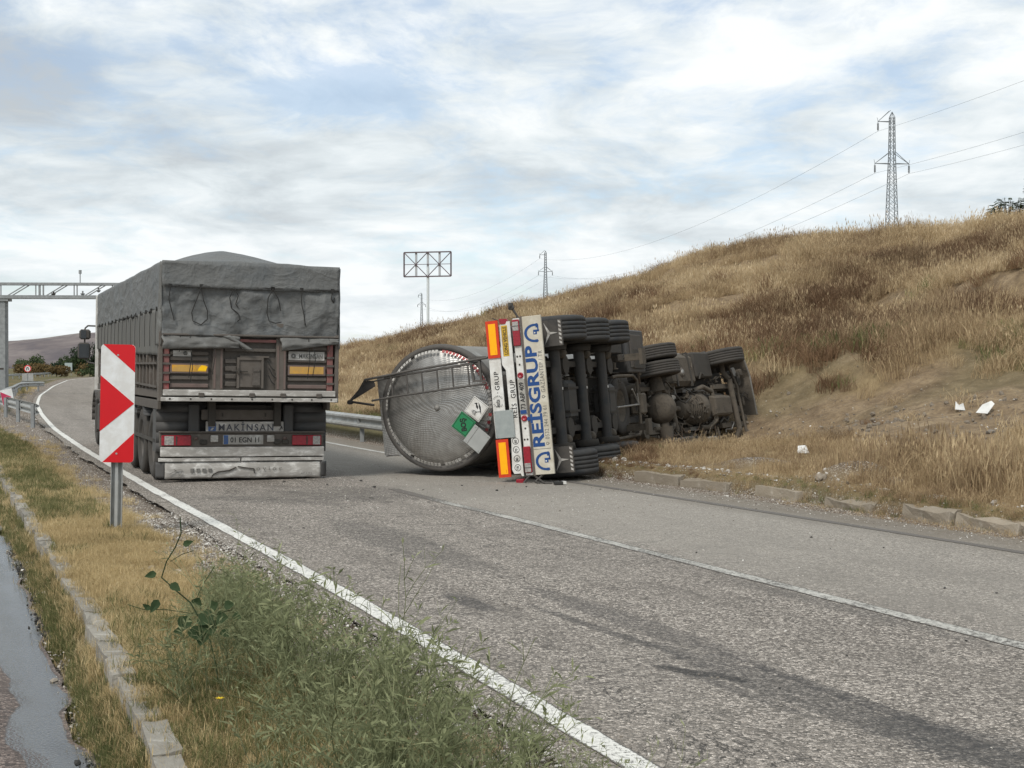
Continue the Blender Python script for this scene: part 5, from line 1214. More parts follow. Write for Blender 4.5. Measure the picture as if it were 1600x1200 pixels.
pg = mat('placard_back_grey', (.40, .41, .40), (.35, .36, .35), .5, metal=.2)
g2, M2 = diamond(-.52, 1.64, .315, pg, 'back_placard', .42, 2)
Mi = M2 @ Matrix.Rotation(R(45), 4, 'Y')
MB().box((-.157, -.013, .08), (.157, -.0085, .088), M=Mi).build('placard_fold', M_METAL, g2)
for x, z in ((-.13, .12), (.13, .12), (-.13, -.13), (.13, -.13)): MB().cyl(Mi @ Vector((x, -.013, z)), Mi @ Vector((x, -.0085, z)), .007, n=8).build('rivet', M_METAL, g2)
for (x, z) in ((-.08, 1.61), (-.285, 1.83), (-.52, 1.64)): MB().bar((x, .45, z), (x, .70, z), .03).build('placard_bracket', M_CHASSIS, W)
# --- underside
for s in (-1, 1): MB().box((s*.50-.05, .25, .88), (s*.50+.05, 6.0, 1.22)).box((s*.50-.05, 6.0, 1.02), (s*.50+.05, 9.3, 1.22)).build('chassis_beam', M_CHASSIS_B, W)
for y in (.7, 1.9, 3.2, 4.5, 5.6): MB().box((-.45, y, .95), (.45, y+.09, 1.15)).build('cross_member', M_CHASSIS, W)
MB().lathe([(0, .72), (8.0, .72)], (0, 1.0, 2.05), (0, 1, 0), n=24).build('tank_belly', M_CHASSIS, W)
AX = [1.02, 2.20, 3.32]
for i, y in enumerate(AX):
    MB().cyl((-1.0, y, .52), (1.0, y, .52), .088, n=18).cyl((-.80, y, .52), (-.70, y, .52), .115, n=18).cyl((.70, y, .52), (.80, y, .52), .115, n=18).build('axle', M_CHASSIS_B, W)
    MB().box((.10, y-.02, .428), (.14, y+.02, .431)).build('axle_tag', M_WHITE, W)
    for s in (-1, 1):
        wheel(W, (s*1.0, y, .52), (s, 0, 0), .52, .385, M_TYRE_D)
        MB().cyl((s*.48, y+.40, .52), (s*.48, y+.40, .88), .13, n=16).cyl((s*.48, y+.4, .48), (s*.48, y+.4, .54), .15, n=16).build('air_spring', M_CHASSIS, W)
        MB().box((s*.50-.045, y-.50, .56), (s*.50+.045, y+.45, .64)).box((s*.50-.05, y-.55, .55), (s*.50+.05, y-.42, .95)).build('trailing_arm', M_CHASSIS, W)
        MB().lathe([(0, .0), (0, .07), (.10, .085), (.12, .06), (.20, .04), (.20, 0)], (s*.66, y+.16, .50), (0, .6, -.1 if s > 0 else .1), n=14).build('brake_chamber', M_UNDER, W)
        MB().lathe([(0, .19), (.10, .21), (.12, .10)], (s*.70, y, .52), (s, 0, 0), n=22).build('brake_drum', M_CHASSIS, W)
        MB().tube([(s*.62, y+.2, .5), (s*.4, y+.3, .62), (s*.1, y+.12, .66)], .014, 6).build('air_hose', M_CHASSIS, W)
for (x0, x1, y0, y1) in ((-.37, .25, 1.50, 1.98), (-.44, .17, 3.62, 4.05)):
    at = MB().box((x0, y0, .52), (x1, y1, .84)).build('air_tank', M_CHASSIS_B, W, bevel=.06)
    for x in (x0+.12, x1-.14): MB().box((x, y0-.01, .505), (x+.035, y1+.01, .85)).build('tank_strap', M_CHASSIS, at)
# mud flaps with three-pointed mark and hatched strip
for s in (-1, 1):
    xc = .92*s
    fl = MB().box((xc-.19, .30, .115), (xc+.19, .325, .46)).box((xc-.19, .29, .40), (xc+.19, .50, .47)).build('mudflap', M_BLACKP, W)
    c = (xc-.0, .296, .315); st = MB()
    for t in (0, 120, 240):
        a = R(t-90); d = (math.cos(a), math.sin(a)); p = (-d[1], d[0]); ln = .17 if t == 0 else .19
        st.add([(c[0]+p[0]*.022, c[1], c[2]+p[1]*.022), (c[0]+d[0]*ln, c[1], c[2]+d[1]*ln*.8), (c[0]-p[0]*.022, c[1], c[2]-p[1]*.022)], [(0, 1, 2)])
    st.build('star_mark', M_REFW, fl)
    for k in range(6):
        x = xc-.17+k*.06; MB().add([(x, .297, .128), (x+.03, .297, .128), (x+.05, .297, .165), (x+.02, .297, .165)], [(0, 1, 2, 3)]).build('hatch_mark', M_REFW, fl)
    MB().add([(xc-.19, .2985, .122), (xc+.19, .2985, .122), (xc+.19, .2985, .170), (xc-.19, .2985, .170)], [(0, 1, 2, 3)]).build('hatch_strip', M_STEEL_D, fl)
    guard_y = AX[0]
    m = MB()
    for y in AX:
        n = 12
        for i in range(n):
            t0, t1 = R(20+140*i/n), R(20+140*(i+1)/n); q = .60
            m.add([(xc-.2, y+q*math.cos(t0), .52+q*math.sin(t0)), (xc+.2, y+q*math.cos(t0), .52+q*math.sin(t0)), (xc+.2, y+q*math.cos(t1), .52+q*math.sin(t1)), (xc-.2, y+q*math.cos(t1), .52+q*math.sin(t1))], [(0, 1, 2, 3)], smooth=True)
    m.build('mudguard', M_FENDER, W, solid=.01, fix=False)
# spare wheel in its cradle
sp = tyre_mb((-.22, 4.80, .82), (0, 0, 1), .50, .34, n=40)
so = sp.build('spare_tyre', M_TYRE, W); MB().lathe([(-.12, .28), (0, .10), (.1, .08), (.1, 0)], (-.22, 4.8, .80), (0, 0, 1), n=24).build('spare_rim', M_UNDER, so)
MB().tube([(.28, 4.15, .60), (.30, 4.35, .58), (.30, 5.30, .56), (.22, 5.52, .56), (-.66, 5.55, .56), (-.76, 5.40, .56), (-.78, 4.2, .60)], .028, 10).build('spare_cradle', M_UNDER, W)
MB().tube([(-.24, 4.2, .57), (-.22, 5.55, .55)], .018, 8).tube([(-.23, 5.5, .55), (.06, 5.15, .55)], .018, 8).tube([(-.23, 5.5, .55), (-.02, 5.45, .55)], .014, 8).build('cradle_rod', M_METAL, W)
MB().box((-.40, 5.52, .48), (-.02, 5.80, .72)).build('valve_box', M_UNDER, W, bevel=.03)
for s in (-1, 1):
    MB().box((s*.62-.06, 4.95, .30), (s*.62+.06, 5.08, 1.1)).box((s*.62-.14, 4.90, .24), (s*.62+.14, 5.13, .30)).build('landing_leg', M_UNDER, W)
# grey side lockers along the upper flank
lk = MB().box((.36, 5.25, .62), (1.14, 6.4, 1.12)).build('side_locker', M_FENDER, W, bevel=.02)
MB().box((.45, 5.45, .60), (1.05, 6.2, .622)).build('locker_lid', M_STEEL_D, lk, bevel=.008)
MB().box((.44, 5.6, .585), (.78, 6.3, .60)).build('locker_recess', M_CHASSIS, lk)
MB().box((.70, 4.2, .66), (1.15, 5.1, 1.1)).build('side_locker', M_CHASSIS, W, bevel=.02)
for i, (x, y0, y1, z) in enumerate(((.3, .8, 5.8, .86), (-.3, .8, 5.0, .84), (.36, 1.2, 5.6, .80), (-.15, 2.2, 5.6, .88))): MB().tube([(x, y0, z), (x+.05*math.sin(i), (y0+y1)/2, z-.02), (x, y1, z)], .014, 6).build('brake_line', M_CHASSIS, W)

# ================================================================== its tractor, dug into the ditch
f30 = Vector((math.sin(R(30)), math.cos(R(30)), 0))
QM = Matrix.Translation(Vector((2.66, 25.70, .97)) + f30*1.3) @ lying(30, 13)
Q = empty('truck_tractor', QM)
tag(Q, 'overturned truck tractor in the grass ahead of the tank trailer, its underside exposed', 'truck')
for s in (-1, 1):
    MB().box((s*.40-.035, -1.1, .78), (s*.40+.035, 4.6, 1.02)).build('chassis_rail', M_UNDER, Q)
    MB().box((s*.40-.04, 1.8, .765), (s*.40+.04, 3.05, .779)).build('worn_rail_face', M_METAL, Q)
    for xo in (1.08, .76): wheel(Q, (s*xo, 0, .52), (s, 0, 0), .52, .29, M_TYRE)
    wheel(Q, (s*1.03, 3.6, .51), (s, 0, 0), .51, .33, M_TYRE)
    MB().box((s*.42-.04, -.75, .60), (s*.42+.04, .75, .70)).cyl((s*.42, .7, .6), (s*.42, .7, .8), .12).cyl((s*.42, -.7, .6), (s*.42, -.7, .8), .12).build('suspension_beam', M_UNDER, Q)
    MB().box((s*.42-.05, 2.95, .52), (s*.42+.05, 4.35, .60)).build('leaf_spring', M_UNDER, Q)
for y in (-.9, .9, 1.9, 2.9): MB().box((-.37, y, .84), (.37, y+.08, .98)).build('cross_member', M_UNDER, Q)
MB().cyl((-.9, 0, .52), (.9, 0, .52), .085, n=18).cyl((-.62, 0, .52), (-.35, 0, .52), .12, .16, n=16).cyl((.62, 0, .52), (.35, 0, .52), .12, .16, n=16).build('drive_axle', M_UNDER, Q)
MB().lathe([(-.20, 0), (-.20, .12), (-.16, .22), (-.05, .30), (.06, .30), (.14, .24), (.20, .15), (.42, .10), (.44, .0)], (.02, -.02, .52), (0, .9, .12), n=24).lathe([(-.16, 0), (-.15, .10), (-.08, .21), (0, .26)], (.02, 0, .50), (0, 0, 1), n=20).build('differential', M_UNDER, Q)
MB().cyl((.02, .4, .56), (.02, 1.25, .70), .055, n=12).cyl((.02, .42, .56), (.02, .5, .58), .10, n=12).build('drive_shaft', M_UNDER, Q)
MB().tube([(.34, -.2, .60), (.40, .35, .56), (.26, .62, .56), (-.25, .66, .56), (-.40, .4, .56), (-.36, -.3, .60)], .045, 10).build('torque_rod', M_UNDER, Q)
MB().tube([(.38, .5, .55), (-.42, .62, .55)], .05, 10).build('stabiliser_bar', M_UNDER, Q)
# gearbox and engine with ribs, hoses and sump
gb = MB().lathe([(0, 0), (0, .14), (.10, .19), (.55, .23), (.70, .30), (.85, .33), (.95, .33), (.96, 0)], (.0, 1.28, .72), (0, 1, 0), n=20).build('gearbox', M_UNDER, Q)
for i in range(7): MB().lathe([(0, .23+.012*i), (0, .26+.012*i), (.025, .26+.012*i), (.025, .23+.012*i)], (0, 1.42+i*.085, .72), (0, 1, 0), n=18).build('gearbox_rib', M_UNDER, gb)
rr = random.Random(12)
for i in range(16):
    a = rr.uniform(-2.6, -.5); y = rr.uniform(1.35, 2.2); q = .27
    MB().cyl((q*math.cos(a), y, .72+q*math.sin(a)), (q*1.22*math.cos(a), y+.02, .72+q*1.22*math.sin(a)), rr.uniform(.018, .04), n=8).build('fitting', M_UNDER, gb)
en = MB().box((-.28, 2.28, .55), (.28, 3.45, 1.5)).build('engine_block', M_CHASSIS, Q, bevel=.04)
MB().prism([(-.24, .54), (-.20, .40), (.18, .38), (.24, .54)], 2.5, 3.4, 'xz').build('oil_sump', M_UNDER, en, bevel=.03)
for k in range(6): MB().box((-.34, 2.36+k*.17, .62), (.34, 2.44+k*.17, .74)).build('engine_rib', M_UNDER, en, bevel=.01)
for i in range(22):
    x0 = rr.choice((-1, 1))*rr.uniform(.18, .6); y0 = rr.uniform(1.4, 3.6); z0 = rr.uniform(.5, .85)
    pts = [(x0, y0, z0)]
    for k in range(4): pts.append((pts[-1][0]+rr.uniform(-.14, .14), pts[-1][1]+rr.uniform(-.05, .28), pts[-1][2]+rr.uniform(-.07, .07)))
    MB().tube(pts, rr.choice((.010, .014, .022)), 6).build('hose', rr.choice((M_CHASSIS, M_UNDER)), Q)
MB().tube([(.36, 2.0, .62), (.42, 2.3, .52), (.30, 2.6, .46), (-.30, 2.62, .50), (-.42, 2.4, .60), (-.40, 2.1, .66)], .05, 10).build('exhaust_pipe', M_UNDER, Q)
MB().lathe([(0, 0), (0, .22), (.6, .22), (.6, 0)], (-.78, 1.2, .70), (0, 1, 0), n=18).build('silencer', M_UNDER, Q)
for k in range(3): MB().box((-1.08, 1.15+k*.26, .48), (-.60, 1.32+k*.26, .98)).build('battery_box', M_CHASSIS, Q, bevel=.03)
MB().box((-.95, 2.1, .50), (-.62, 2.5, .92)).build('air_drier', M_METAL, Q, bevel=.03)
# fuel tank on the upper flank
ft = MB().box((.46, .72, .50), (1.12, 2.05, 1.08)).build('fuel_tank', M_UNDER, Q, bevel=.09)
for y in (1.0, 1.72): MB().box((.44, y, .485), (1.13, y+.06, .52)).box((1.12, y, .5), (1.14, y+.06, 1.1)).build('tank_strap', M_CHASSIS, ft)
MB().lathe([(-.03, 0), (-.03, .055), (0, .06)], (.72, 1.32, .49), (0, 0, 1), n=16).build('drain_cap', M_METAL, ft)
MB().lathe([(-.02, 0), (-.02, .10), (0, .10)], (.72, 1.32, .50), (0, 0, 1), n=18).build('cap_ring', M_STEEL_M, ft)
MB().box((.62, 2.12, .52), (1.16, 3.0, .98)).build('step_box', M_CHASSIS, Q, bevel=.03)
MB().tube([(1.18, .4, 1.02), (1.22, 2.0, .98), (1.20, 3.05, .94)], .022, 8).build('fender_edge', M_METAL, Q)
# front axle beam, steering rod, bumper and cab shell
MB().tube([(.92, 3.6, .52), (.70, 3.6, .52), (.55, 3.62, .42), (-.55, 3.62, .42), (-.70, 3.6, .52), (-.92, 3.6, .52)], .06, 10).build('front_axle', M_UNDER, Q)
MB().tube([(.86, 3.95, .50), (.4, 3.98, .42), (-.62, 3.98, .42), (-.80, 3.92, .48)], .032, 8).tube([(-.62, 3.98, .42), (-.62, 4.1, .42)], .05, 8).build('track_rod', M_UNDER, Q)
MB().cyl((.74, 4.35, .55), (.74, 4.35, .68), .10, n=18).build('horn', M_METAL, Q)
for i in range(14):
    x = rr.uniform(-.75, .85); y = rr.uniform(4.05, 4.7)
    MB().box((x-.05, y-.06, .50), (x+rr.uniform(.03, .14), y+rr.uniform(.03, .10), rr.uniform(.62, .8))).build('front_fitting', rr.choice((M_UNDER, M_CHASSIS, M_UNDER)), Q, bevel=.01)
MB().prism([(-1.2, 4.72), (-1.2, 4.60), (-.6, 4.78), (.6, 4.86), (1.0, 4.70), (1.12, 4.42), (1.18, 4.46), (1.06, 4.76), (.62, 4.94), (-.6, 4.88)], .42, .95, 'xy').build('front_bumper', M_UNDER, Q)
MB().prism([(-1.18, 4.62), (-.6, 4.80), (.6, 4.88), (1.02, 4.72), (1.16, 4.44), (1.19, 4.47), (1.05, 4.76), (.61, 4.93), (-.6, 4.85), (-1.19, 4.67)], .405, .425, 'xy').build('bumper_lip', M_METAL, Q)
cab2 = [(2.55, 1.05), (4.70, 1.05), (4.80, 1.6), (4.62, 2.2), (4.2, 3.05), (2.6, 3.12)]
MB().prism(cab2, -1.14, 1.14, 'yz').build('cab_body', M_CABW, Q, bevel=.06)
MB().box((-1.0, 2.6, .98), (1.0, 4.6, 1.05)).build('cab_floor', M_CHASSIS, Q)
MB().add([(-1.03, 4.68, 2.12), (1.03, 4.68, 2.12), (.98, 4.31, 2.92), (-.98, 4.31, 2.92)], [(0, 1, 2, 3)]).build('windscreen', M_GLASS, Q, solid=.01)
for s in (-1, 1):
    m = MB(); n = 12
    for i in range(n):
        t0, t1 = R(5+170*i/n), R(5+170*(i+1)/n); q = .62
        m.add([(s*.78, 3.6+q*math.cos(t0), .51+q*math.sin(t0)), (s*1.2, 3.6+q*math.cos(t0), .51+q*math.sin(t0)), (s*1.2, 3.6+q*math.cos(t1), .51+q*math.sin(t1)), (s*.78, 3.6+q*math.cos(t1), .51+q*math.sin(t1))], [(0, 1, 2, 3)], smooth=True)
    m.build('wheel_arch', M_CHASSIS, Q, solid=.02, fix=False)
    dr_ = MB().box((s*1.15-.01, 3.1, 1.15), (s*1.15+.01, 4.3, 2.7)).build('door', M_CABW, Q, bevel=.008)
    MB().box((s*1.165-.004, 3.3, 2.05), (s*1.165+.004, 4.15, 2.6)).build('side_window', M_GLASS, dr_)
    MB().box((s*1.17-.01, 3.2, 1.6), (s*1.17+.01, 3.36, 1.65)).build('handle', M_BLACKP, dr_)
MB().bar((-.72, 4.8, .5), (-.72, 5.3, .52), .06).build('bent_arm', M_METAL, Q)

# clutter of pipes, brackets and valves on both undersides
M_RUST = mat('rusty_steel', (.12, .065, .035), (.07, .045, .03), .9, scale=9, dirt=(.12, .10, .08), dirt_amt=.4)
rr = random.Random(91)
def clutter(root, n, xr, yr_, zr, seed):
    r = random.Random(seed)
    for i in range(n):
        x, y, z = r.uniform(*xr), r.uniform(*yr_), r.uniform(*zr); k = r.random(); m_ = r.choice((M_CHASSIS, M_UNDER, M_UNDER, M_CHASSIS, M_RUST, M_METAL if r.random() < .35 else M_UNDER))
        if k < .35:
            pts = [(x, y, z)]
            for _ in range(4): pts.append((pts[-1][0]+r.uniform(-.13, .13), pts[-1][1]+r.uniform(-.02, .28), pts[-1][2]+r.uniform(-.05, .05)))
            MB().tube(pts, r.choice((.008, .012, .017)), 6).build('pipe', m_, root)
        elif k < .6: 
            MB().box((x-.05, y-.04, z), (x+r.uniform(.02, .09), y+r.uniform(.02, .10), z+r.uniform(.04, .12))).cyl((x, y, z-.02), (x, y, z), .014, n=6).build('bracket', m_, root, bevel=.006)
        elif k < .8:
            MB().cyl((x, y, z), (x+r.uniform(-.02, .1), y+r.uniform(-.04, .04), z+r.uniform(-.02, .02)), r.uniform(.02, .05), n=10).cyl((x-.02, y, z), (x, y, z), .06, n=10).build('valve', m_, root)
        else:
            MB().bar((x-.12, y, z), (x+.12, y+r.uniform(-.08, .08), z), .02, .035).build('stay', m_, root)
clutter(W, 46, (-.62, .68), (.75, 4.2), (.62, .86), 5)
clutter(W, 16, (-.6, .7), (4.2, 6.2), (.55, .75), 6)
clutter(Q, 60, (-.66, .72), (-.6, 4.5), (.50, .72), 7)
clutter(Q, 18, (-1.0, -.45), (.7, 3.2), (.44, .60), 8)
# ================================================================== street furniture and far things
M_GALV = mat('galvanised_steel', (.46, .48, .48), (.36, .38, .38), .5, metal=.35, scale=5, dirt=(.25, .24, .22), dirt_amt=.2)
M_GALVD = mat('weathered_galvanised', (.30, .315, .32), (.22, .23, .235), .6, metal=.3, scale=5)
M_SIGNR = mat('sign_red', (.60, .006, .012), (.56, .006, .012), .35, scale=3)
M_SIGNW = mat('sign_white', (.76, .78, .79), (.70, .72, .73), .35, scale=3, dirt=(.52, .50, .46), dirt_amt=.12, dscale=6)
def chevron(name, M, w, h, label, cat, group=None, post=True, zb=.0):
    """red and white hazard board; its face looks along -y"""
    root = empty(name, M); tag(root, label, cat, group)
    r = .035*w/.33
    def rounded(w, h, r):
        p = []
        for cx, cz, a0 in ((w/2-r, h/2-r, 0), (-w/2+r, h/2-r, 90), (-w/2+r, -h/2+r, 180), (w/2-r, -h/2+r, 270)):
            for k in range(5): a = R(a0+k*22.5); p.append((cx+r*math.cos(a), cz+r*math.sin(a)))
        return p
    zc = zb + h/2
    MB().prism([(x, z+zc) for x, z in rounded(w, h, r)], -.004, .010, 'xz').build('panel', M_SIGNW, root, fix=True)
    MB().box((-w/2+.02, .010, zb+.03), (-w/2+.04, .035, zb+h-.03)).box((w/2-.04, .010, zb+.03), (w/2-.02, .035, zb+h-.03)).build('stiffener', M_GALV, root)
    H = h/2
    # triangles: upper right corner, middle arrow pointing right, lower right corner
    def clip_round(poly): return poly
    top = [(-w/2+r*.6, zc+H), (w/2-r, zc+H), (w/2-r*.3, zc+H-r*.3), (w/2, zc+H-r), (w/2, zc+H*.53)]
    midp = [(-w/2, zc+H*.475), (w/2-.003, zc+H*.0-.0), (-w/2, zc-H*.475)]
    bot = [(-w/2+r*.8, zc-H), (w/2, zc-H*.50), (w/2, zc-H+r), (w/2-r*.3, zc-H+r*.3), (w/2-r, zc-H)]
    for p in (top, midp, bot): MB().prism(p, -.0065, -.0045, 'xz').build('red_field', M_SIGNR, root)
    for z in (zc+H*.82, zc-H*.85): MB().cyl((0, -.010, z), (0, -.006, z), .010, n=10).build('bolt', M_GALV, root)
    return root
# near hazard board: post base on the verge
sx_, sy_ = -2.37*1.0, 8.4
f_ = 2200.0
def ground_pt(px, y): return None
SB = Vector((-3.89, 13.8, float(height(-3.89, 13.8))))
near = chevron('hazard_board', Matrix.Translation((SB.x, SB.y-.02, 0)) @ Matrix.Rotation(R(1.2), 4, 'Y') @ Matrix.Rotation(R(9), 4, 'Z'), .325, 1.155, 'tall red and white hazard board on a steel post in the left verge', 'hazard board', zb=.726)
m = MB(); pw, pd = .055, .045
m.box((-pw, .036, SB.z-.3), (-pw+.006, .036+pd, 1.8)).box((pw-.006, .036, SB.z-.3), (pw, .036+pd, 1.8)).box((-pw, .036+pd, SB.z-.3), (pw, .036+pd+.004, 1.8)).box((-.014, .034, SB.z-.3), (.014, .042, 1.8)).build('post', M_GALV, near)
# steel guardrails
def w_profile():
    return [(0, .0), (.02, .02), (.075, .045), (.075, .085), (.01, .115), (.0, .155), (.01, .195), (.075, .225), (.075, .265), (.02, .29), (0, .31)]
def guardrail(name, pts, z0, label, cat, side=1, post_sp=4.0, flare=False):
    """pts plan polyline; the rail beam stands z0 above ground, corrugated towards side"""
    root = empty(name, loc=(pts[0][0], pts[0][1], 0)); tag(root, label, cat)
    ox, oy = pts[0]
    P = [Vector((x-ox, y-oy)) for x, y in pts]
    prof = w_profile(); m = MB(); rows = []
    for i, p in enumerate(P):
        d = (P[min(i+1, len(P)-1)]-P[max(i-1, 0)]).normalized(); nrm = Vector((d.y, -d.x))*side
        g = max(float(height(p.x+ox, p.y+oy)), -.02)
        rows.append([(p.x+nrm.x*a, p.y+nrm.y*a, g+z0+b) for a, b in prof])
    n = len(prof)
    vs = [v for r_ in rows for v in r_]
    m.add(vs, [(i*n+k, i*n+k+1, (i+1)*n+k+1, (i+1)*n+k) for i in range(len(rows)-1) for k in range(n-1)], smooth=False)
    m.build('rail_beam', M_GALV, root, solid=.006, fix=False)
    # posts
    acc = 0; nxt = .4
    for a, b in zip(P[:-1], P[1:]):
        L_ = (b-a).length
        while nxt <= acc+L_:
            q = a+(b-a)*((nxt-acc)/L_); d = (b-a).normalized(); nrm = Vector((d.y, -d.x))*side
            g = float(height(q.x+ox, q.y+oy)); c = q-nrm*.05
            MB().box((c.x-.045, c.y-.05, g-.4), (c.x+.045, c.y+.05, g+z0+.29)).box((q.x-.05, q.y-.04, g+z0+.06), (q.x+.05, q.y+.04, g+z0+.25)).build('post', M_GALVD, root)
            nxt += post_sp
        acc += L_
    return root
pr = [(float(xR(y)+.75), y) for y in np.arange(27.3, 70, 1.5)]
guardrail('guardrail', pr, .33, 'steel guardrail at the foot of the hill between the two trucks', 'guardrail', side=-1, post_sp=4)
pl_ = [(-13.05, 38.6), (-13.5, 39.6), (-14.9, 42.6), (-16.3, 45.6), (-17.8, 49), (-19.2, 52.5), (-20.8, 57), (-22.6, 62.5), (-24.7, 69), (-26.9, 76), (-29.2, 83), (-31.2, 89), (-32.6, 94), (-33.3, 98), (-33.6, 101), (-34.8, 103.5), (-36.5, 104.5)]
guardrail('guardrail', pl_, .36, 'steel guardrail on the outside of the bend left of the parked truck', 'guardrail', side=1, post_sp=4)
m = MB(); 
ext = [(-60-.25*k, 150+6*k) for k in range(0)]
fr_ = [(-62, 150), (-66, 175), (-71.5, 200), (-78, 228), (-86, 262), (-96, 300)]
guardrail('guardrail', fr_, .45, 'far thin guardrail beyond the no U-turn sign', 'guardrail', side=1, post_sp=8)
# small tilted marker on the left guardrail
mk = empty('marker_board', Matrix.Translation((-16.75, 46.9, .40)) @ Matrix.Rotation(R(8), 4, 'Z') @ Matrix.Rotation(R(-12), 4, 'Y')); tag(mk, 'small tilted red and white marker fixed on the left guardrail', 'marker board')
MB().box((-.19, 0, .02), (.19, .015, .55)).build('panel', M_SIGNW, mk)
MB().add([(-.185, -.004, .50), (.13, -.004, .27), (-.185, -.004, .04)], [(0, 1, 2)]).build('red_field', mat('sign_red_faded', (.50, .03, .09), (.45, .04, .10), .5), mk)
# gantry over the road
GM = Matrix.Translation((-31.1, 86, 0)) @ Matrix.Rotation(R(3), 4, 'Z')
G = empty('gantry', GM); tag(G, 'grey steel lattice gantry crossing the road behind the parked truck', 'gantry')
g0 = -.3
MB().prism([(-.23, -.30), (.23, -.30), (.30, -.15), (.30, .15), (.23, .30), (-.23, .30), (-.30, .15), (-.30, -.15)], g0, 5.85, 'xy').build('column', M_GALVD, G)
MB().box((-.45, -.4, 5.72), (.45, .4, 5.88)).box((-.5, -.45, g0), (.5, .45, .12)).build('column_plate', M_GALVD, G)
MB().box((-.12, -.31, 1.55), (.14, -.295, 1.66)).build('column_slot', M_CHASSIS, G)
x0, x1, zb_, zt_ = -14, 15, 5.98, 6.78
for y in (-.35, .35):
    MB().bar((x0, y, zb_), (x1, y, zb_), .20).build('bottom_chord', M_GALVD, G); MB().bar((x0, y, zt_), (x1, y, zt_), .14).build('top_chord', M_GALVD, G)
    x = x0; k = 0
    while x < x1-.5:
        MB().bar((x, y, zb_), (x, y, zt_), .06).build('vertical_strut', M_GALVD, G); MB().bar((x+.5, y, zb_), (min(x1, x+1.8), y, zt_), .06).build('diagonal_strut', M_GALVD, G); x += 2.3; k += 1
for x in (2.35, 2.55): MB().bar((x, -.35, zb_), (x, -.35, zt_), .08).build('flange', M_GALVD, G)
x = x0
while x < x1: MB().bar((x, -.35, zb_), (x, .35, zb_), .05).build('cross_strut', M_GALVD, G); x += 2.54
for x, z in ((3.15, 6.1), (4.9, 6.1), (5.85, 6.3)):
    MB().cyl((x, -.3, z), (x, -.3, z+.25), .05).lathe([(-.0, .14), (.05, .13), (.12, .06), (.14, 0)], (x, -.3, z+.1), (0, 0, -1), n=12).build('camera_unit', M_BLACKP if x < 4 else M_GALVD, G)
MB().cyl((4.75, -.3, 6.8), (4.75, -.3, 7.45), .03).cyl((4.75, -.3, 7.4), (4.75, -.3, 7.62), .09).build('antenna', M_GALVD, G)
# no U-turn sign with two plain plates under it
z_ = float(height(-44.7, 130))
S = empty('no_u_turn_sign', Matrix.Translation((-44.7, 130, z_)) @ Matrix.Rotation(R(5), 4, 'Z')); tag(S, 'round no U-turn sign above two plain grey plates beside the bend', 'road sign')
MB().cyl((0, 0, -.3), (0, 0, 2.0), .05).build('post', M_GALVD, S)
MB().box((-.50, -.06, .1), (-.04, -.03, 1.10)).build('grey_plate', M_GALV, S); MB().box((.04, -.06, .1), (.50, -.03, 1.10)).build('grey_plate', M_GALV, S)
dk_ = MB().cyl((0, -.06, 1.55), (0, -.08, 1.55), .33, n=28).build('disc', M_SIGNW, S)
MB().lathe([(0, .25), (0, .33), (.006, .33), (.006, .25)], (0, -.087, 1.55), (0, 1, 0), n=28).build('red_ring', M_SIGNR, dk_)
MB().tube([(-.10, -.09, 1.42), (-.10, -.09, 1.58), (-.06, -.09, 1.66), (.0, -.09, 1.69), (.06, -.09, 1.66), (.10, -.09, 1.58), (.10, -.09, 1.46)], .03, 6).bar((-.18, -.092, 1.68), (.18, -.092, 1.42), .03, .01).build('u_arrow', M_INK, dk_)
z_ = float(height(-89.6, 280))
for (x, y, w, z0, z1, nm, lb, ct) in ((-89.8, 280, .55, .9, 2.0, 'roadside_sign', 'plain white sign board on short legs far down the road', 'sign board'), (-94.5, 300, .8, 1.0, 2.7, 'roadside_sign', 'far grey-green sign board near the dark trees', 'sign board')):
    z_ = float(height(x, y)); o = empty(nm, loc=(x, y, z_)); tag(o, lb, ct)
    MB().box((-w, -.03, z0), (w, .03, z1)).build('board', M_SIGNW if w < .6 else mat('sign_back_grey', (.34, .40, .40), (.3, .36, .36), .6), o)
    for s in (-1, 1): MB().box((s*w*.7-.05, .03, -.2), (s*w*.7+.05, .10, z1)).build('leg', M_GALVD, o)

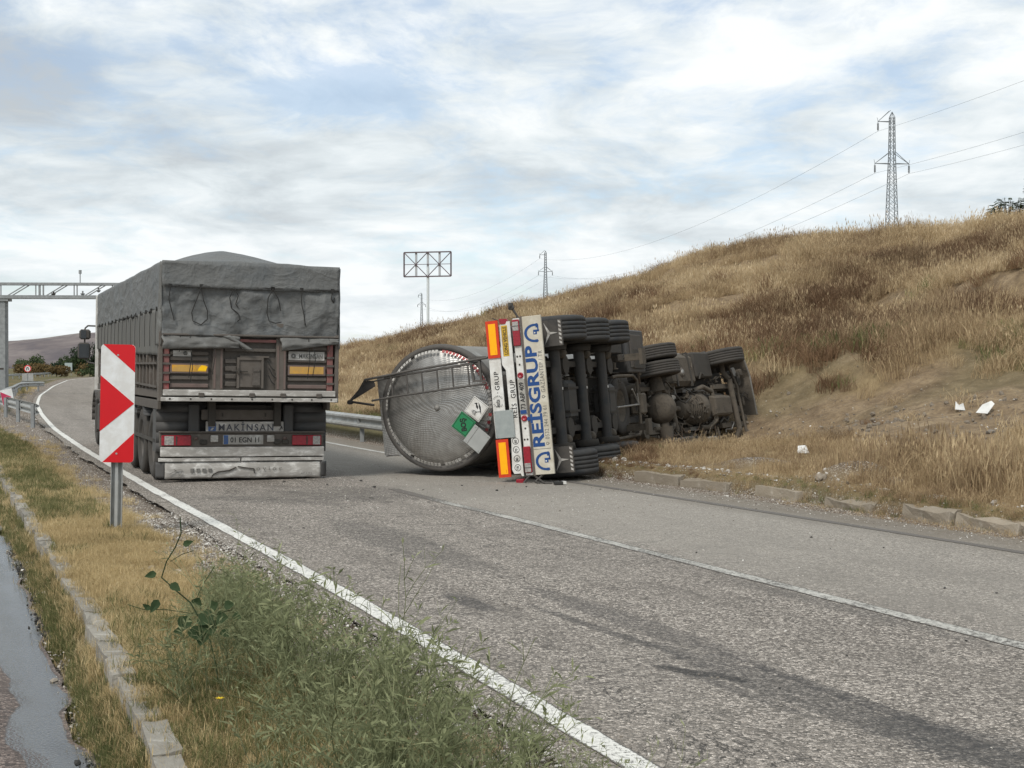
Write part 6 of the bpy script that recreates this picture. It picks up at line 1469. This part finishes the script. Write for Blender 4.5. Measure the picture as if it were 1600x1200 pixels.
# ---- lattice pylons
M_PYL = mat('pylon_steel', (.20, .225, .24), (.15, .17, .185), .6, metal=.3, scale=2)
def pylon(name, x, y, ztop, Hh, label, thick=1.0, rz=0):
    zb = ztop-Hh; o = empty(name, Matrix.Translation((x, y, zb)) @ Matrix.Rotation(R(rz), 4, 'Z')); tag(o, label, 'power pylon', 'lattice power pylons on the skyline')
    def half(z): t = z/Hh; return np.interp(t, [0, .55, .80, .975, 1.0], [.84, .50, .30, .24, .02])
    t_ = .06*thick
    lv_ = [0]
    while lv_[-1] < Hh*.97: lv_.append(min(Hh*.975, lv_[-1]+max(.7, half(lv_[-1])*1.55)))
    for sx in (-1, 1):
        for sy in (-1, 1):
            m = MB()
            for a, b in zip(lv_[:-1], lv_[1:]): m.bar((sx*half(a), sy*half(a), a), (sx*half(b), sy*half(b), b), t_)
            m.bar((sx*half(lv_[-1]), sy*half(lv_[-1]), lv_[-1]), (0, 0, Hh), t_*.8); m.build('leg', M_PYL, o)
    for face in range(4):
        m = MB(); ca, sa = [(1, 0), (0, 1), (-1, 0), (0, -1)][face]
        for i, (a, b) in enumerate(zip(lv_[:-1], lv_[1:])):
            s = 1 if i % 2 else -1
            def pt(z, s_): h = half(z); return (ca*h - sa*h*s_, sa*h + ca*h*s_, z)
            m.bar(pt(a, s), pt(b, -s), t_*.5); m.bar(pt(a, -s), pt(b, s), t_*.5)
        m.build('bracing', M_PYL, o)
    arms = ((Hh*.955, -1, 1.65), (Hh*.765, -1, 2.0), (Hh*.765, 1, 2.0)); tips = []
    for z, s, ln in arms:
        h = half(z); m = MB()
        for yy in (-h, h): m.bar((s*h, yy, z), (s*ln, 0, z), t_).bar((s*h, yy, z+1.2*Hh/24), (s*ln, 0, z), t_*.8)
        m.bar((s*ln, 0, z), (s*(ln+.1), 0, z+.45), .03*thick); m.build('cross_arm', M_PYL, o)
        ins = MB().cyl((s*ln, 0, z), (s*ln, 0, z-1.1), .035*thick)
        for k in range(6): ins.cyl((s*ln, 0, z-.25-k*.13), (s*ln, 0, z-.32-k*.13), .13*thick**.5, .08, n=8)
        ins.build('insulator', M_PYL, o); tips.append(o.matrix_world @ Vector((s*ln, 0, z-1.1)))
    MB().box((-half(Hh*.47)-.25, -half(Hh*.47)-.02, Hh*.47), (half(Hh*.47)+.25, -half(Hh*.47)+.03, Hh*.47+.10)).build('anti_climb_frame', M_PYL, o)
    bpy.context.view_layer.update()
    return [Matrix.Translation((x, y, zb)) @ Matrix.Rotation(R(rz), 4, 'Z') @ Vector((s*ln, 0, z-1.1)) for z, s, ln in arms]
p1 = pylon('power_pylon', 43.1, 160, 30.7, 25.0, 'near tall lattice pylon standing on the hill crest at right', 1.1, 6)
p2 = pylon('power_pylon', 9.5, 400, 34.9, 25.0, 'middle-distance pylon showing small above the slope left of centre', 1.8, 8)
p3 = pylon('power_pylon', -44.9, 700, 38.9, 25.0, 'smallest faint pylon beside the pole of the empty billboard frame', 2.6, 10)
p0 = [a+(a-b)*.36+Vector((0, 0, 1.2)) for a, b in zip(p1, p2)]
def wire(a, b, sag, thick, label):
    m = MB(); pts = []
    for i in range(25):
        t = i/24; p = a.lerp(b, t); p.z -= sag*4*t*(1-t); pts.append(p)
    m.tube(pts, thick, 4); o = m.build('power_line', M_PYL); tag(o, label, 'power line'); return o
nm_ = ('top', 'middle', 'lowest')
for k in range(3):
    w_ = wire(p1[k], p2[k], 5.0, .015, '%s wire running down leftwards from the near pylon' % nm_[k])
    w_ = wire(p0[k], p1[k], .9, .011, '%s wire leaving the near pylon towards the right edge' % nm_[k])
    w_ = wire(p2[k], p3[k], 5.5, .02, '%s faint wire between the two distant pylons' % nm_[k])
# ---- empty billboard frame
BM = Matrix.Translation((-15.0, 250, 0)) @ Matrix.Rotation(R(-14), 4, 'Z')
B = empty('billboard_frame', BM); tag(B, 'empty billboard frame on a single white pole beyond the hill', 'billboard')
M_BF = mat('billboard_steel', (.13, .10, .11), (.09, .07, .08), .7); M_BFL = mat('billboard_grey_post', (.42, .44, .46), (.36, .38, .40), .6)
M_POLE = mat('pole_white', (.62, .66, .68), (.55, .60, .62), .6)
gz = float(height(-15, 250)); W2 = 4.35; z0, z1 = 17.9, 22.2
MB().cyl((0, .3, gz-1), (0, .3, 19.5), .24, n=14).build('pole', M_POLE, B)
MB().bar((-W2, 0, z0), (W2, 0, z0), .22).bar((-W2, 0, z1), (W2, 0, z1), .22).bar((-W2, 0, z0), (-W2, 0, z1), .22).bar((W2, 0, z0), (W2, 0, z1), .22).build('outer_frame', M_BF, B)
MB().bar((-W2, 0, (z0+z1)/2), (W2, 0, (z0+z1)/2), .10).build('middle_rail', M_BF, B)
for s in (-1, 1):
    c = s*W2/2; MB().bar((c-W2/2, .05, z0), (c+W2/2, .05, z1), .13).bar((c-W2/2, -.05, z1), (c+W2/2, -.05, z0), .13).build('diagonal_brace', M_BF, B)
for x in (-W2/2, 0, W2/2): MB().box((x-.18, .15, z0), (x+.18, .35, z1)).build('grey_post', M_BFL, B)

# ---- mountain and far land
def mountain():
    nx, ny = 220, 50
    u = np.linspace(0, 1, nx)[None, :]; v = np.linspace(0, 1, ny)[:, None]
    X = -3400+u*3400; Y = 3000+v*2600+0*u
    ang = X/np.maximum(Y, 1)
    prof = np.interp(X/3900.0, [-.9, -.6, -.364, -.335, -.31, -.28, -.22, -.16, -.1, 0], [20, 60, 84, 96, 112, 116, 92, 55, 20, 0])
    rid = sstep(0, .38, v)*(1-.25*sstep(.55, 1, v))
    n = fbm(X/320, Y/420, 5, 7); n2 = 1-np.abs(fbm(X/230+Y/600, Y/900, 5, 17)-.5)*2
    Z = prof*rid*(.93+.14*(n-.5)) + (n2-.6)*22*sstep(.02, .2, v)*(1-sstep(.3, .40, v))*(prof/110)
    Z = Z - 4
    m = bpy.data.materials.new('mountain'); m.use_nodes = True; nt = m.node_tree; b = nt.nodes['Principled BSDF']
    tc = nt.nodes.new('ShaderNodeTexCoord'); n1 = noise_n(nt, tc.outputs['Object'], .004, 8, .65, .4); n3 = noise_n(nt, vmath(nt, 'MULTIPLY', tc.outputs['Object'], (1, .35, 1)), .012, 6, .7)
    c = ramp(nt, n1, [(.35, (.150, .130, .132)), (.5, (.205, .18, .175)), (.65, (.26, .235, .22))])  # distance haze put into the greyed, low-contrast base colours
    c = mix_c(nt, ramp(nt, n3, [(.45, (0,)*3), (.62, (.75,)*3)]), c, (.115, .105, .115))
    L(nt, c, b.inputs['Base Color']); b.inputs['Roughness'].default_value = 1; b.inputs['Specular IOR Level'].default_value = 0
    sheet('mountain', X+0*Y, Y, Z, m)
mountain()
# ---- leaves and trees
def leafy_crown(seed, rx, ry, rz, n, size, cz, m, lobes=7, hollow=.35):
    r = np.random.default_rng(seed); L_ = []
    lc = [(r.uniform(-.55, .55)*rx, r.uniform(-.55, .55)*ry, r.uniform(-.5, .55)*rz, r.uniform(.35, .62)) for _ in range(lobes)]
    v = []; f = []
    for i in range(n):
        c = lc[r.integers(lobes)]; d = r.normal(size=3); d /= np.linalg.norm(d); q = (hollow+(1-hollow)*r.random()**.6)*c[3]
        p = np.array([c[0]+d[0]*q*rx, c[1]+d[1]*q*ry, cz+c[2]+d[2]*q*rz]); s = size*r.uniform(.5, 1.3)
        a = r.normal(size=3); a /= np.linalg.norm(a); b = np.cross(a, r.normal(size=3)); b /= np.linalg.norm(b)
        k = len(v); v += [tuple(p-a*s), tuple(p+b*s*.5), tuple(p+a*s), tuple(p-b*s*.5)]; f.append((k, k+1, k+2, k+3))
    mb = MB(); mb.add(v, f); return mb
M_LEAFD = blade_material('tree_leaves_dark', [(0, (.014, .026, .014)), (.5, (.028, .046, .024)), (1, (.055, .08, .038))], trans=.2)
M_LEAFM = blade_material('tree_leaves_mid', [(0, (.03, .05, .02)), (.5, (.055, .08, .035)), (1, (.10, .13, .06))], trans=.2)
M_LEAFO = blade_material('autumn_leaves', [(0, (.07, .055, .025)), (.5, (.14, .095, .04)), (1, (.20, .15, .07))], trans=.2)
M_BARK = mat('bark', (.09, .075, .06), (.06, .05, .04), .9)
def tree(name, x, y, w, h, label, m, seed, group=None, n=1400, size=.22, trunk=.25):
    z = float(height(x, y)); o = empty(name, loc=(x, y, z)); tag(o, label, 'tree' if h > 3 else 'shrub', group)
    tm = MB().cyl((0, 0, -.3), (.1, 0, h*.55), .05*h**.8, .02*h**.8, n=8); r = random.Random(seed)
    for k in range(5):
        a = r.uniform(0, 6.28); tm.cyl((.05, 0, h*(.2+.06*k)), (math.cos(a)*w*.3, math.sin(a)*w*.3, h*(.45+.08*k)), .02*h**.7, .008*h**.7, n=6)
    tm.build('trunk', M_BARK, o)
    leafy_crown(seed, w/2, w/2, h*(1-trunk)/2*1.25, n, size, h*(trunk+(1-trunk)/2), m, fix if False else 8).build('crown', m, o, fix=False)
    return o
# dark clump beside the truck cab
for i, (x, y, w, h, lb) in enumerate(((-138.5, 450, 8.0, 7.6, 'leftmost tree of the dark clump beyond the bend'), (-134.5, 452, 6.5, 9.0, 'slim taller tree second from left in the dark clump'),
        (-130.0, 448, 7.5, 9.4, 'tallest dark green tree in the clump left of the truck mirrors'), (-124.8, 452, 8.5, 8.6, 'broad dark tree just left of the truck cab'), (-118.0, 455, 9.0, 7.6, 'rounded dark tree half hidden behind the truck cab'), (-110, 458, 9.0, 7.2, 'dark tree wholly behind the parked truck cab'))):
    tree('broadleaf_tree', x, y, w, h, lb, M_LEAFD, 400+i, 'dark trees beyond the bend', 1700, .36, .08)
FAR = ('squat', 'wide', 'narrow', 'lumpy', 'leaning', 'rounded', 'ragged', 'flat-topped')
for i in range(16):
    x = -196+i*4.9+rr.uniform(-1.5, 1.5); y = 470+rr.uniform(-25, 40)
    where = ('left of the gantry column', 'just right of the gantry column', 'between gantry column and dark clump', 'close to the dark clump')[min(3, i//4)]
    tree('bushy_tree', x, y, 6.5, 3.6+rr.uniform(0, 2.0), '%s of four small far trees %s' % (('leftmost', 'second', 'third', 'rightmost')[i % 4], where), M_LEAFM, 450+i, 'low trees in the far row '+where, 800, .38, .05)
for i in range(11):
    x = -93.5+i*2.6+rr.uniform(-.6, .6); y = 262-i*.5+rr.uniform(-4, 6); 
    if i > 7: continue
    tree('autumn_shrub', x, y, 4.2, 1.9+rr.uniform(0, .8), 'rust-coloured shrub, %s from the left in the hedge behind the far guardrail' % ('first', 'second', 'third', 'fourth', 'fifth', 'sixth', 'seventh', 'eighth')[i], M_LEAFO if i < 6 else M_LEAFM, 480+i, 'autumn shrubs behind the far guardrail', 600, .22, .03)
for i in range(6):
    x = -115+i*1.9; tree('roadside_bush', x, 330+rr.uniform(-5, 5), 4, 2.0+rr.uniform(0, .8), 'low dark bush, %s from the left under the dark clump' % ('first', 'second', 'third', 'fourth', 'fifth', 'sixth')[i], M_LEAFD, 500+i, 'dark bushes along the far roadside', 500, .22, .03)
# bush on the hill crest at the right edge
def crest_bush(x, y, w, h, seed, label, nleaf):
    z = float(height(x, y))+.15; o = empty('crest_bush', loc=(x, y, z)); tag(o, label, 'bush')
    r = random.Random(seed); tm = MB(); v = []; f = []
    for k in range(nleaf):
        a = r.uniform(0, 6.28); L1 = w*.5*r.uniform(.35, 1.0); hz = h*(.25+.75*r.random())*math.sqrt(max(.05, 1-(L1/(w*.56))**2))
        tip = Vector((math.cos(a)*L1, math.sin(a)*L1, hz))
        if k % 3 == 0: tm.tube([(0, 0, -.1), tip*.5+Vector((0, 0, .05)), tip], .012, 5)
        d = Vector((math.cos(a)+r.uniform(-.5, .5), math.sin(a)+r.uniform(-.5, .5), r.uniform(-.3, .5))).normalized(); s = d.cross(Vector((0, 0, 1))).normalized()
        for q in range(6):          # pinnate leaf
            p = tip+d*(q*.045)+Vector((0, 0, -.006*q*q*.5))
            for sg in (-1, 1):
                b_ = len(v); e = p+s*sg*.09+Vector((0, 0, -.035)); v += [tuple(p), tuple((p+e)/2+d*.028), tuple(e), tuple((p+e)/2-d*.028)]; f.append((b_, b_+1, b_+2, b_+3))
    tm.build('stems', M_BARK, o); mb = MB(); mb.add(v, f); mb.build('leaves', M_LEAFM, o, fix=False)
crest_bush(21.9, 62.0, 1.9, 1.75, 61, 'green leafy bush on the hill crest at the right edge of the picture', 420)
crest_bush(24.6, 66.6, .8, 3.3, 62, 'taller green bush cut by the right edge of the picture', 90)
# ---- single plant with dark leaves in the foreground
def tall_plant():
    base = Vector((-1.62, 6.95, .05)); base.z += .26; o = empty('dark_leaved_plant', loc=base); tag(o, 'spindly plant with curved stem and dark heart-shaped leaves in the front verge', 'plant')
    # stem points given as height above ground and sideways run, metres
    st = [(.16, -.06, .0), (.10, -.02, .10), (.05, .0, .18), (-.03, .02, .24), (-.10, .03, .30), (-.075, .03, .38), (-.03, .02, .45), (.0, .02, .52), (-.005, .02, .60)]
    st = [(.20, -.04, -.26), (.19, -.06, -.12)]+st
    def sp(p): return (p[0]*1.0-.02, p[1], p[2])
    MB().tube([sp(p) for p in st], .0032, 6).tube([(.05, 0, .18), (.09, .02, .27), (.15, .0, .36)], .0018, 5).tube([(-.075, .03, .38), (-.01, .0, .42), (.05, -.02, .44)], .0018, 5).tube([(.10, -.02, .10), (.20, -.03, .14), (.30, -.02, .16)], .0022, 5).tube([(.10, -.02, .12), (-.08, -.03, .15), (-.20, -.02, .15), (-.28, 0, .17)], .0020, 5).build('stem', M_HERB_D, o)
    lv = [(.0, .47, .06, 20, .018), (-.13, .33, .06, 195, .02), (-.06, .28, .065, -35, .024), (-.12, .20, .075, -120, .024), (-.16, .15, .05, 140, .015), (.20, .17, .06, 10, .026), (.245, .13, .05, -25, .024),
          (.02, .12, .085, -110, .040), (.08, .13, .09, -30, .05), (.12, .10, .085, -70, .048), (.05, .07, .085, -60, .045), (.16, .11, .07, 5, .035), (.10, .05, .08, -100, .04), (.0, .05, .05, 190, .02), (.19, .05, .05, -40, .025), (.06, .17, .05, 60, .03), (.13, .16, .055, 30, .03)]
    for x, z, ln, a, w in lv:
        a = R(a); d = Vector((math.cos(a), -.25, math.sin(a))).normalized(); s = d.cross(Vector((0.3, -1, .35))).normalized()*w; p = Vector((x, -.03, z))
        vs = [p, p+d*ln*.18+s*.85, p+d*ln*.45+s*.9, p+d*ln*.8+s*.4, p+d*ln, p+d*ln*.8-s*.4, p+d*ln*.45-s*.9, p+d*ln*.18-s*.85, p+d*ln*.5+Vector((0, .008, -.004))]
        MB().add(vs, [(0, 1, 8), (1, 2, 8), (2, 3, 8), (3, 4, 8), (4, 5, 8), (5, 6, 8), (6, 7, 8), (7, 0, 8)]).build('leaf', M_HERB_D, o, fix=False)
tall_plant()
fl = empty('yellow_flower', loc=(-1.28, 6.15, .20)); tag(fl, 'tiny yellow flower among the herbs at the bottom edge', 'flower')
MB().tube([(0, 0, -.14), (.01, 0, 0)], .002, 5).build('stem', M_HERB, fl)
for k in range(6): a = k*1.047; MB().add([(0, 0, 0), (.012*math.cos(a-.4), .012*math.sin(a-.4), .006), (.024*math.cos(a), .024*math.sin(a), .006), (.012*math.cos(a+.4), .012*math.sin(a+.4), .006)], [(0, 1, 2, 3)]).build('petal', mat('petal_yellow', (.75, .55, .02), (.7, .5, .02), .6), fl, fix=False)
# ---- litter, rocks and wreckage
M_PAPER = mat('white_scrap', (.70, .70, .68), (.55, .55, .53), .6)
def scrap(x, y, pts, label, rz=0, name='white_scrap', m_=M_PAPER, lift=.04):
    z = float(height(x, y)); nz_ = 10; r = random.Random(int(x*100)); o = MB(); n = len(pts)
    c = (sum(p[0] for p in pts)/n, sum(p[1] for p in pts)/n)
    vs = [(p[0]*.78, p[1]*.78, lift+p[2]*.8) for p in pts]+[(c[0], c[1], lift+.05)]
    o.add(vs, [(i, (i+1) % n, n) for i in range(n)]); ob = o.build(name, m_, solid=.006, fix=False); ob.location = (x, y, z); ob.rotation_euler = (.35, 0, rz); tag(ob, label, 'scrap'); return ob
scrap(8.15, 24.3, [(-.22, -.1, 0), (.02, -.16, .0), (.25, .12, .12), (.20, .2, .16), (-.02, .12, .1)], 'larger folded white plastic sheet lying on the bare bank')
scrap(7.95, 25.0, [(-.18, -.05, 0), (.05, -.12, .0), (.12, .08, .1), (-.02, .06, .05), (-.05, .14, .12)], 'smaller torn white scrap just left of the folded sheet', .4)
scrap(6.0, 27.4, [(-.2, -.04, 0), (.1, -.05, .0), (.2, .04, .05), (.02, .05, .03)], 'thin white strip on the bank right of the overturned cab', .2)
scrap(4.3, 20.9, [(-.14, -.06, 0), (.12, -.08, 0), (.10, .08, .1), (-.05, .1, .08)], 'crumpled pale plastic bag in the grass behind the kerb', .3)
scrap(10.6, 25.2, [(-.18, -.1, 0), (.2, -.1, 0), (.18, .1, .12), (-.1, .14, .1)], 'white scrap at the right end of the bare bank', .3)
M_ROCK = mat('rock_pale', (.38, .335, .275), (.27, .235, .19), .95, scale=6, bump=1.2, bscale=30, dirt=(.18, .145, .11), dirt_amt=.4)
def rock(x, y, s, seed, label, group=None):
    bm = bmesh.new(); bmesh.ops.create_icosphere(bm, subdivisions=3, radius=1); r = random.Random(seed); sc = (r.uniform(.8, 1.3), r.uniform(.7, 1.1), r.uniform(.45, .7))
    for v in bm.verts:
        n = mnoise.noise(v.co*1.3+Vector((seed, 0, 0)))*.35+mnoise.noise(v.co*4+Vector((seed, 3, 0)))*.10; v.co = Vector((v.co.x*sc[0], v.co.y*sc[1], v.co.z*sc[2]))*(1+n)*s
    me = bpy.data.meshes.new('rock'); bm.to_mesh(me); bm.free(); me.materials.append(M_ROCK); o = link_mesh('rock', me); o.location = (x, y, float(height(x, y))+.1*s); o.rotation_euler = (0, 0, r.uniform(0, 6)); tag(o, label, 'rock', group); return o
rock(4.55, 16.75, .14, 3, 'pale rock in the dry grass beside the gravel heap'); rock(3.8, 17.3, .10, 4, 'small rock at the left foot of the gravel heap')
rock(13.4, 55.6, .55, 5, 'largest pale rock in the dark cut high on the hill'); rock(15.4, 57.0, .35, 6, 'smaller rock right of the pale rock on the hill cut'); rock(11.2, 57.3, .3, 7, 'low rock at the left end of the hill cut')
rock(10.1, 71.5, .45, 8, 'pale flat slab on the hill skyline above the tractor', None)
rr2 = random.Random(77)
def clods():
    g = np.random.default_rng(44); n = 700; X = 7.3+g.normal(0, 1, n)*1.4; Y = 24.6+g.normal(0, 1, n)*4.5; X = X-(Y-24.6)*.42
    k = (ur_of(X, Y) > 1.5) & (dirt_mask(X, Y) > .4); X, Y = X[k], Y[k]; n = len(X)
    s = .015+.06*g.random(n)**3
    scatter('earth_clods', np.stack([X, Y, height(X, Y)+s*.2], -1), g.uniform(0, 6, (n, 3)), np.stack([s]*3, -1), g.integers(0, 4, n), src_collection('clod', [pebble(60+i, M_ROCK) for i in range(4)]), 'clods of earth and small stones over the bare bank', 'earth clods')
clods()
M_DEB = mat('black_debris', (.02, .02, .02), (.04, .038, .035), .7)
def deb(x, y, s, lab, rz=0, grp=None):
    o = MB().box((-s, -s*.5, 0), (s, s*.5, s*.7)).box((-s*.3, s*.4, 0), (s*.8, s*.9, s*.4)).build('debris', M_DEB, None, bevel=s*.15); o.location = (x, y, .002); o.rotation_euler = (0, 0, rz); tag(o, lab, 'debris', grp); return o
d_ = deb(.66, 19.85, .07, 'black broken lamp piece on the road below the bumper boards', .3)
MB().box((.055, -.04, .01), (.10, .04, .05)).build('white_end', M_WHITE, d_)
for i, (x, y) in enumerate(((-1.9, 19.4), (-2.6, 19.8), (-1.2, 19.0), (-.2, 18.9), (.2, 19.5), (-3.3, 20.4), (1.2, 19.1), (-.7, 19.7), (-2.2, 20.5))):
    deb(x, y, rr2.uniform(.012, .03), 'tiny dark fragment on the asphalt in front of the tank', rr2.uniform(0, 3), 'fragments in front of the tank')
for i in range(22):
    y = rr2.uniform(6.5, 15); x = float(xL(y))+rr2.uniform(.5, 6); deb(x, y, rr2.uniform(.006, .013), 'tiny black crumb on the near asphalt', rr2.uniform(0, 3), 'crumbs on the near asphalt')

def gutter_debris():
    g = np.random.default_rng(9); n = 1500; Y = g.uniform(4, 16, n); X = xL(Y)-2.20-np.abs(g.normal(0, .05, n))+.03
    k = fbm(Y*1.1, Y*0, 3, 4) > .45; X, Y = X[k], Y[k]; n = len(X); s = .004+.016*g.random(n)**2.5
    c = src_collection('crumb', [pebble(90+i, M_DEB) for i in range(4)])
    scatter('gutter_dirt', np.stack([X, Y, np.full(n, -.15)], -1), g.uniform(0, 6, (n, 3)), np.stack([s]*3, -1), g.integers(0, 4, n), c, 'black oily crumbs along the wet gutter edge at lower left', 'gutter dirt')
gutter_debris()
